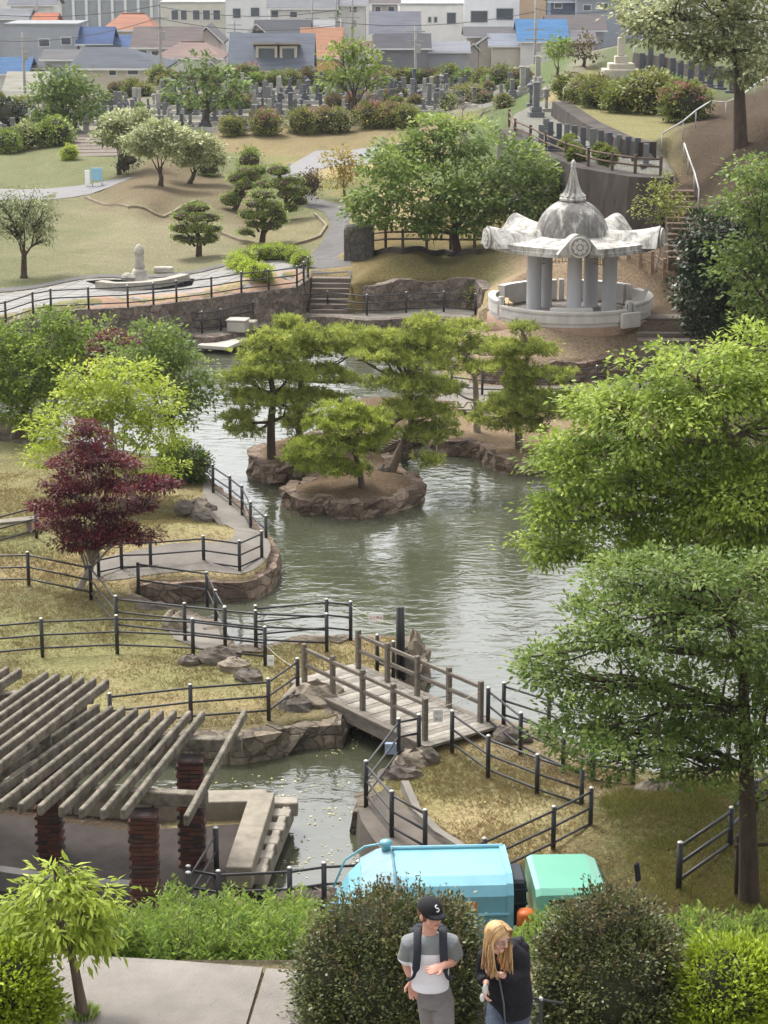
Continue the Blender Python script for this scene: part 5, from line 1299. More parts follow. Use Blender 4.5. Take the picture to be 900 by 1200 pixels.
o = MB().tube(smooth_poly([P(432, 520, 0), P(440, 512, .3), at(455, 500, p.y), q, at(476, 486, p.y + .5)], 3, False), [.2, .2, .19, .19, .18, .18, .17, .16, .15, .14, .13, .12, .1], 8).build('fallen_trunk', barkd, loc=p); tag(o, 'thick bare trunk slanting over the gap behind the pine island', 'tree trunk')
bush('grey green spiky shrub under the pines at the left of the island', P(352, 552, 0), [(350, 533, 14, 14, 0), (345, 520, 10, 9, 0)], g_grey, seed=68, leaf=.16, width=.2, sub=.2, per=26, vbase=-.3)
bush('low green shrub against the stone wall left of the pavilion', G(562, 350), [(563, 342, 17, 9, 0), (575, 346, 12, 7, 0)], g_olive, seed=69, leaf=.12, sub=.25)

# ---------- middle distance
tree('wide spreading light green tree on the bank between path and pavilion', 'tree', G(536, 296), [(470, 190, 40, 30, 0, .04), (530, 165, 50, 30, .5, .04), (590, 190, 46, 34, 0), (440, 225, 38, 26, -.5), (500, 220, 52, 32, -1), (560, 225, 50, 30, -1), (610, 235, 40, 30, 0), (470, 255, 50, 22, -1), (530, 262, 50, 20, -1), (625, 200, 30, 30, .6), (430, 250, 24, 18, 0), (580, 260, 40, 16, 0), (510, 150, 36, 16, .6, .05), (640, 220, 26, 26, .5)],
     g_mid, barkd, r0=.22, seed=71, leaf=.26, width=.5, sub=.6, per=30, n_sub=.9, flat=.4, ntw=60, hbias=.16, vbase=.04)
tree('dense dark evergreen tree right of the pavilion', 'evergreen tree', Vector((P(850, 400, 1.4).x, 84.5, 1.6)), [(830, 280, 36, 30, 0), (850, 320, 50, 40, 0), (825, 345, 34, 34, -.4), (860, 370, 50, 36, -.5), (880, 290, 36, 34, .5), (835, 380, 34, 22, -.4), (900, 350, 34, 50, 0), (815, 310, 22, 26, 0)],
     g_dark, barkd, r0=.2, seed=72, leaf=.2, width=.5, sub=.45, per=34, n_sub=1.25, flat=.7, ntw=20, name='evergreen_tree')
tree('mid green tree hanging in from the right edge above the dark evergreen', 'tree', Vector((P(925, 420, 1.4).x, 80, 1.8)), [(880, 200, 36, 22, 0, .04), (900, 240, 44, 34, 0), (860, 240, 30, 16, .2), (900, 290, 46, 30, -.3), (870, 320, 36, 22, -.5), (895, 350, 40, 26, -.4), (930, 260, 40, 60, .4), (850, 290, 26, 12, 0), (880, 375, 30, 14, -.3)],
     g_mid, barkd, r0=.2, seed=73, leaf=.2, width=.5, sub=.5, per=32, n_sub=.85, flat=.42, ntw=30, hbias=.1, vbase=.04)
tree('little multi stemmed tree beside the hillside steps', 'tree', Vector((P(775, 300, 4).x, 92.4, 3.3)), [(775, 232, 26, 14, 0, .06), (760, 250, 18, 12, 0), (790, 246, 18, 12, 0), (778, 215, 18, 10, .3, .05)], g_olive, barkp, r0=.05, seed=74, leaf=.16, width=.5, sub=.35, per=20, n_sub=.6, ntw=30, vbase=.15)
tree('tall tree with white flecked leaves and dark trunk at the top right', 'tree', G(868, 172), [(765, 22, 44, 20, 0, .1), (800, 40, 46, 22, 0), (850, 42, 46, 34, 0), (880, 20, 46, 36, .5), (830, 10, 50, 24, .6, .1), (775, 42, 36, 14, .2, .05), (866, 84, 28, 16, 0), (900, 66, 36, 32, 0), (826, 66, 26, 12, 0), (738, 10, 26, 14, .5, .1), (850, -20, 80, 24, 0)],
     g_grey, barkd, r0=.36, seed=75, leaf=.24, width=.6, sub=.6, per=30, n_sub=.95, flat=.5, ntw=60, vbase=-.02, spine=[(867, 125, 0), (866, 95, 0), (860, 60, 0), (840, 30, 0)])
tree('dark green tree standing far left by the cemetery edge', 'tree', G(72, 160), [(75, 90, 28, 14, 0, .05), (60, 110, 32, 15, 0), (90, 112, 34, 15, 0), (50, 130, 26, 12, 0), (85, 135, 38, 14, 0), (105, 130, 20, 12, 0), (72, 100, 26, 16, .5)], g_mid, barkd, r0=.3, seed=76, leaf=.34, width=.55, sub=.8, per=24, n_sub=.9, flat=.45, ntw=30, vbase=-.05)
tree('airy green tree left of the dormer roofed house', 'tree', G(244, 150), [(240, 75, 26, 12, 0), (225, 95, 26, 16, 0), (260, 95, 30, 16, 0), (245, 115, 32, 12, 0), (275, 110, 20, 12, 0), (215, 110, 16, 10, 0)], g_mid, barkd, r0=.25, seed=77, leaf=.34, width=.55, sub=.8, per=20, n_sub=.75, flat=.45, ntw=50)
tree('upright light green tree at the right of the orange roof', 'tree', G(415, 145), [(400, 65, 24, 12, 0), (430, 65, 22, 12, 0), (415, 85, 30, 14, 0), (395, 95, 20, 12, 0), (435, 95, 18, 12, 0), (415, 55, 18, 6, 0)], g_bright, barkd, r0=.25, seed=78, leaf=.34, width=.55, sub=.75, per=20, n_sub=.75, flat=.5, ntw=50, vbase=-.08)
for i, (lb, bs, l) in enumerate([('leftmost of the three whitish flowering trees on the mound', (140, 206), [(135, 150, 24, 15, 0), (155, 140, 24, 12, 0), (125, 160, 16, 10, 0), (150, 165, 24, 10, 0)]),
        ('middle one of the three whitish flowering trees on the mound', (188, 218), [(180, 155, 26, 14, 0), (165, 170, 22, 12, 0), (190, 175, 24, 12, 0), (205, 160, 20, 12, 0)]),
        ('rightmost of the three whitish flowering trees on the mound', (222, 216), [(225, 165, 24, 14, 0), (240, 175, 22, 12, 0), (215, 185, 20, 10, 0), (250, 185, 14, 8, 0)])]):
    tree(lb, 'flowering tree', G(*bs), l, g_grey, barkd, r0=.16, seed=80 + i, leaf=.2, width=.6, sub=.42, per=30, n_sub=1.4, ntw=40, group='whitish flowering trees', name='flowering_tree', vbase=.08, fork=.35)
tree('bare twigged weeping tree at the left edge of the lawn', 'tree', G(28, 326), [(30, 235, 30, 20, 0), (15, 255, 26, 20, 0), (45, 255, 24, 20, 0), (25, 270, 34, 14, 0), (50, 275, 12, 14, 0), (0, 235, 20, 20, 0)], g_grey, barkd, r0=.16, seed=84, leaf=.14, width=.4, sub=.42, per=22, n_sub=1.0, ntw=260, vbase=-.15, droop=.6, name='weeping_tree')
tree('bare grey twiggy tree in front of the far graves', 'tree', G(545, 178), [(545, 110, 24, 18, 0), (520, 130, 26, 16, 0), (570, 125, 22, 16, 0), (540, 140, 34, 14, 0)], leafmat('leaf_sparse_grey', [S(84, 80, 76), S(106, 102, 94), S(126, 120, 108)]), barkp, r0=.2, seed=85, leaf=.2, width=.3, sub=.7, per=9, n_sub=.7, ntw=260)
tree('golden leaved small tree beside the pale road', 'tree', G(404, 234), [(398, 190, 18, 12, 0), (410, 200, 16, 12, 0), (395, 210, 16, 10, 0), (402, 178, 12, 8, 0)], g_gold, bark, r0=.1, seed=86, leaf=.2, width=.5, sub=.4, per=18, n_sub=.8, ntw=20)
tree('small reddish green tree behind the right hand grassy bank', 'tree', G(684, 78), [(684, 48, 12, 9, 0), (678, 60, 14, 9, 0), (692, 62, 12, 9, 0)], g_russet, barkd, r0=.14, seed=87, leaf=.3, sub=.6, per=20, n_sub=.8, ntw=15)
tree('light round tree at the top of the grassy bank', 'tree', G(656, 96), [(656, 56, 14, 11, 0), (650, 62, 10, 8, 0)], g_bright, barkd, r0=.12, seed=88, leaf=.26, sub=.5, per=24, ntw=10, vbase=-.05)
# clipped cloud pines (topiary)
def cloud(label, base, pads, seed, m=None):
    m = m or g_topi
    rng = np.random.default_rng(seed); t = thing('cloud_topiary', label, 'topiary tree', base, 'clipped cloud trees on the lawn')
    base = Vector(base); tr = MB()
    sc = scale_at(base); top = None
    for i, (px, py, rx, ry, dy) in enumerate(pads):
        l = lobes_px([(px, py, rx * .88, ry * .72, dy)], base.y)
        r = foliage(l, rng, leaf=.085, width=.6, sub=.14, per=16, n_sub=.9, shell=.97, flat=.7, up=.5, droop=0)
        o = leaf_mesh('leaf_pad', *r[:6], m, t)
        c = Vector(l[0][0]); 
        core = MB().blob(c, (l[0][1] * .93, l[0][2] * .93, l[0][3] * .9), 0, 14, 9, i, .03).build('inner_twigs', barkd, o)
        q = Vector((base.x * .6 + c.x * .4, base.y * .7 + c.y * .3, base.z + (c.z - base.z) * .6)); tr.tube([q, c], [.07, .04], 6)
    c0 = sum([at(p[0], p[1], base.y + p[4]) for p in pads], Vector()) / len(pads)
    tp = max([at(p[0], p[1], base.y + p[4]) for p in pads], key=lambda v: v.z)
    tr.tube([base - Vector((0, 0, .2)), base, base.lerp(c0, .5) + Vector((.08, 0, 0)), c0, tp], [.2, .17, .14, .11, .05], 8)
    tr.build('trunk', barkd, t); return t
cloud('clipped cloud tree nearest the plaza seat', G(233, 300), [(230, 244, 20, 7, 0), (214, 254, 14, 7, -.3), (229, 256, 14, 7, -.6), (246, 255, 14, 7, 0), (214, 268, 15, 8, -.2), (233, 268, 16, 8, -.7), (248, 268, 12, 6, .2), (222, 281, 15, 6, -.2), (238, 282, 12, 6, -.5), (247, 279, 10, 8, 0), (210, 278, 10, 5, 0)], 91)
cloud('tall clipped cloud tree beside the asphalt loop', G(307, 285), [(308, 228, 16, 7, 0), (300, 239, 15, 7, -.4), (318, 241, 16, 6, -.2), (292, 252, 14, 8, -.3), (306, 252, 14, 7, -.7), (323, 250, 14, 7, 0), (298, 263, 12, 6, -.4), (317, 265, 14, 7, -.3), (288, 272, 11, 6, 0), (328, 258, 10, 7, .3)], 92)
cloud('big clipped cloud tree behind the other two', G(331, 258), [(325, 200, 15, 9, 0), (330, 216, 16, 9, -.4), (343, 212, 14, 7, .2), (350, 225, 14, 7, 0), (336, 228, 14, 8, -.4), (352, 236, 10, 7, .1), (338, 244, 14, 7, -.2), (310, 216, 12, 8, .2)], 93)
cloud('rounded clipped cloud tree left of the big one', G(275, 246), [(291, 200, 16, 6, 0), (278, 209, 14, 9, 0), (297, 208, 12, 6, -.3), (287, 217, 14, 9, -.5), (303, 200, 12, 8, .3), (270, 234, 14, 11, -.2), (280, 228, 10, 8, .2)], 94)
bush('tall clipped egg shaped shrub behind the cloud trees', G(293, 210), [(292, 188, 15, 12, 0)], g_topi, seed=95, leaf=.13, sub=.3)
bush('russet clipped column shrub beside the asphalt loop', G(363, 240), [(363, 215, 14, 14, 0)], g_russet, seed=96, leaf=.13, sub=.3)
bush('dark round shrub under the whitish flowering trees', G(244, 208), [(244, 196, 14, 12, 0)], g_topi, seed=97, leaf=.13, sub=.3, vbase=-.3)
bush('dark shrub just behind the leftmost flowering tree', G(152, 205), [(150, 188, 13, 6, 0), (146, 196, 8, 5, 0)], g_dark, seed=98, leaf=.13, sub=.3)
# L-shaped variegated hedge
lh = []
for (x, y) in [(276, 308), (288, 303), (300, 300), (312, 299), (324, 298), (336, 299), (346, 302), (354, 308), (283, 313), (292, 317), (301, 321), (310, 325)]: lh.append((x, y, 10, 6, 0, .12 if y > 307 and x < 315 else 0))
rng_h = np.random.default_rng(5); hb = G(315, 318); t = thing('clipped_hedge', 'low bright green clipped hedge round a bed at the plaza corner', 'hedge', hb)
lw = [(G(e[0], e[1] + 6) + Vector((0, 0, .35)), .45, .5, .4, e[5]) for e in lh]
leaf_mesh('foliage', *foliage(lw, rng_h, leaf=.07, width=.6, sub=.16, per=30, n_sub=1.3, shell=.9, flat=.8)[:6], g_bush, t)
mb = MB(); [mb.blob(Vector(l[0]) - Vector((0, 0, .05)), (.38, .42, .33), 0, 10, 7, 2, .05) for l in lw]; mb.build('branches', barkd, t)
# ================================================================== GRAVES
grave_m = [mat('grave_granite_grey', S(112, 112, 114), .6, .12, 2), mat('grave_granite_dark', S(84, 87, 94), .5, .12, 2), mat('grave_granite_pale', S(156, 153, 147), .8, .12, 2)]
def gravestone(kind, m, loc):
    mb = MB()
    if kind == 0:
        mb.box((0, 0, .12), (.95, .9, .24), bev=.02).box((0, 0, .36), (.62, .6, .24), bev=.02).box((0, 0, .58), (.44, .42, .2), bev=.02).box((0, 0, 1.02), (.27, .27, .7), bev=.02)
        mb.box((-.3, -.36, .34), (.12, .12, .2)).box((.3, -.36, .34), (.12, .12, .2))
    elif kind == 1:
        mb.box((0, 0, .12), (1.1, .9, .24), bev=.02).box((0, 0, .34), (.7, .45, .2), bev=.02).box((0, 0, .74), (.46, .16, .62), bev=.04)
    elif kind == 2:
        mb.box((0, 0, .15), (.8, .8, .3), bev=.02).box((0, 0, .43), (.55, .55, .26), bev=.02).box((0, 0, 1.15), (.32, .32, 1.2), bev=.02).box((0, 0, 1.80), (.4, .4, .1), bev=.03)
    elif kind == 3:
        mb.box((0, 0, .1), (.5, .5, .2)).tube([(0, 0, .2), (0, 0, .8)], .09, 8).box((0, 0, .88), (.36, .36, .12)).box((0, 0, 1.04), (.24, .24, .22)).lathe((0, 0, 1.15), [(.32, 0), (.2, .12), (.05, .2), (.05, .3), (.01, .34)], 6)
    else:
        mb.box((0, 0, .1), (.9, .7, .2), bev=.02).box((0, 0, .9), (.42, .24, 1.45), bev=.03)
    o = mb.build('gravestone', m); o.location = loc; return o
protos = {}
GN = [0]
def put_grave(kind, mi, x, y, rz, sc, label, group):
    k = (kind, mi)
    if k not in protos:
        o = gravestone(kind, grave_m[mi], (x, y, hz(x, y) - .03)); protos[k] = o
    else:
        o = protos[k].copy(); COL.objects.link(o); o.location = (x, y, hz(x, y) - .03)
    o.rotation_euler = (0, 0, rz); o.scale = (sc, sc, sc); tag(o, label, 'gravestone', group); GN[0] += 1
rg = random.Random(17)
ORD = 'first second third fourth fifth sixth seventh eighth ninth tenth eleventh twelfth thirteenth fourteenth fifteenth sixteenth seventeenth eighteenth'.split()
rows = [(168, 0, 60), (160, 0, 140), (152, 180, 300), (145, 0, 330), (138, 100, 460), (131, 0, 520), (125, 120, 560), (119, 150, 600), (113, 140, 560), (107, 180, 600), (101, 380, 590), (96, 430, 610), (91, 450, 600)]
kinds = ['tall pillar gravestone in the crowded cemetery beyond the lawn', 'low wide slab gravestone in the crowded cemetery beyond the lawn', 'very tall capped gravestone in the crowded cemetery beyond the lawn', 'stone lantern among the graves of the far cemetery', 'upright tablet gravestone in the crowded cemetery beyond the lawn']
tones = ['grey', 'dark', 'pale']
for (py, x0, x1) in rows:
    if py < 120: x0 = max(x0, 190)
    x = x0
    a, b = G(x0, py + 2), G(x1, py + 2)
    kb = wallstrip('grave_terrace', [G(x0 + (x1 - x0) * i / 6, py + 1.5) + Vector((0, -.75, 0)) for i in range(7)], lambda p: hz(p.x, p.y) - .3, lambda p: hz(p.x, p.y) + .28, .25, grave_m[2], 'pale terrace kerb under %s of the far cemetery' % ('the nearest left row' if py == 168 else 'the row nearest the flowering trees' if py == 160 else 'the short row right of the flowering trees' if py == 152 else 'a middle row' if py > 115 else 'a back row'), 'kerb', jitter=.01, group='terrace kerbs of the cemetery')
    while x < x1:
        if rg.random() < .87 and GN[0] < 235:
            k = rg.choices([0, 1, 2, 3, 4], [6, 1.2, 2.4, .6, 2])[0]; mi = rg.choices([0, 1, 2], [5, 3, 2])[0]
            g = G(x + rg.uniform(-2, 2), py + rg.uniform(-1.2, 1.2))
            put_grave(k, mi, g.x, g.y, rg.uniform(-.15, .15), rg.uniform(.72, 1.05), tones[mi] + ' ' + kinds[k], 'gravestones of the far cemetery')
        x += rg.uniform(7, 17)
# the two rows on the hill
for i, (px, py) in enumerate([(606, 166), (614, 163), (622, 160), (634, 158), (645, 154), (655, 156), (664, 157), (673, 159), (683, 161), (694, 163), (704, 165), (714, 168), (725, 171), (736, 173), (747, 175), (757, 178)]):
    p = P(px, py + 12, 6.4); put_grave(4, 1 if i % 3 else 0, p.x, p.y, -.15, .68, '%s tablet gravestone from the left in the lower hillside row' % ORD[i], 'gravestones of the lower hillside row')
for i, (px, py) in enumerate([(640, 150), (648, 172), (676, 176), (690, 186), (720, 190), (733, 195), (752, 195)]):
    p = P(px, py + 6, 6.4); put_grave(1, i % 3, p.x, p.y, -.1, .8, 'low stone standing in front of the lower hillside grave row', 'low stones on the hillside')
for i, (px, py) in enumerate([(752, 84), (762, 84), (775, 88), (788, 92), (797, 94), (809, 96), (822, 97), (832, 100), (844, 103), (858, 106)]):
    p = G(px, py + 3); put_grave(4, 1, p.x, p.y, -.2, .88, '%s tablet gravestone from the left in the upper hillside row' % ORD[i], 'gravestones of the upper hillside row')
for i, (px, py) in enumerate([(600, 118), (612, 112), (622, 126), (632, 118), (628, 138), (640, 132), (618, 104), (630, 100)]):
    p = G(px, py); put_grave((0, 2, 3)[i % 3], 2 if i % 2 else 0, p.x, p.y, .1, 1.15, 'pale gravestone on the left shoulder of the grassy bank', 'gravestones on the grassy bank')
c = G(727, 92); t = thing('stone_memorial', 'pale stepped stone memorial with a tall pillar above the azalea hedge', 'memorial', c)
mp_ = mat('memorial_stone', S(190, 182, 166), .85, .12, 3)
MB().box(c + Vector((0, 0, .3)), (2.6, 2.2, .7), bev=.04).box(c + Vector((0, 0, .8)), (1.8, 1.6, .5), bev=.04).build('steps', mp_, t)
MB().box(c + Vector((0, 0, 1.3)), (.9, .9, .5), bev=.04).box(c + Vector((0, 0, 2.2)), (.5, .5, 1.3), bev=.05).build('pillar', mp_, t)
# azaleas
inner = mat('inner_twigs', S(52, 54, 38), 1, .3)
def azalea(label, base, rx, m, seed, pinktop=None, group=None, cat='azalea'):
    rng = np.random.default_rng(seed); t = thing('azalea_bush', label, cat, base, group)
    c = Vector(base) + Vector((0, 0, rx * .72)); l = [(c, rx, rx, rx * .8)]
    lf = max(.09, rx * .13)
    r = foliage(l, rng, leaf=lf, width=.7, sub=rx * .24, per=20, n_sub=1.1, shell=.9, flat=.8, up=.1, droop=0); leaf_mesh('foliage', *r[:6], m, t)
    if pinktop is not None:
        l = [(c + Vector((0, 0, rx * .14)), rx * .96, rx * .96, rx * .74)]; r = foliage(l, rng, leaf=lf, width=.9, sub=rx * .22, per=8, n_sub=.3, shell=.95, flat=.8, up=2.0, droop=0); leaf_mesh('blossom', *r[:6], pinktop, t)
    MB().blob(c, (rx * .84, rx * .84, rx * .68), 0, 10, 7, seed, .05).build('branches', inner, t); return t
petal_p = leafmat('azalea_petals_pink', [S(92, 64, 68), S(124, 84, 92), S(148, 110, 118)]); petal_w = leafmat('azalea_petals_white', [S(100, 112, 66), S(150, 152, 128)]); petal_o = leafmat('azalea_petals_faded', [S(86, 84, 56), S(110, 96, 76)])
for i, (px, py, r, top, lb) in enumerate([(668, 118, 1.0, petal_o, 'first azalea bush at the left end of the hillside hedge'), (684, 122, 1.05, petal_w, 'azalea bush dotted white second along the hillside hedge'), (700, 126, 1.1, petal_o, 'faded pink azalea bush in the middle of the hillside hedge'), (716, 128, 1.0, None, 'plain green azalea bush in the middle of the hillside hedge'), (732, 132, 1.15, None, 'green azalea bush right of the hedge middle'), (759, 133, 1.5, petal_w, 'big round azalea bush with white patches on the hillside'), (802, 142, 1.3, petal_p, 'round azalea bush covered in pink blossom on the hillside')]):
    azalea(lb, G(px, py), r, g_azal if i % 2 else g_olive, 200 + i, top)
for i, (px, py, r) in enumerate([(665, 178, .42), (672, 184, .42), (676, 190, .42), (668, 172, .4), (712, 192, .5), (705, 185, .45)]): azalea('small round clipped bush among the lower hillside graves', P(px, py, 6.4), r, g_olive, 220 + i, group='clipped bushes among hillside graves', cat='shrub')
for i, (px, py, r) in enumerate([(745, 112, .8), (770, 114, .7), (785, 115, .8), (800, 118, .7), (757, 110, .7)]): azalea('small round bush in front of the upper hillside graves', G(px, py), r, g_mid, 230 + i, group='bushes before the upper hillside graves', cat='shrub')
for i, (px, py, r, tp) in enumerate([(312, 159, 1.1, petal_p), (354, 158, 1.15, None), (375, 157, 1.15, petal_p), (394, 156, 1.15, None), (437, 151, 1.2, petal_p), (272, 160, .9, None), (458, 150, 1.1, petal_p), (476, 149, 1.0, None)]):
    azalea('%s azalea, %s from the left in the row along the cemetery front' % ('pink flowering' if tp else 'green rounded', ORD[sorted([312, 354, 375, 394, 437, 272, 458, 476]).index(px)]), G(px, py), r, g_azal, 240 + i, tp, 'azaleas along the cemetery front')
ra = random.Random(9)
for i in range(64):
    px = ra.uniform(-10, 610); py = ra.choice([100, 104, 110, 116, 122, 128, 134, 142]) + ra.uniform(-2, 2)
    if px < 120 and py < 120: py += 20
    tp = ra.choices([petal_p, petal_o, None], [2, 2, 5])[0]
    lb = {None: 'rounded green shrub', petal_p: 'pink flowering shrub', petal_o: 'faded reddish shrub'}[tp] + ' scattered among the far graves'
    azalea(lb, G(px, py), ra.uniform(.5, .95), ra.choice([g_azal, g_mid, g_olive, g_topi, g_russet]), 260 + i, tp, 'shrubs among the far graves', 'shrub')
for i, (px, py, r, lb) in enumerate([(30, 176, 1.2, 'pale flowered shrub by the far left graves'), (82, 188, .6, 'small lime green ball shrub at the lawn edge'), (12, 150, 1.4, 'dark shrub at the far left of the cemetery'), (65, 172, 1.3, 'low clipped shrub left of the stone steps'), (8, 180, 1.0, 'shrub at the very left edge of the far lawn'), (488, 70, 1, ''), ]):
    if lb: azalea(lb, G(px, py), r, (g_white, g_lime, g_dark, g_topi, g_topi)[i], 330 + i, None, cat='shrub')
for i in range(30):
    px = 118 + i * 17 + ra.uniform(-6, 6); tp = ra.choices([petal_p, petal_o, None], [1, 2, 5])[0]
    azalea({None: 'round green shrub in the back line between graves and houses', petal_p: 'pink tinged shrub in the back line between graves and houses', petal_o: 'russet tinged shrub in the back line between graves and houses'}[tp], G(px, 99 if px > 180 else 112) - Vector((0, 1, .2)), ra.uniform(.8, 1.25), ra.choice([g_azal, g_mid, g_olive, g_russet]), 440 + i, tp, 'shrubs in the back line of the cemetery', 'shrub')
stairs('short far flight of stone steps left of the flowering trees', G(112, 184), G(103, 160) + Vector((0, 0, .4)), 3.5, 8, stairm)
azalea('rounded shrub at the right of the far pale road', G(474, 205), 1.1, g_mid, 351, None, cat='shrub'); azalea('low green shrub between the pale road and the spreading tree', G(455, 200), .9, g_olive, 352, None, cat='shrub')
for px, lb in ((464, 'tall pale stone post beside the spreading tree crown'), (452, 'shorter pale stone post beside the spreading tree crown')):
    p = G(px, 196); o = MB().box(p + Vector((0, 0, .7)), (.5, .4, 1.5 if px == 464 else .9), bev=.04).build('stone_post', stonepale, loc=p); tag(o, lb, 'stone post')

# ================================================================== TOWN
glassm = mat('window_glass', S(70, 78, 86), .15, .2, .5, spec=.6)
def dep(py): return PITCH + math.atan((py - 600) / FPX)
def zat(py, Y): return CAM_H - Y * math.tan(dep(py))
def windows(t, wins, Y, m=glassm, frame=True):
    for (a, b, c, d) in wins:   # px x0,x1,y0,y1 on the front wall
        p0 = at(a, c, Y); p1 = at(b, d, Y); w = p1.x - p0.x; h = p0.z - p1.z; cc = (p0 + p1) / 2
        f = MB().box((cc.x, Y - .04, cc.z), (w + .25, .12, h + .25)).build('window', mat('window_frame_white', S(206, 206, 204), .5, .03), t)
        MB().box((cc.x, Y - .115, cc.z), (w, .03, h)).box((cc.x, Y - .14, cc.z), (.1, .04, h)).build('pane', [m], f)
def house(label, x0, x1, ye, yr, ze, roofc, wallc, kind='gable', d=8, name='house', wins=(), ridge=None, face='side', group=None, rough=.7, over=.5, cat='house', bands=True, Yf=None):
    """x0,x1: photo columns of the front eave; ye / yr: rows of eave and ridge; ze: world height of the eave"""
    Y = (CAM_H - ze) / math.tan(dep(ye))
    if Yf: Y = Yf; ze = zat(ye, Y)
    X0 = at(x0, ye, Y).x; X1 = at(x1, ye, Y).x; gz = hz((X0 + X1) / 2, Y) - .5
    zr = zat(yr, Y + d / 2) if kind != 'flat' else ze
    t = thing(name, label, cat, ((X0 + X1) / 2, Y, gz), group)
    wm = mat('wall_%d_%d_%d' % wallc, S(wallc), .85, .07, .5, .05, 10); rm = mat('roof_%d_%d_%d' % roofc, tuple(c * .7 for c in S(roofc)), .85, .2, .7, .5, 5, stretch=(.4, 3, 3), spec=.15)
    xa, xb = X0 + over, X1 - over
    if kind == 'flat':
        MB().box(((X0 + X1) / 2, Y + d / 2, (ze + gz) / 2), (X1 - X0, d, ze - gz)).build('wall', wm, t)
        MB().box(((X0 + X1) / 2, Y + d / 2, ze + .12), (X1 - X0 + .3, d + .3, .3)).build('roof', rm, t)
    elif kind == 'hip':
        MB().box(((X0 + X1) / 2, Y + over + (d - 2 * over) / 2, (ze + gz) / 2), (xb - xa, d - 2 * over, ze - gz)).build('wall', wm, t)
        r0, r1 = (at(ridge[0], yr, Y + d / 2).x, at(ridge[1], yr, Y + d / 2).x) if ridge else (X0 + (X1 - X0) * .35, X0 + (X1 - X0) * .65)
        mb = MB(); e = [(X0, Y, ze), (X1, Y, ze), (X1, Y + d, ze), (X0, Y + d, ze), (r0, Y + d / 2, zr), (r1, Y + d / 2, zr)]
        e2 = [(x, y, z - .2) for x, y, z in e[:4]]
        mb.add(e + e2, [(0, 1, 5, 4), (1, 2, 5), (2, 3, 4, 5), (3, 0, 4), (6, 7, 1, 0), (7, 8, 2, 1), (8, 9, 3, 2), (9, 6, 0, 3), (9, 8, 7, 6)]); mb.build('roof', rm, t)
        MB().tube([Vector((r0, Y + d / 2, zr)), Vector((r1, Y + d / 2, zr))], .16, 6).build('ridge', rm, t)
        MB().box(((X0 + X1) / 2, Y - .06, ze - .12), (X1 - X0 + .1, .1, .2)).build('gutter', mat('white_trim', S(216, 216, 214), .5, .02), t)
    elif face == 'side':     # ridge runs left-right
        mb = MB(); mb.slab([(Y + over, gz), (Y + d - over, gz), (Y + d - over, ze), (Y + d / 2, zr - .2), (Y + over, ze)], xa, xb).build('wall', wm, t)
        mb = MB(); th = .18; mb.slab([(Y, ze - .1), (Y + d / 2, zr), (Y + d, ze - .1), (Y + d, ze - .1 + th), (Y + d / 2, zr + th * 1.2), (Y, ze - .1 + th)], X0, X1).build('roof', rm, t)
        MB().box(((X0 + X1) / 2, Y - .05, ze - .06), (X1 - X0 + .1, .08, .2)).build('gutter', mat('white_trim', S(216, 216, 214), .5, .02), t)
    else:                    # gable faces the viewer
        xm = (X0 + X1) / 2 if ridge is None else at(ridge[0], yr, Y).x; zr = zat(yr, Y); mb = MB()
        def pr(poly, y0, y1, m_, nm):
            n = len(poly); vs = [(x, y0, z) for x, z in poly] + [(x, y1, z) for x, z in poly]
            MB().add(vs, [tuple(range(n)), tuple(range(2 * n - 1, n - 1, -1))] + [(i, (i + 1) % n, n + (i + 1) % n, n + i) for i in range(n)]).build(nm, m_, t)
        pr([(xa, gz), (xb, gz), (xb, ze), (xm, zr - .25), (xa, ze)], Y + over, Y + d - over, wm, 'wall')
        pr([(X0, ze - .2), (xm, zr), (X1, ze - .2), (X1, ze), (xm, zr + .22), (X0, ze)], Y, Y + d, rm, 'roof')
        pr([(X0 - .02, ze - .22), (xm, zr - .02), (X1 + .02, ze - .22), (X1 + .02, ze - .02), (xm, zr + .18), (X0 - .02, ze - .02)], Y - .12, Y - .02, mat('white_trim', S(216, 216, 214)), 'barge_board')
    if wins: windows(t, wins, (Y + over if kind != 'flat' else Y))
    return t, Y
SL = (96, 100, 108); SLD = (78, 80, 86); BLU = (84, 106, 146); ORG = (176, 126, 104); BRN = (112, 100, 96); WH = (206, 204, 198); BG = (190, 182, 166); GR = (158, 160, 164)
house('big dark slate hip roofed house with white gutter behind the far left tree', 78, 194, 80, 54, 3.0, SL, BG, 'hip', d=13, ridge=(100, 142), wins=[(128, 136, 82, 88), (150, 162, 80, 87)])
house('low grey roofed wing joined left of the dark slate house', 46, 108, 70, 60, 3.2, (112, 110, 112), GR, 'gable', d=7)
house('small blue roofed outbuilding under the dark slate house', 110, 158, 101, 89, .6, BLU, WH, 'gable', d=5)
house('white shed with beige roof at the left edge', 2, 54, 108, 86, .4, (170, 166, 154), (200, 202, 204), 'gable', d=8)
house('bright blue roofed house at the left edge', -20, 34, 87, 69, 1.4, (78, 112, 152), WH, 'gable', d=8)
house('small brown gabled house right of the blue roof', 158, 190, 97, 84, .8, (112, 104, 98), BG, 'gable', d=7, face='front')
house('pale grey flat roofed two storey house with two windows', 6, 90, 30, 30, 5.5, (168, 170, 172), (158, 162, 168), 'flat', d=10, wins=[(46, 58, 46, 54), (72, 83, 44, 52)])
house('blue roofed house beside the pale grey flat roofed house', 88, 132, 52, 33, 3.2, (78, 98, 138), WH, 'gable', d=8)
house('second blue roof just behind the dark slate house', 126, 162, 56, 43, 2.6, (82, 106, 148), WH, 'gable', d=7)
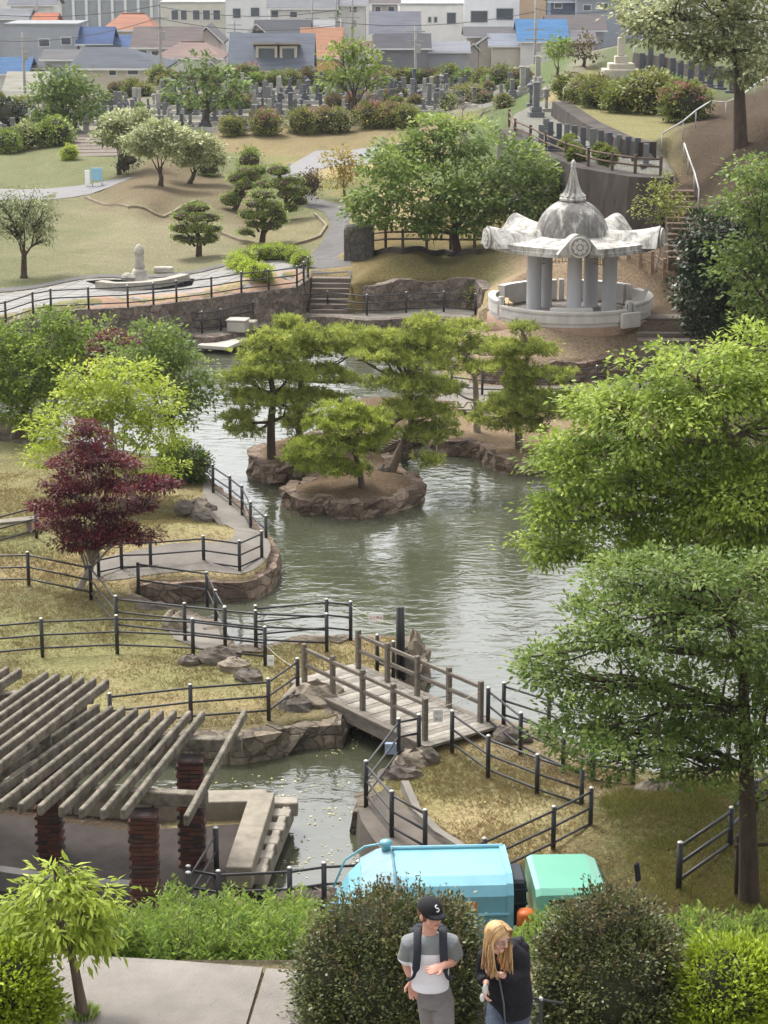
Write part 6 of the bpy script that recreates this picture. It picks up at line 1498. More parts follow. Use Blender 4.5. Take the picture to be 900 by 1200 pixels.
house('brown grey roofed house with two white dormers', 152, 236, 56, 33, 3.2, (116, 106, 104), WH, 'gable', d=10, wins=[(162, 172, 59, 64), (178, 186, 60, 65)])
house('orange hip roofed house in front of the glass fronted block', 118, 182, 35, 16, 4.2, ORG, BG, 'hip', d=10, ridge=(142, 170))
house('faded pink brown hip roofed house', 178, 262, 68, 49, 2.4, (146, 126, 118), WH, 'hip', d=10, ridge=(212, 240))
house('pale gabled house between the pink brown roof and the dormers', 222, 262, 50, 32, 3.6, (112, 110, 112), (206, 196, 186), 'gable', d=9, face='front', wins=[(234, 238, 38, 42)])
ht, Yh = house('grey slate roofed house with two dormer windows', 266, 368, 84, 41, 2.0, (110, 116, 128), BG, 'gable', d=11)
for k, (a, b) in enumerate([(300, 325), (328, 348)]):
    q0 = at(a, 70, Yh + 2.0); q1 = at(b, 70, Yh + 2.0); zt = zat(54, Yh + 2.0); zb = zat(72, Yh + 2.0)
    dm = MB().box(((q0.x + q1.x) / 2, Yh + 3.4, (zt + zb) / 2), (q1.x - q0.x, 3.0, zt - zb)).build('dormer', mat('wall_190_182_166', S(190, 182, 166)), ht)
    MB().box(((q0.x + q1.x) / 2, Yh + 3.2, zt + .1), (q1.x - q0.x + .7, 3.8, .22), rx=-.12).build('dormer_roof', mat('dormer_roof', S(150, 138, 128), .8, .1), dm)
    MB().box(((q0.x + q1.x) / 2, Yh + 1.86, (zt + zb) / 2), (q1.x - q0.x - .6, .06, (zt - zb) * .7)).build('window', glassm, dm)
house('orange tiled roof house right of the dormer house', 350, 402, 68, 34, 2.0, (178, 132, 106), (206, 170, 110), 'gable', d=11)
house('orange roofed gable end facing the viewer', 384, 404, 56, 44, 3.0, (196, 150, 96), BG, 'gable', d=6, face='front')
house('dark grey roofed house with a white gable behind the dormer house', 296, 364, 40, 25, 4.2, SLD, WH, 'gable', d=9)
house('white gable end beside the dark grey roof', 288, 312, 38, 29, 4.4, SLD, WH, 'gable', d=6, face='front', wins=[(297, 301, 33, 38)])
house('grey roofed house with pale gable end left of the white building', 432, 494, 40, 15, 3.8, (116, 118, 128), (204, 198, 186), 'gable', d=11)
house('dark low roofed house before the white building', 438, 506, 57, 41, 2.4, (86, 86, 92), (122, 122, 126), 'gable', d=8)
house('low grey roof peeping over the graves', 446, 482, 64, 54, 1.6, (126, 126, 134), WH, 'gable', d=6)
house('long flat grey roof in front of the white building', 498, 552, 61, 50, 1.6, (140, 142, 150), GR, 'gable', d=8)
house('dark roofed house below the big white building', 543, 640, 43, 33, 3.2, (100, 98, 100), BG, 'gable', d=8)
house('grey slate roofed gabled house by the graves', 572, 640, 54, 41, 2.2, (138, 144, 156), BG, 'gable', d=8)
house('small pale gable end before the slate roof', 557, 586, 52, 43, 2.3, (90, 88, 88), (214, 206, 190), 'gable', d=5, face='front')
house('tiny white gabled hut among the cemetery shrubs', 545, 565, 60, 52, 1.4, (110, 90, 84), (210, 200, 190), 'gable', d=4, face='front')
house('vivid blue roofed house left of the grassy hill', 606, 668, 49, 24, 2.8, (78, 124, 168), WH, 'gable', d=12)
house('dark roofed house behind the blue roof', 640, 712, 36, 19, 3.8, (104, 98, 98), (150, 146, 152), 'gable', d=10)
house('two storey white building with dark windows', 468, 545, 6, 6, 8.6, (190, 190, 190), (232, 230, 224), 'flat', d=14, name='apartment_building', cat='building', Yf=330, wins=[(481, 490, 15, 29), (502, 505, 20, 26), (509, 512, 20, 26), (524, 534, 15, 28)])
house('taller bright white building with wide windows', 544, 609, -6, -6, 9.4, (200, 200, 200), (240, 240, 240), 'flat', d=14, name='apartment_building', cat='building', Yf=328, wins=[(552, 571, 13, 26), (582, 601, 10, 23)])
house('beige building right of the white one', 609, 640, -8, -8, 9.4, BG, (206, 178, 148), 'flat', d=12, name='apartment_building', cat='building', Yf=340)
house('navy grey house at the top right', 642, 690, 2, -8, 7.2, (90, 96, 112), (86, 96, 118), 'gable', d=9, wins=[(650, 658, 4, 9)])
house('grey long building with white balconies at the top right', 672, 770, -4, -10, 8.0, (150, 150, 154), (150, 156, 164), 'gable', d=9, wins=[(684, 692, 6, 12), (700, 712, 4, 10)])
house('beige flat building with three windows', 187, 264, 4, 4, 8.0, (196, 194, 188), (202, 198, 184), 'flat', d=14, name='apartment_building', cat='building', Yf=350, wins=[(201, 209, 12, 23), (212, 219, 12, 23), (226, 234, 12, 23), (238, 246, 12, 23), (250, 258, 12, 23)])
house('white flat building with two windows', 264, 314, -2, -2, 8.6, (214, 214, 212), (216, 216, 214), 'flat', d=14, name='apartment_building', cat='building', Yf=345, wins=[(273, 282, 10, 21), (294, 304, 9, 19)])
t, Yb = house('large grey glass fronted block with white columns', 68, 180, 1, 1, 8.6, (196, 198, 200), (150, 156, 160), 'flat', d=16, name='apartment_building', cat='building', Yf=365)
for i in range(8):
    a = at(71 + i * 15.2, 14, Yb - .2); MB().box((a.x, a.y, a.z - .5), (.45, .3, 5.6)).build('column', mat('white_trim', S(216, 216, 214)), t)
house('far dark roofed house at the top left', -10, 34, 22, 12, 5.6, (126, 128, 132), GR, 'gable', d=9); house('far grey roof at the very top left', 8, 66, 6, -8, 6.4, (120, 122, 128), WH, 'gable', d=9)
house('far house with grey roof above the orange tiles', 312, 396, 10, -4, 6.6, (126, 128, 132), WH, 'gable', d=9, wins=[(318, 326, 13, 20), (340, 348, 14, 20)])
house('far white house beside the utility poles', 396, 432, 6, -6, 7.0, (134, 134, 140), WH, 'gable', d=9, wins=[(410, 418, 8, 14)]); house('far brownish house behind the grey roof', 432, 470, 4, -6, 7.2, (110, 104, 102), (176, 166, 156), 'gable', d=9, wins=[(440, 446, 8, 14), (455, 462, 8, 14)])
for i, (px, py, lb) in enumerate([(345, 26, 'dark far tree between the grey roofs'), (385, 24, 'far green shrubby tree left of the poles'), (355, 30, 'low far greenery by the poles'), (40, 32, 'far hedge tree at the top left'), (56, 30, 'second far hedge tree at the top left'), (640, 25, 'far tree behind the beige building')]):
    azalea(lb, G(px, py) + Vector((0, 0, 0)), 2.6, g_mid if i else g_dark, 400 + i, None, cat='tree')
house('small blue grey roofed house between the orange and pink roofs', 186, 224, 43, 34, 3.6, (96, 110, 136), WH, 'gable', d=7, wins=[(196, 201, 44, 47), (208, 213, 44, 47)])
house('little dark roofed house above the pale beige shed', 34, 70, 80, 71, 1.8, (92, 92, 98), (196, 190, 178), 'gable', d=6, wins=[(46, 52, 82, 86)])
house('brown roofed cottage behind the orange tiled roof', 404, 436, 62, 50, 2.2, (120, 100, 90), WH, 'gable', d=7, wins=[(412, 418, 64, 68)])
house('pale roofed cottage above the orange tiled roof', 366, 400, 34, 25, 4.2, (150, 150, 152), WH, 'gable', d=7)
house('tiny orange roofed house left of the tall grey block', 36, 66, 26, 17, 5.4, (178, 110, 84), WH, 'gable', d=7)
house('grey roofed house in the far gap by the blue roof', 668, 700, 49, 38, 2.8, (118, 116, 122), BG, 'gable', d=7)
house('white walled cottage with dark roof by the cemetery trees', 230, 262, 84, 72, 1.4, (92, 90, 94), WH, 'gable', d=6, face='front', wins=[(242, 248, 80, 84)])
polem = mat('concrete_pole', S(150, 148, 144), .8, .1)
for i, (px, pyb, pyt, lb) in enumerate([(188, 62, -20, 'utility pole left of the beige building'), (275, 45, 24, 'short utility pole over the dark roof'), (394, 40, -20, 'utility pole above the orange roof'), (413, 38, -20, 'utility pole beside the far white house'), (627, 62, -6, 'utility pole with crossarms before the blue roof'), (28, 80, 38, 'pale lattice pole at the left edge'), (44, 30, -20, 'tall pole at the top left'), (366, 30, -10, 'thin pole above the dark roof'), (487, 58, 30, 'short pole by the white building')]):
    Y = 232 if pyb > 45 else 300; b = at(px, pyb, Y); tp = at(px, pyt, Y); gz = hz(b.x, Y)
    t = thing('utility_pole', lb, 'utility pole', (b.x, Y, gz), 'utility poles in the town'); MB().tube([(b.x, Y, gz), (b.x, Y, tp.z)], [.18, .12], 8).build('pole', polem, t)
    for k in (0.6, 1.6): MB().box((b.x, Y - .2, tp.z - k - (3 if pyt < 0 else 0)), (2.0, .1, .12)).build('crossarm', polem, t)
    MB().box((b.x + .3, Y - .3, tp.z - 2.4 - (3 if pyt < 0 else 0)), (.5, .5, .9), bev=.05).build('transformer', polem, t)
wirem = mat('power_cable', S(60, 60, 64), .6, .05)
for i, (a, b, lb) in enumerate([((0, 48), (188, 20), 'power cable across the roofs at the left'), ((188, 22), (394, 30), 'power cable above the dormer house'), ((394, 26), (627, 14), 'power cable crossing the white building'), ((188, 8), (394, 12), 'upper power cable across the beige building'), ((-40, 14), (188, 6), 'power cable at the top left'), ((627, 10), (760, 2), 'power cable at the top right')]):
    p, q = at(*a, 231.5), at(*b, 231.5); o = MB().tube([p.lerp(q, k / 8) - Vector((0, 0, 1.6 * 4 * k / 8 * (1 - k / 8) * .5)) for k in range(9)], .035, 4).build('power_cable', wirem, loc=p); tag(o, lb, 'cable', 'power cables over the town')
# ================================================================== TERRACE AND FOREGROUND PLANTS
TZ = 8.6
pave = mat('terrace_concrete', S(128, 122, 115), .9, .2, 1.3, .35, 40)
t0 = [P(-60, 1121, TZ), P(45, 1122, TZ), P(200, 1131, TZ), P(308, 1139.5, TZ)]; t1 = [P(318, 1140.5, TZ), P(350, 1143, TZ), P(420, 1150, TZ), P(600, 1160, TZ), P(960, 1175, TZ)]
jl = P(286, 1220, TZ)
for pts, m_ in (([*t0, jl + Vector((-.012, 0, 0)), Vector((jl.x - .2, 9, TZ)), Vector((-9, 9, TZ)), Vector((-9, t0[0].y, TZ))], 0), ([t1[0] + Vector((-.045, 0, 0)), *t1[1:], Vector((9, t1[-1].y, TZ)), Vector((9, 9, TZ)), Vector((jl.x - .2 + .03, 9, TZ)), jl + Vector((.012, 0, 0))], 1)):
    mb = MB(); mb.prism(pts, TZ - .2, TZ + .05); o = mb.build('pavement', pave); tag(o, kind='structure')
def feather(label, base, r, h, seed, m=g_feather, n=70, group='feathery shrubs below the terrace', tall=1.0):
    rng = np.random.default_rng(seed); t = thing('feathery_shrub', label, 'shrub', base, group)
    P0 = []; D = []; V = []; st = MB()
    for i in range(n):
        a = rng.random() * 6.283; rr_ = r * rng.random() ** .5; H_ = h * (1 - .35 * (rr_ / r) ** 2) * rng.uniform(.75, 1.1)
        b = Vector(base) + Vector((math.cos(a) * rr_ * .6, math.sin(a) * rr_ * .6, 0)); tip = Vector(base) + Vector((math.cos(a) * rr_ * 1.15, math.sin(a) * rr_ * 1.15, H_)); sv = rng.random()
        if i % 3 == 0: st.tube([b, b.lerp(tip, .5) + Vector((0, 0, .05)), tip], [.008, .006, .003], 4)
        k = int(52 * H_ / .9); u_ = rng.random(k) ** .75; p = np.array(b)[None] * (1 - u_[:, None]) + np.array(tip)[None] * u_[:, None] + rng.normal(0, .022, (k, 3))
        ph = rng.random(k) * 6.283; d = np.stack([np.cos(ph), np.sin(ph), np.full(k, .75)], 1); P0.append(p); D.append(unit(d)); V.append(np.clip(.35 * sv + .3 * rng.random(k) + .3 * u_, 0, 1))
    P0 = np.concatenate(P0); D = np.concatenate(D); V = np.concatenate(V); L = .065 * (.6 + .8 * rng.random(len(P0)))
    leaf_mesh('foliage', P0, D, unit(rdir(len(P0), rng) + np.array([0, 0, .6])), L, L * .34, V, m, t); st.build('stems', bark, t); return t
fr_ = random.Random(3)
fs_ = [(-8, 1105, 18.4), (30, 1100, 18.7), (62, 1088, 19.2), (150, 1098, 18.6), (185, 1090, 19.1), (215, 1108, 18.2), (250, 1092, 18.9), (282, 1110, 18.3), (318, 1098, 18.8), (345, 1114, 18.1), (118, 1104, 18.5), (232, 1080, 19.8), (300, 1085, 19.6), (265, 1078, 20.2), (200, 1075, 20.2), (355, 1088, 19.4), (90, 1112, 18.2), (335, 1076, 20.4)]
for i, (px, py, Y) in enumerate(fs_):
    c = at(px, py + 22, Y); c.z = max(hz(c.x, c.y) - .1, c.z - .5) ; ztop = at(px, py - 32, Y).z
    feather('%s feathery bright green shrub from the left along the terrace edge' % ORD[sorted(fs_).index((px, py, Y))], c, .42, max(.5, ztop - c.z), 500 + i)
for i, (px, py, Y) in enumerate([(622, 1130, 18.0), (640, 1120, 18.5), (652, 1110, 19.2), (606, 1150, 17.6)]):
    c = at(px, py + 40, Y); feather('feathery green shrub in the gap between the dark bushes, %s from the left' % ORD[[1, 2, 3, 0][i]], c, .3, at(px, py - 45, Y).z - c.z, 530 + i, group='feathery shrubs in the gap')
for i, (px, py, Y) in enumerate([(840, 1100, 19.0), (868, 1098, 18.6), (896, 1096, 18.6), (812, 1090, 19.6)]):
    c = at(px, py + 30, Y); feather('small feathery shrub behind the bright round bush, %s from the left' % ORD[[1, 2, 3, 0][i]], c, .3, at(px, py - 25, Y).z - c.z, 540 + i, group='small feathery shrubs at the right', n=45)
def bigbush(label, lobes, Y, m, seed, leaf, per, n_sub, sprig=0, sm=None, shell=.84, sub=.11, width=.5, flat=.9, name='clipped_bush'):
    rng = np.random.default_rng(seed); L = lobes_px(lobes, Y); c0 = Vector(L[0][0]); base = Vector((c0.x, c0.y, TZ))
    t = thing(name, label, 'bush', base)
    r = foliage(L, rng, leaf=leaf, width=width, sub=sub, per=per, n_sub=n_sub, shell=shell, flat=flat, up=.0, droop=-.1); leaf_mesh('foliage', *r[:6], m, t)
    br = MB()
    for l in L:
        br.blob(l[0], (l[1] * .84, l[2] * .84, l[3] * .84), 0, 20, 14, seed, .05)
    for i in range(16):
        a = rng.random() * 6.28; e = c0 + Vector((math.cos(a) * L[0][1] * .5, math.sin(a) * .4, 0)); br.tube([base + Vector((rng.normal() * .08, rng.normal() * .08, -.1)), base.lerp(e, .6), e], [.025, .018, .01], 5)
    br.build('branches', mat('inner_twigs', S(52, 54, 38), 1, .3), t)
    if sprig:
        P0 = []; D = []; V = []; st = MB()
        for i in range(sprig):
            l = L[rng.integers(len(L))]; d = rng.normal(size=3); d[2] = abs(d[2]) + .6; d /= np.linalg.norm(d); s0 = Vector(l[0]) + Vector((d[0] * l[1], d[1] * l[2], d[2] * l[3])) * .97
            h = rng.uniform(.06, .20); e = s0 + Vector((d[0] * .4 + rng.normal() * .15, d[1] * .4 + rng.normal() * .15, 1)) * h; st.tube([s0, e], [.003, .0015], 3)
            k = 9; u_ = rng.random(k); P0.append(np.array(s0)[None] * (1 - u_[:, None]) + np.array(e)[None] * u_[:, None]); D.append(unit(rdir(k, rng) + np.array([0, 0, .5]))); V.append(.45 + .55 * rng.random(k))
        P0 = np.concatenate(P0); D = np.concatenate(D); V = np.concatenate(V); LL = np.full(len(P0), leaf * .95); leaf_mesh('sprigs', P0, D, unit(rdir(len(P0), rng)), LL, LL * .45, V, sm or m, t); st.build('shoots', bark, t)
    return t
g_hedge_tip = leafmat('leaf_hedge_tips', [S(46, 50, 34), S(68, 70, 46), S(88, 82, 60), S(106, 96, 74)])
bigbush('big dark round bush behind the man with loose russet shoots on top', [(455, 1150, 96, 78, 0), (400, 1150, 50, 72, 0), (516, 1148, 54, 82, 0), (462, 1092, 90, 38, .1), (445, 1205, 96, 62, -.05)], 16.2, g_hedge, 601, .036, 38, 2.0, sprig=380, sm=g_hedge_tip)
bigbush('big dark round bush right of the woman with loose shoots on top', [(715, 1145, 86, 78, 0), (668, 1160, 46, 64, 0), (765, 1160, 42, 62, 0), (708, 1088, 60, 38, .1), (715, 1205, 90, 60, -.05)], 16.2, g_hedge, 602, .036, 38, 2.0, sprig=340, sm=g_hedge_tip)
bigbush('bright lime green round bush at the lower right corner', [(852, 1158, 56, 52, 0), (890, 1150, 40, 44, .1), (845, 1190, 52, 36, -.05), (925, 1165, 40, 50, .2)], 16.0, g_bush, 603, .05, 36, 3.0, sub=.11, width=.4)
bigbush('bright green leafy bush at the lower left corner', [(8, 1160, 48, 50, 0), (-20, 1150, 40, 44, 0), (20, 1185, 42, 36, -.05)], 15.9, g_bush, 604, .05, 36, 3.0, sub=.11, width=.45)
# young tree in the pavement
yb = P(98, 1196, TZ); rng = np.random.default_rng(61)
t = thing('young_tree', 'small young tree with drooping bright leaves in the terrace pavement', 'young tree', yb)
yl = lobes_px([(66, 1040, 38, 20, 0), (34, 1058, 22, 16, 0), (102, 1050, 34, 20, -.05), (120, 1075, 22, 18, 0), (75, 1080, 46, 22, -.1), (60, 1105, 34, 14, 0), (20, 1085, 24, 18, 0), (95, 1105, 30, 14, .1), (112, 1090, 30, 22, .1), (70, 1024, 26, 14, .05)], yb.y)
g_young = leafmat('leaf_young_tree', [S(74, 92, 36), S(112, 132, 50), S(144, 162, 68), S(172, 186, 96)], trans=.4)
r = foliage(yl, rng, leaf=.10, width=.26, sub=.12, per=16, n_sub=1.0, droop=.6, flat=.7, shell=.5); leaf_mesh('crown', *r[:6], g_young, t)
trunk_mesh(yb, yl, t, bark, .055, rng, twigs=r[6], ntw=50, spine=[(92, 1160, 0), (84, 1120, 0), (72, 1085, 0), (78, 1050, 0)])
rngt = np.random.default_rng(8); t = thing('grass_tuft', 'tuft of grass round the foot of the young tree', 'grass tuft', yb)
n_ = 240; a_ = rngt.random(n_) * 6.28; rr_ = .13 * rngt.random(n_) ** .5; p_ = np.stack([yb.x + np.cos(a_) * rr_, yb.y + np.sin(a_) * rr_, np.full(n_, TZ + .04)], 1)
leaf_mesh('blades', p_, unit(np.stack([np.cos(a_) * .5, np.sin(a_) * .5, np.ones(n_)], 1)), unit(rdir(n_, rngt)), np.full(n_, .09), np.full(n_, .01), rngt.random(n_), g_feather, t)
# handrail at the lower right
a, b, c = P(598, 1186, TZ) + Vector((0, 0, 0)), P(632, 1262, TZ), P(655, 1275, TZ)
t = thing('handrail', 'black handrail with a steel topped post right of the woman', 'handrail', b)
pz = at(631, 1172, b.y).z
MB().tube([(b.x, b.y, TZ), (b.x, b.y, pz)], .016, 8).lathe((b.x, b.y, pz), [(.018, 0), (.018, .02), (.004, .03)], 8, 1).build('post', [black, steel], t)
MB().tube(smooth_poly([at(598, 1160, b.y + .1), at(612, 1166, b.y), at(631, 1171, b.y), at(660, 1176, b.y)], 3, False), .011, 6).build('rail', black, t)

# ================================================================== TRUCK
turq = mat('turquoise_paint', S(112, 170, 184), .4, .08, 2.2, spec=.5, coat=.3)
turqd = mat('turquoise_paint_dull', S(126, 156, 166), .6, .14, 4)
mint = mat('mint_paint', S(112, 176, 152), .32, .03, 1.2, spec=.5, coat=.3)
rubber = mat('black_rubber', S(38, 38, 40), .8, .1); plast = mat('black_plastic', S(44, 48, 56), .45, .12, 5); orange = mat('orange_paint', S(190, 98, 44), .45, .05)
TO = Vector((at(392, 1060, 33.4).x, 32.7, -.10)); TYAW = R(3.0)
MT = Matrix.Rotation(TYAW, 3, 'Z')
def T(x, y, z): return TO + MT @ Vector((x, y, z))
trk = thing('garbage_truck', 'turquoise garbage truck with mint green cab parked behind the dark bushes', 'truck', TO)
class TMB(MB):
    def tf(s): s.v = [tuple(T(*v)) for v in s.v]; return s
def tb(name, m, f, parent=trk):
    mb = TMB(); f(mb); return mb.tf().build(name, m, parent)
def sect(y0, y1, zb, zs, zt, ch):   # cross-section (y,z)
    return [(y0, zb), (y1, zb), (y1, zs), (y1 - ch * .35, zs + (zt - zs) * .62), (y1 - ch, zt), (y0 + ch, zt), (y0 + ch * .35, zs + (zt - zs) * .62), (y0, zs)]
def loft(mb, stations, mi=0):
    n = len(stations[0][1]); vs = []; fs = []
    for x, sec in stations: vs += [(x if not callable(x) else 0, y, z) for y, z in sec]
    for i in range(len(stations) - 1):
        for k in range(n): fs.append((i * n + k, (i + 1) * n + k, (i + 1) * n + (k + 1) % n, i * n + (k + 1) % n))
    fs.append(tuple(range(n))); fs.append(tuple((len(stations) - 1) * n + k for k in range(n - 1, -1, -1)))
    mb.add(vs, fs, mi)
W_ = 1.72
cont = tb('container', turq, lambda mb: loft(mb, [(1.05, sect(0, W_, .75, 1.90, 2.15, .30)), (1.09, sect(-.0, W_, .73, 1.92, 2.18, .30)), (2.95, sect(0, W_, .73, 1.92, 2.18, .30)), (3.0, sect(.03, W_ - .03, .76, 1.88, 2.14, .30))]))
tb('top_ridge', turq, lambda mb: mb.box((2.0, W_ - .30, 2.20), (2.0, .07, .07), bev=.02), cont)
tb('end_rib', turq, lambda mb: loft(mb, [(2.92, sect(-.03, W_ + .03, .72, 1.95, 2.22, .31)), (3.03, sect(-.03, W_ + .03, .72, 1.95, 2.22, .31))]), cont)
tb('side_ledge', turq, lambda mb: mb.box((2.0, -.02, 1.6), (1.95, .05, .05), bev=.01), cont)
hop = tb('hopper', turq, lambda mb: loft(mb, [(0.0, sect(.06, W_ - .06, .6, 1.0, 1.12, .3)), (.1, sect(.02, W_ - .02, .5, 1.25, 1.42, .3)), (.3, sect(0, W_, .45, 1.5, 1.76, .3)), (.55, sect(0, W_, .45, 1.76, 2.02, .3)), (.8, sect(0, W_, .5, 1.88, 2.16, .30)), (1.03, sect(0, W_, .6, 1.94, 2.22, .31))]))
tb('hopper_cover', turqd, lambda mb: loft(mb, [(.50, sect(-.02, W_ + .02, .9, 1.75, 2.02, .3)), (.78, sect(-.02, W_ + .02, .9, 1.90, 2.18, .3)), (1.02, sect(-.02, W_ + .02, .9, 1.97, 2.245, .31)), (1.06, sect(-.02, W_ + .02, .9, 1.94, 2.22, .31))]), hop)
tb('lift_knob', turq, lambda mb: mb.lathe((.95, W_ - .42, 2.22), [(.08, 0), (.08, .1), (.11, .12), (.11, .17), (.03, .2)], 12), hop)
for y in (.15, .45): tb('handle_bar', turq, lambda mb: mb.tube([(.28, y, 1.62), (-.05, y, 1.66), (-.16, y - .02, 1.62), (-.12, y, 1.54), (.2, y, 1.5)], .018, 6), hop)
tb('arch_bar', turq, lambda mb: mb.tube([(.05, W_ + .0, 1.35), (.25, W_ + .02, 1.85), (.6, W_ + .02, 2.1), (1.0, W_ - .05, 2.2)], .02, 6), hop)
tb('black_tank', plast, lambda mb: mb.box((3.19, .95, 1.62), (.26, .75, .62), bev=.05).box((3.19, .95, 1.75), (.3, .78, .05), bev=.01).box((3.19, .95, 1.5), (.3, .78, .05), bev=.01))
tb('exhaust_frame', plast, lambda mb: mb.box((3.2, .55, 1.1), (.1, .08, .7)).box((3.2, 1.3, 1.1), (.1, .08, .7)))
tb('chassis', plast, lambda mb: mb.box((2.4, W_ / 2, .52), (4.3, .8, .2)))
# sticker: framed picture, kept a plain generic pattern
pk = tb('sticker', [mat('sticker_orange', S(206, 120, 66), .6, .1), mat('sticker_green', S(80, 150, 74), .6, .1), mat('sticker_cream', S(224, 210, 180), .6, .05)],
        lambda mb: (mb.box((2.24, -.012, 1.70), (.34, .012, .28), mi=0), mb.box((2.16, -.021, 1.76), (.09, .006, .09), mi=2), mb.box((2.32, -.021, 1.75), (.09, .006, .08), mi=2), mb.box((2.24, -.021, 1.62), (.28, .006, .10), mi=1), mb.lathe((2.2, 0, 0), [(.001, 0), (.001, .001)], 4)), cont)
tb('marker_lamp', orange, lambda mb: mb.lathe((0, 0, 0), [(.01, 0), (.12, .01), (.145, .06), (.145, .26), (.12, .31), (.01, .32)], 20)).data.transform(Matrix.Identity(4))
ml = [o for o in trk.children if o.name.startswith('marker_lamp')][0]
# the lathe above is upright at the truck origin; lay it against the container front corner
for v in ml.data.vertices: pass
ml.location = tuple(MT @ Vector((3.22, -.12, 1.40)))
tb('brace', mat('yellow_paint', S(206, 180, 90), .5, .05), lambda mb: mb.tube([(3.3, -.1, 1.5), (3.2, -.1, 1.1)], .015, 6))
# cab
cab = tb('cab', mint, lambda mb: (loft(mb, [(3.42, [(.04, .5), (W_ - .04, .5), (W_ - .04, 1.3), (W_ - .10, 1.84), (W_ - .2, 1.93), (.2, 1.93), (.10, 1.84), (.04, 1.3)]), (3.5, [(0, .5), (W_, .5), (W_, 1.3), (W_ - .08, 1.88), (W_ - .18, 1.97), (.18, 1.97), (.08, 1.88), (0, 1.3)]),
    (4.45, [(0, .5), (W_, .5), (W_, 1.3), (W_ - .08, 1.88), (W_ - .18, 1.96), (.18, 1.96), (.08, 1.88), (0, 1.3)]), (4.62, [(0, .5), (W_, .5), (W_, 1.28), (W_ - .1, 1.82), (W_ - .2, 1.88), (.2, 1.88), (.1, 1.82), (0, 1.28)]), (4.98, [(.03, .5), (W_ - .03, .5), (W_ - .03, .95), (W_ - .06, 1.1), (W_ - .1, 1.14), (.1, 1.14), (.06, 1.1), (.03, .95)]), (5.02, [(.08, .52), (W_ - .08, .52), (W_ - .08, .9), (W_ - .1, 1.04), (W_ - .14, 1.06), (.14, 1.06), (.1, 1.04), (.08, .9)])])))
tb('windscreen', glassm, lambda mb: mb.add([(4.68, .16, 1.80), (4.68, W_ - .16, 1.80), (4.99, W_ - .14, 1.16), (4.99, .14, 1.16), (4.66, .16, 1.78), (4.66, W_ - .16, 1.78), (4.96, W_ - .14, 1.14), (4.96, .14, 1.14)], [(0, 1, 2, 3), (7, 6, 5, 4), (0, 4, 5, 1), (1, 5, 6, 2), (2, 6, 7, 3), (3, 7, 4, 0)]), cab)
def side_panel(mb, y, pts, th):
    n = len(pts); vs = [(x, y + yy, z) for x, yy, z in pts] + [(x, y + yy + th, z) for x, yy, z in pts]; mb.add(vs, [tuple(range(n)), tuple(range(2 * n - 1, n - 1, -1))] + [(i, (i + 1) % n, n + (i + 1) % n, n + i) for i in range(n)])
dr = tb('door', mint, lambda mb: side_panel(mb, -.014, [(3.62, 0, .6), (4.6, 0, .6), (4.6, 0, 1.27), (3.62, 0, 1.27)], .02), cab)
tb('window_frame', rubber, lambda mb: side_panel(mb, -.016, [(3.58, .0, 1.29), (4.60, .0, 1.29), (4.42, .075, 1.80), (3.64, .075, 1.80)], .03), dr)
tb('side_window', glassm, lambda mb: side_panel(mb, -.024, [(3.66, .01, 1.33), (4.50, .01, 1.33), (4.36, .068, 1.75), (3.70, .068, 1.75)], .03), dr)
tb('door_handle', plast, lambda mb: mb.box((3.74, -.03, 1.12), (.16, .03, .04), bev=.01), dr)
tb('bumper', plast, lambda mb: mb.box((5.04, W_ / 2, .55), (.12, W_, .22), bev=.04), cab)
for y in (.22, W_ - .22): tb('headlight', mat('headlight_glass', S(214, 214, 210), .1, .02), lambda mb: mb.box((5.03, y, .82), (.05, .26, .16), bev=.02), cab)
mir = at(747, 1022, 33.2); arm0 = T(4.6, .25, 1.15)
mb = MB(); mb.tube([arm0, arm0.lerp(mir, .6) - Vector((0, 0, .12)), mir - Vector((0, 0, .2))], .02, 6).build('mirror_arm', plast, cab)
mb = MB(); mb.box(mir, (.11, .05, .36), rz=.5, ry=-.16, bev=.03).build('mirror', plast, cab)
for x in (.95, 1.45, 4.2):
    for y in (.02, W_ - .24):
        def wh(mb):
            n = 24; vs = []; fs = []
            prof = [(.33, 0), (.36, .04), (.36, .18), (.33, .22), (.2, .22), (.19, .16), (.02, .16)] if y > 1 else [(.02, .06), (.19, .06), (.2, 0), (.33, 0), (.36, .04), (.36, .18), (.33, .22)]
            for r_, yy in prof:
                for k in range(n): a = 2 * math.pi * k / n; vs.append((x + r_ * math.cos(a), y + yy, .36 + r_ * math.sin(a)))
            for i in range(len(prof) - 1):
                for k in range(n): fs.append((i * n + k, i * n + (k + 1) % n, (i + 1) * n + (k + 1) % n, (i + 1) * n + k))
            fs.append(tuple(range(n))); fs.append(tuple((len(prof) - 1) * n + k for k in range(n)))
            mb.add(vs, fs, 0)
        w = tb('wheel', rubber, wh)

# floating petals and leaves on the lower pool
rn = np.random.default_rng(77); q = []
while len(q) < 260:
    px = rn.uniform(200, 440); py = 850 + rn.random() ** .8 * 200; p = P(px, py, WZ)
    if bool(inside(np.array([p.x]), np.array([p.y]), POND)[0]) and (vnoise(p.x, p.y, .9, 4) > .4): q.append((p.x, p.y, WZ + .012))
q = np.array(q); n_ = len(q); th = rn.random(n_) * 6.28
fl = leaf_mesh('fallen_leaves', q, np.stack([np.cos(th), np.sin(th), np.zeros(n_)], 1), np.tile(np.array([[0., 0, 1]]), (n_, 1)), rn.uniform(.03, .11, n_), rn.uniform(.02, .07, n_), rn.random(n_), leafmat('floating_leaves', [S(110, 112, 70), S(170, 166, 130), S(206, 204, 180)]))
tag(fl, kind='stuff')

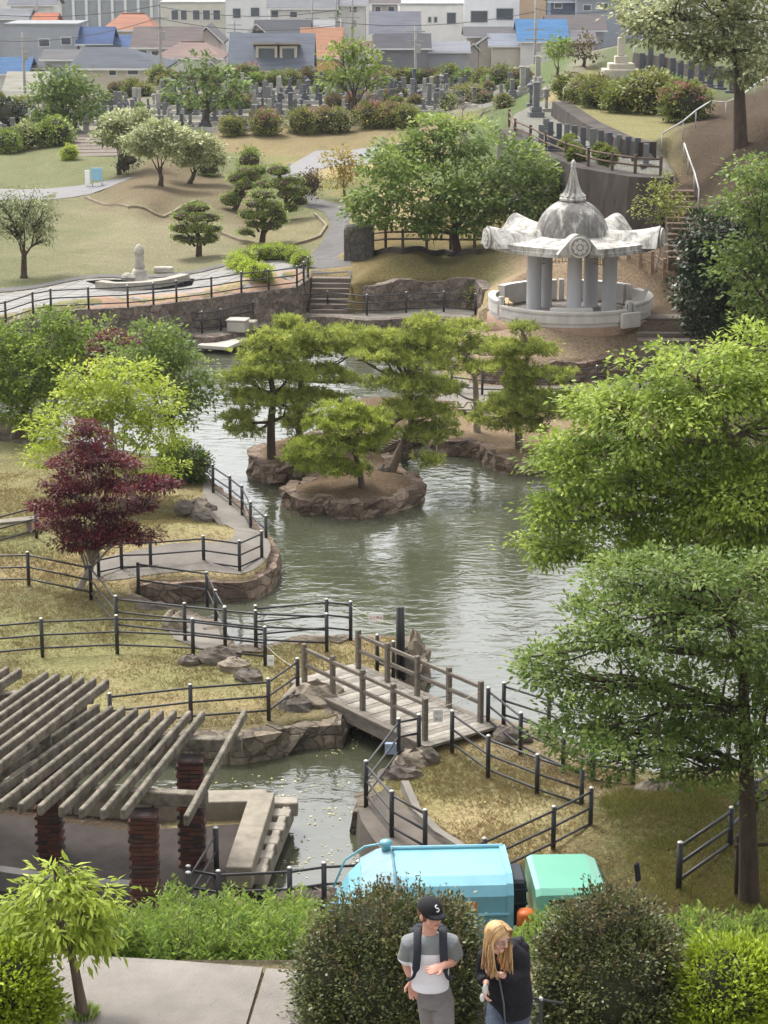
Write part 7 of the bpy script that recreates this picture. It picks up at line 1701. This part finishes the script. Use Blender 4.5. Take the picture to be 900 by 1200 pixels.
# grass tufts on the near lawns
def tufts(name, n, poly, seed, m, h0=.05, h1=.12, avoid=()):
    rn = np.random.default_rng(seed); xs0 = [p.x for p in poly]; ys0 = [p.y for p in poly]
    x = rn.uniform(min(xs0), max(xs0), n * 3); y = rn.uniform(min(ys0), max(ys0), n * 3)
    k = inside(x, y, poly) & ~inside(x, y, POND) & (dist_poly(x, y, POND) > .15) & (fbm(x, y, 1.6, seed) + rn.normal(0, .10, len(x)) > .44)
    for a in avoid: k &= ~inside(x, y, a)
    x = x[k][:n]; y = y[k][:n]; z = hfun(x, y); nb = 3; i = np.repeat(np.arange(len(x)), nb); m_ = len(i); th = rn.random(m_) * 6.28
    p = np.stack([x[i] + rn.normal(0, .03, m_), y[i] + rn.normal(0, .03, m_), z[i] - .01], 1); d = unit(np.stack([np.cos(th) * .8, np.sin(th) * .8, np.full(m_, 1.0)], 1))
    o = leaf_mesh(name, p, d, unit(np.stack([-np.sin(th), np.cos(th), np.zeros(m_)], 1) + rdir(m_, rn) * .3), rn.uniform(h0, h1, m_), rn.uniform(.008, .02, m_), np.clip(.5 * rn.random(len(x))[i] + .5 * fbm(x, y, 3, 9)[i], 0, 1), m)
    tag(o, kind='stuff'); return o
path_polys = [pxpoly([(240, 566), (256, 578), (275, 594), (289, 608), (298, 626), (314, 644), (317, 656), (306, 668), (281, 677), (239, 675), (177, 679), (100, 676), (104, 668), (150, 664), (200, 660), (262, 656), (276, 645), (268, 628), (250, 606)], 0, 2), [P(a, b) for a, b in [(429, 948), (441, 972), (465, 1004), (490, 1040), (560, 1045), (520, 990), (478, 950), (455, 920)]], [P(a, b) for a, b in [(195, 716), (232, 724), (256, 738), (262, 756), (240, 762), (205, 750), (190, 730)]]]
g_dry = leafmat('dry_grass_blades', [S(88, 90, 60), S(112, 106, 76), S(134, 122, 94), S(150, 138, 112)], trans=.25)
tufts('grass', 30000, [P(a, b) for a, b in [(-40, 560), (240, 556), (300, 640), (300, 680), (500, 745), (420, 800), (300, 850), (-40, 860)]], 1, g_dry, avoid=path_polys)
tufts('grass', 16000, [P(a, b) for a, b in [(470, 880), (570, 850), (760, 930), (960, 930), (960, 1130), (780, 1130), (700, 1080), (560, 1060), (500, 990), (440, 900)]], 2, g_dry, avoid=path_polys)
g_olv = leafmat('olive_grass_blades', [S(76, 84, 44), S(98, 106, 56), S(122, 124, 68), S(142, 138, 88)], trans=.25)
tufts('grass', 9000, [P(a, b) for a, b in [(700, 950), (790, 925), (960, 925), (960, 1080), (760, 1060)]], 3, g_olv, h1=.14, avoid=path_polys)
tufts('fallen_leaves', 900, [P(a, b) for a, b in [(640, 930), (960, 930), (960, 1100), (740, 1100)]], 4, leafmat('fallen_leaf', [S(150, 132, 80), S(178, 160, 104), S(196, 182, 130)]), h0=.03, h1=.06)

# ================================================================== HAZE
hm = bpy.data.materials.new('haze'); hm.use_nodes = True; hm.node_tree.nodes.clear()
hv_ = hm.node_tree.nodes.new('ShaderNodeVolumePrincipled'); ho_ = hm.node_tree.nodes.new('ShaderNodeOutputMaterial')
hv_.inputs['Color'].default_value = (.94, .96, 1, 1); hv_.inputs['Density'].default_value = .00014; hv_.inputs['Anisotropy'].default_value = .2
hm.node_tree.links.new(hv_.outputs[0], ho_.inputs['Volume'])
hz_o = MB().box((0, 900, 5), (2300, 1900, 32)).build('haze', hm); tag(hz_o, kind='stuff')
# ================================================================== PEOPLE
def smat(name, c, rough=.7, var=.08, ns=6, **k): return mat(name, S(c), rough, var, ns, **k)
skin = smat('skin', (206, 156, 136), .55, .05); skin2 = smat('skin_fair', (216, 172, 152), .55, .05)
def etube(mb, rings, n=20, mi=0):
    """rings: (centre, axis, rx, ry[, side]) ellipses perpendicular to axis"""
    vs = []; fs = []
    for r in rings:
        c, ax, rx, ry = Vector(r[0]), Vector(r[1]).normalized(), r[2], r[3]; sd = Vector(r[4]) if len(r) > 4 else Vector((1, 0, 0))
        s = (sd - ax * sd.dot(ax)).normalized(); f = ax.cross(s)
        for k in range(n): a = 2 * math.pi * k / n; vs.append(c + s * math.cos(a) * rx + f * math.sin(a) * ry)
    for i in range(len(rings) - 1):
        for k in range(n): fs.append((i * n + k, i * n + (k + 1) % n, (i + 1) * n + (k + 1) % n, (i + 1) * n + k))
    fs.append(tuple(range(n - 1, -1, -1))); fs.append(tuple((len(rings) - 1) * n + k for k in range(n)))
    return mb.add(vs, fs, mi, True)
def ball(mb, c, r, M=None, nu=18, nv=12):
    c = Vector(c); vs = []
    for j in range(nv + 1):
        ph = math.pi * j / nv
        for i in range(nu):
            th = 2 * math.pi * i / nu; v = Vector((r[0] * math.sin(ph) * math.cos(th), r[1] * math.sin(ph) * math.sin(th), r[2] * math.cos(ph)))
            vs.append(c + (M @ v if M is not None else v))
    fs = [(j * nu + i, (j + 1) * nu + i, (j + 1) * nu + (i + 1) % nu, j * nu + (i + 1) % nu) for j in range(nv) for i in range(nu)]
    return mb.add(vs, fs, 0, True)
def fuse(mb, name, mats, parent, voxel=.007, smooth=4, pick=None):
    """merge the overlapping volumes into ONE continuous surface"""
    o = mb.build(name, mats, parent, merge=True)
    md = o.modifiers.new('r', 'REMESH'); md.mode = 'VOXEL'; md.voxel_size = voxel; md.use_smooth_shade = True
    ms = o.modifiers.new('s', 'SMOOTH'); ms.iterations = smooth; ms.factor = .5
    bpy.context.view_layer.update()
    me = bpy.data.meshes.new_from_object(o.evaluated_get(bpy.context.evaluated_depsgraph_get()))
    o.modifiers.clear(); old = o.data; o.data = me; bpy.data.meshes.remove(old)
    me.materials.clear()
    for m in (mats if isinstance(mats, (list, tuple)) else [mats]): me.materials.append(m)
    off = ORIGIN.get(o.name, Vector())
    for p in me.polygons: p.use_smooth = True; p.material_index = pick(p.center + off) if pick else 0
    return o
def limb(mb, pts, rs, n=14): mb.tube(smooth_poly(pts, 3, False), list(np.interp(np.linspace(0, 1, 3 * (len(pts) - 1) + 1), np.linspace(0, 1, len(rs)), rs)), n)
def hand(mb, wrist, fwd, palm_n, curl=.5, L=.18, side=1):
    """palm plus four unequal bent fingers and a thumb leaving the side of the palm"""
    f = Vector(fwd).normalized(); nrm = Vector(palm_n); nrm = (nrm - f * nrm.dot(f)).normalized(); s = f.cross(nrm) * side; w = Vector(wrist)
    etube(mb, [(w - f * .01, f, .026, .019, s), (w + f * .03, f, .037, .018, s), (w + f * .07, f, .042, .017, s), (w + f * .095, f, .040, .014, s)], 14)
    for i, (o_, ln) in enumerate([(-.031, .066), (-.011, .078), (.010, .072), (.030, .056)]):
        b = w + f * .085 + s * o_; d1 = (f * math.cos(curl * .5) + nrm * math.sin(curl * .5) + s * o_ * 2.5).normalized(); d2 = (f * math.cos(curl * 1.3) + nrm * math.sin(curl * 1.3)).normalized(); d3 = (f * math.cos(curl * 2) + nrm * math.sin(curl * 2)).normalized()
        p1 = b + d1 * ln * .48; p2 = p1 + d2 * ln * .32; p3 = p2 + d3 * ln * .26
        mb.tube([b - f * .02, b, p1, p2, p3], [.0095, .0095, .0088, .008, .006], 8)
    b = w + f * .03 - s * .03; t1 = b + (f * .6 - s * .75 + nrm * .25).normalized() * .042; t2 = t1 + (f * .85 - s * .25 + nrm * .4).normalized() * .034
    mb.tube([w + f * .02 - s * .01, b, t1, t2], [.014, .0125, .011, .008], 8)
def head(mb, c, M, hr=.1):
    ball(mb, Vector(c) + M @ Vector((0, .008, .02)), (.075, .093, .095), M); ball(mb, Vector(c) + M @ Vector((0, -.022, -.045)), (.056, .066, .066), M)
    ball(mb, Vector(c) + M @ Vector((0, -.075, -.082)), (.024, .018, .018), M)
    mb.tube([Vector(c) + M @ Vector((0, -.088, .022)), Vector(c) + M @ Vector((0, -.108, -.018)), Vector(c) + M @ Vector((0, -.092, -.026))], [.009, .014, .011], 8)
    for s in (-1, 1):
        ball(mb, Vector(c) + M @ Vector((s * .076, .01, -.008)), (.011, .02, .032), M); ball(mb, Vector(c) + M @ Vector((s * .034, -.073, .028)), (.024, .012, .009), M); ball(mb, Vector(c) + M @ Vector((s * .045, -.055, -.03)), (.022, .022, .02), M)
def face_bits(parent, c, M, lipc=(170, 96, 90), browc=(96, 70, 54)):
    c = Vector(c)
    for s in (-1, 1):
        e = MB(); ball(e, c + M @ Vector((s * .031, -.0805, .006)), (.013, .006, .0065), M, 10, 8); eo = e.build('eye', smat('eye_white', (206, 204, 200), .3, .02), parent)
        e = MB(); ball(e, c + M @ Vector((s * .031, -.086, .006)), (.0055, .003, .006), M, 8, 6); e.build('iris', smat('iris', (54, 44, 38), .2, .02), eo)
        e = MB(); e.tube([c + M @ Vector((s * .016, -.090, .030)), c + M @ Vector((s * .032, -.089, .034)), c + M @ Vector((s * .048, -.078, .029))], .0038, 6); e.build('eyebrow', smat('eyebrow_%d' % browc[0], browc, .9), parent)
    e = MB(); e.tube([c + M @ Vector((-.022, -.081, -.052)), c + M @ Vector((0, -.090, -.050)), c + M @ Vector((.022, -.081, -.052))], [.003, .0062, .003], 8); e.build('lips', smat('lips_%d' % lipc[0], lipc, .5), parent)
# ------------------------------------------------------------ the man
MY = 14.9
def A(px, py, d=0.0): return at(px, py, MY + d)
man = thing('person', 'man in black cap and grey and white t-shirt walking up beside the dark bush', 'person', Vector((A(506, 1290).x, MY, TZ + .05)))
gz = TZ + .05
Mh = Matrix.Rotation(R(38), 3, 'Z') @ Matrix.Rotation(R(6), 3, 'X')     # turned to the photo's right, looking down
hc = A(504, 1071.5, 0)
shL, shR = A(482, 1104, .02), A(526, 1104, .0); neck = A(503, 1093, .02); hip = A(505, 1163, .03)
elL, wrL = A(477, 1128, .08), A(483, 1148, .04); elR, wrR = A(532, 1124, .04), A(519.5, 1131.5, -.19)
hpL, hpR = A(501, 1168, .03), A(519, 1168, .03)
knL, anL = A(504, 1207, .05) , None
knL = Vector((A(508, 1200).x, MY + .06, gz + .47)); knR = Vector((A(521, 1200).x, MY - .16, gz + .50)); anL = Vector((A(503, 1250).x, MY + .22, gz + .10)); anR = Vector((A(519, 1250).x, MY - .14, gz + .08))
mb = MB(); head(mb, hc, Mh)
mb.tube([hc - Vector((0, -.015, .05)), neck, neck - Vector((0, 0, .06))], [.052, .056, .075], 14)
ch = (shL + shR) / 2
etube(mb, [(hip - Vector((-.02, 0, .06)), (0, 0, 1), .09, .08), (hip + Vector((0, 0, .05)), (0, 0, 1), .105, .085), (hip.lerp(ch, .45), (0, 0, 1), .12, .09), (hip.lerp(ch, .8) , (0, 0, 1), .15, .10), (ch - Vector((0, 0, .0)), (0, 0, 1), .16, .085), (ch + Vector((0, 0, .05)), (0, 0, 1), .08, .06)], 24)
limb(mb, [shL, elL, wrL], [.055, .046, .042, .036, .026]); limb(mb, [shR, elR, wrR], [.055, .046, .042, .036, .026])
hand(mb, wrL, (.10, -.15, -1), (.2, -.9, .1), curl=.45, side=-1)
hand(mb, wrR, (-.92, -.35, -.22), (.05, -.45, .9), curl=.42, side=1)
limb(mb, [hpL, knL, anL], [.062, .058, .048, .045, .038]); limb(mb, [hpR, knR, anR], [.062, .058, .048, .045, .038])
for an in (anL, anR): mb.tube([an, an + Vector((0, -.07, -.04)), an + Vector((0.01, -.16, -.055))], [.04, .04, .028], 10)
mbody = fuse(mb, 'body', skin, man, .0052, 3)
face_bits(mbody, hc, Mh)
# short beard shadow and hair under the cap
mb = MB(); ball(mb, hc + Mh @ Vector((0, .022, .012)), (.083, .092, .088), Mh); hr_ = mb.build('hair', smat('brown_hair', (104, 78, 58), .8, .2, 30), mbody)
# cap: crown, brim, emblem
mb = MB(); cc = hc + Mh @ Vector((0, .008, .042)); vs = []; fs = []; nu, nv = 28, 10
for j in range(nv + 1):
    ph = R(90) * j / nv
    for i in range(nu): th = 2 * math.pi * i / nu; vs.append(cc + Mh @ Vector((.094 * math.sin(ph) * math.cos(th), .108 * math.sin(ph) * math.sin(th), .094 * math.cos(ph) + .004)))
fs = [(j * nu + i, (j + 1) * nu + i, (j + 1) * nu + (i + 1) % nu, j * nu + (i + 1) % nu) for j in range(nv) for i in range(nu)]
mb.add(vs, fs, 0, True); capm = smat('black_cap_cloth', (34, 33, 36), .85, .12, 10)
cap = mb.build('cap', capm, mbody)
mb = MB(); vs = []; n = 16
for up_ in (0, .008):
    for i in range(n + 1):
        th = math.pi + math.pi * i / n; vs.append(cc + Mh @ Vector((.088 * math.cos(th), .10 * math.sin(th), .004 + up_)))
    for i in range(n + 1):
        th = math.pi + math.pi * i / n; vs.append(cc + Mh @ Vector((.076 * math.cos(th), .10 * math.sin(th) - .078 * abs(math.sin(th)) ** .6, -.012 + up_ + .012 * (1 - math.cos(th) ** 2) - .02 * math.cos(th) ** 2)))
K = n + 1; fs = []
for i in range(n): fs += [(i, i + 1, K + i + 1, K + i), (2 * K + i, 3 * K + i, 3 * K + i + 1, 2 * K + i + 1), (K + i, K + i + 1, 3 * K + i + 1, 3 * K + i), (i, 2 * K + i, 2 * K + i + 1, i + 1)]
fs += [(0, K, 3 * K, 2 * K), (n, 2 * K + n, 3 * K + n, K + n)]
mb.add(vs, fs, 0, True).build('brim', capm, mbody)
mb = MB(); em = []
for i in range(15):
    t_ = i / 14; a = R(55) + t_ * R(250) if t_ < .5 else R(180 - 55 + 0) - (t_ - .5) * R(250) + R(0)
    x = (.014 * math.cos(R(40 + t_ * 2 * 230)) if t_ < .5 else .014 * math.cos(R(90 - (t_ - .5) * 2 * 230))); z = (.012 + .012 * math.sin(R(40 + t_ * 2 * 230)) if t_ < .5 else -.012 + .013 * math.sin(R(90 - (t_ - .5) * 2 * 230)))
    th = -math.pi / 2 + x / .1 - .1; ph = R(58) - z / .095; em.append(cc + Mh @ Vector((.097 * math.sin(ph) * math.cos(th), .1115 * math.sin(ph) * math.sin(th), .097 * math.cos(ph) + .004)))
mb.tube(em, .0045, 6).build('emblem', smat('emblem_white', (232, 232, 230), .6, .02), cap)
# t-shirt: grey yoke and sleeves, white body
mb = MB(); hem = A(504, 1157, .0)
etube(mb, [(hem, (0, 0, 1), .146, .118), (hem.lerp(ch, .25), (0, 0, 1), .146, .115), (hem.lerp(ch, .55), (0, 0, 1), .150, .115), (hem.lerp(ch, .85), (0, 0, 1), .172, .12), (ch + Vector((0, 0, .015)), (0, 0, 1), .168, .10), (ch + Vector((0, .0, .05)), (0, 0, 1), .115, .085), (ch + Vector((0, .0, .07)), (0, 0, 1), .072, .066)], 30)
for s_, e_ in ((shL, elL), (shR, elR)):
    q = s_.lerp(e_, .82); mb.tube([s_ + (ch - s_) * .25 + Vector((0, 0, .0)), s_ + Vector((0, 0, .0)), q], [.082, .082, .084], 18)
zline = A(504, 1112).z; zlow = A(504, 1126).z
fuse(mb, 'shirt', [smat('tshirt_grey', (122, 126, 126), .9, .07, 7, bump=.6, bs=7), smat('tshirt_white', (226, 224, 228), .9, .04, 7, bump=.6, bs=7)], mbody, .0075, 5, pick=lambda c: 1 if (c.z < zline and (abs(c.x - ch.x) < .13 or c.z < zlow)) else 0)
# trousers
mb = MB(); etube(mb, [(hip + Vector((.02, 0, .08)), (0, 0, 1), .12, .10), (hip + Vector((.03, 0, 0)), (0, 0, 1), .135, .112), (hip + Vector((.03, 0, -.10)), (0, 0, 1), .135, .115)], 24)
mb.tube(smooth_poly([hpL, hpL.lerp(knL, .5), knL, knL.lerp(anL, .6), anL + Vector((0, 0, -.02))], 3, False), [.088 - .0016 * i for i in range(13)], 16)
mb.tube(smooth_poly([hpR, hpR.lerp(knR, .5), knR, knR.lerp(anR, .6), anR + Vector((0, 0, -.02))], 3, False), [.088 - .0016 * i for i in range(13)], 16)
fuse(mb, 'trousers', smat('grey_trousers', (120, 116, 114), .9, .14, 8, bump=.7, bs=8), mbody, .0085, 4)
for an in (anL, anR):
    mb = MB(); mb.tube([an + Vector((0, .03, -.05)), an + Vector((0, -.06, -.05)), an + Vector((.01, -.17, -.06))], [.045, .048, .038], 12); mb.build('shoe', smat('white_shoe', (190, 188, 184), .7), mbody)
# backpack: straps over the shoulders, bag behind
bp_ = thing('backpack', 'black backpack with two broad straps worn by the man in the cap', 'backpack', ch + Vector((0, .2, -.2)))
bpm = smat('black_nylon', (44, 46, 52), .8, .1)
MB().box(ch + Vector((0, .215, -.17)), (.30, .15, .42), bev=.05).build('bag', bpm, bp_)
for s in (-1, 1):
    x0 = s * .098; pts = [(x0 * .9, .135, .03), (x0 * .98, .06, .088), (x0, -.03, .078), (x0 * 1.02, -.11, .0), (x0 * 1.08, -.142, -.11), (x0 * 1.3, -.135, -.22), (x0 * 1.7, -.04, -.30), (x0 * 1.5, .12, -.33)]
    pts = smooth_poly([ch + Vector(p) for p in pts], 3, False); mb = MB(); rings = []
    for i, p in enumerate(pts):
        d = pts[min(i + 1, len(pts) - 1)] - pts[max(i - 1, 0)]; w = .030 if i < 14 else .014; rings.append((p, d, w, .009, (1, 0, 0)))
    etube(mb, rings, 10).build('strap', bpm, bp_)
# ------------------------------------------------------------ the woman
WY = 15.05
def B(px, py, d=0.0): return at(px, py, WY + d)
wom = thing('person', 'woman with long blond hair and glasses stooping forward in a black coat', 'person', Vector((B(592, 1290).x, WY + .1, TZ + .05)))
Wh = Matrix.Rotation(R(42), 3, 'Z') @ Matrix.Rotation(R(20), 3, 'X')
wc = B(583, 1097, -.22)
wneck = B(589, 1109, -.10); wch = B(592, 1122, .0); whip = B(598, 1164, .16)
wsL, wsR = B(570, 1120, .0), B(609, 1110, .06)
weL, wwL = B(566, 1143, -.02), B(570, 1152, -.14); weR, wwR = B(611, 1143, -.06), B(586, 1142, -.22)
whL = whip + Vector((-.085, 0, -.06)); whR = whip + Vector((.085, 0, -.06))
wkL = Vector((B(580, 1200).x, WY - .02, gz + .46)); wkR = Vector((B(607, 1200).x, WY + .12, gz + .46)); waL = Vector((B(580, 1250).x, WY - .04, gz + .09)); waR = Vector((B(606, 1250).x, WY + .26, gz + .1))
mb = MB(); head(mb, wc, Wh); mb.tube([wc + Vector((.01, .02, -.04)), wneck, wneck.lerp(wch, .5)], [.045, .047, .06], 14)
ax = (wch - whip)
etube(mb, [(whip - Vector((0, 0, .05)), (0, 0, 1), .15, .11), (whip, ax, .15, .11), (whip.lerp(wch, .5), ax, .12, .09), (wch, ax, .15, .09), (wneck, ax, .07, .06)], 22)
limb(mb, [wsL, weL, wwL], [.048, .042, .038, .032, .024]); limb(mb, [wsR, weR, wwR], [.048, .042, .038, .032, .024])
hand(mb, wwL, (-.15, -.5, -.8), (1, -.2, 0), curl=.9, side=1); hand(mb, wwR, (-.8, -.45, .25), (0, .4, .9), curl=1.15, side=1)
limb(mb, [whL, wkL, waL], [.08, .07, .052, .046, .036]); limb(mb, [whR, wkR, waR], [.08, .07, .052, .046, .036])
for an in (waL, waR): mb.tube([an, an + Vector((.0, -.07, -.04)), an + Vector((.02, -.15, -.055))], [.036, .036, .026], 10)
wbody = fuse(mb, 'body', skin2, wom, .0052, 3)
face_bits(wbody, wc, Wh, (190, 110, 104), (140, 108, 80))
# coat
mb = MB(); hemc = B(595, 1187, .15)
etube(mb, [(hemc, (0, 0, 1), .185, .16), (whip + Vector((0, 0, -.04)), (0, 0, 1), .182, .155), (whip.lerp(wch, .3), ax, .175, .145), (whip.lerp(wch, .7), ax, .178, .135), (wch, ax, .185, .125), (wch.lerp(wneck, .55), ax, .14, .10), (wneck + Vector((0.01, .03, -.0)), ax, .085, .078)], 30)
limb(mb, [wsL + Vector((.03, 0, 0)), wsL, weL, wwL + (weL - wwL) * .12], [.075, .075, .066, .058, .05]); limb(mb, [wsR - Vector((.03, 0, 0)), wsR, weR, wwR + (weR - wwR) * .18], [.08, .08, .068, .062, .052])
mb.tube([wch + Vector((-.10, -.06, .06)), wneck + Vector((0, .06, .0)), wch + Vector((.11, .02, .10))], [.04, .05, .045], 12)
coat = fuse(mb, 'coat', smat('black_coat', (30, 30, 36), .8, .2, 6, bump=.4, bs=14), wbody, .008, 4)
mb = MB(); f0 = whip.lerp(wch, .8) + Vector((-.07, -.14, 0)); mb.tube([f0, whip + Vector((-.06, -.165, 0)), hemc + Vector((-.03, -.17, 0))], .007, 6).build('zip', smat('zip_grey', (110, 110, 116), .5), coat)
# jeans
mb = MB(); etube(mb, [(whip, (0, 0, 1), .15, .115), (whip - Vector((0, 0, .12)), (0, 0, 1), .155, .12)], 20)
for h_, k_, a_ in ((whL, wkL, waL), (whR, wkR, waR)): mb.tube(smooth_poly([h_, h_.lerp(k_, .5), k_, k_.lerp(a_, .6), a_], 3, False), [.10 - .0025 * i for i in range(13)], 16)
fuse(mb, 'jeans', smat('blue_grey_jeans', (78, 86, 100), .9, .2, 9, bump=.3, bs=24), wbody, .0085, 4)
for an in (waL, waR):
    mb = MB(); mb.tube([an + Vector((0, .03, -.05)), an + Vector((0, -.06, -.05)), an + Vector((.01, -.15, -.06))], [.042, .044, .034], 12); mb.build('shoe', smat('dark_shoe', (60, 58, 60), .7), wbody)
# hair: cap of hair parted in the middle plus long strands on both sides
hairm = [smat('blond_hair', (196, 160, 112), .5, .2, 40, stretch=(4, 4, .4)), smat('brown_blond_hair', (140, 106, 74), .5, .2, 40, stretch=(4, 4, .4))]
mb = MB(); vs = []; fs = []; nu, nv = 30, 12
hcn = wc + Wh @ Vector((0, .014, .016))
for j in range(nv + 1):
    for i in range(nu):
        th = 2 * math.pi * i / nu; fr = max(0, -math.sin(th)); ph = R(118 - 62 * fr ** 1.5) * j / nv
        vs.append(hcn + Wh @ Vector((.088 * math.sin(ph) * math.cos(th), .104 * math.sin(ph) * math.sin(th), .104 * math.cos(ph))))
fs = [(j * nu + i, (j + 1) * nu + i, (j + 1) * nu + (i + 1) % nu, j * nu + (i + 1) % nu) for j in range(nv) for i in range(nu)]
mb.add(vs, fs, 0, True); rh = random.Random(5)
for sd in (-1, 1):
    for i in range(80):
        u_ = (i + rh.random()) / 80; st = wc + Wh @ Vector((sd * .006, -.066 + .13 * u_, .104 + .014 * math.sin(math.pi * u_))); mid = wc + Wh @ Vector((sd * (.082 + .012 * rh.random()), -.055 + .10 * u_, -.01))
        L_ = (.30 if sd > 0 else .27) * rh.uniform(.8, 1.0); e1 = mid + Vector((sd * .006 + rh.uniform(-.015, .015), -.03 + .03 * u_ + rh.uniform(-.01, .01), -L_ * .45)); e2 = mid + Vector((sd * -.002 + rh.uniform(-.035, .035), -.055 + .05 * u_, -L_))
        mb.tube(smooth_poly([st, st.lerp(mid, .5) + Wh @ Vector((sd * .026, -.004, .028)), mid, e1, e2], 3, False), [.0060, .0068, .007, .007, .007, .007, .007, .0065, .006, .0055, .005, .004, .002], 5, mi=0 if rh.random() < .6 else 1)
mb.build('hair', hairm, wbody)
# glasses
mb = MB()
for s in (-1, 1):
    ring_ = [wc + Wh @ Vector((s * .033 + .024 * math.cos(a), -.098 + .004 * abs(math.cos(a)), .004 + .019 * math.sin(a))) for a in [2 * math.pi * k / 16 for k in range(17)]]; mb.tube(ring_, .0018, 5)
    mb.tube([wc + Wh @ Vector((s * .057, -.092, .008)), wc + Wh @ Vector((s * .08, .0, .005))], .0016, 5)
mb.tube([wc + Wh @ Vector((-.009, -.102, .006)), wc + Wh @ Vector((.009, -.102, .006))], .0018, 5); mb.build('glasses', smat('thin_metal', (120, 110, 104), .3, .02), wbody)
# what she holds: a white pouch hanging from her lower hand
q = B(567, 1163, -.2); t = thing('pouch', 'small white pouch dangling on a cord from the hand of the woman', 'pouch', q)
mb = MB(); mb.blob(q + Vector((.01, 0, .025)), (.022, .016, .05), 0, 12, 8, 1, .04); mb.blob(q + Vector((-.012, 0, -.045)), (.019, .014, .035), 0, 12, 8, 2, .04); mb.build('bag', smat('white_pouch', (214, 214, 212), .6), t)
MB().tube([wwL + Vector((-.02, -.04, -.06)), q + Vector((.01, 0, .06))], .003, 5).build('cord', smat('white_pouch', (214, 214, 212)), t)
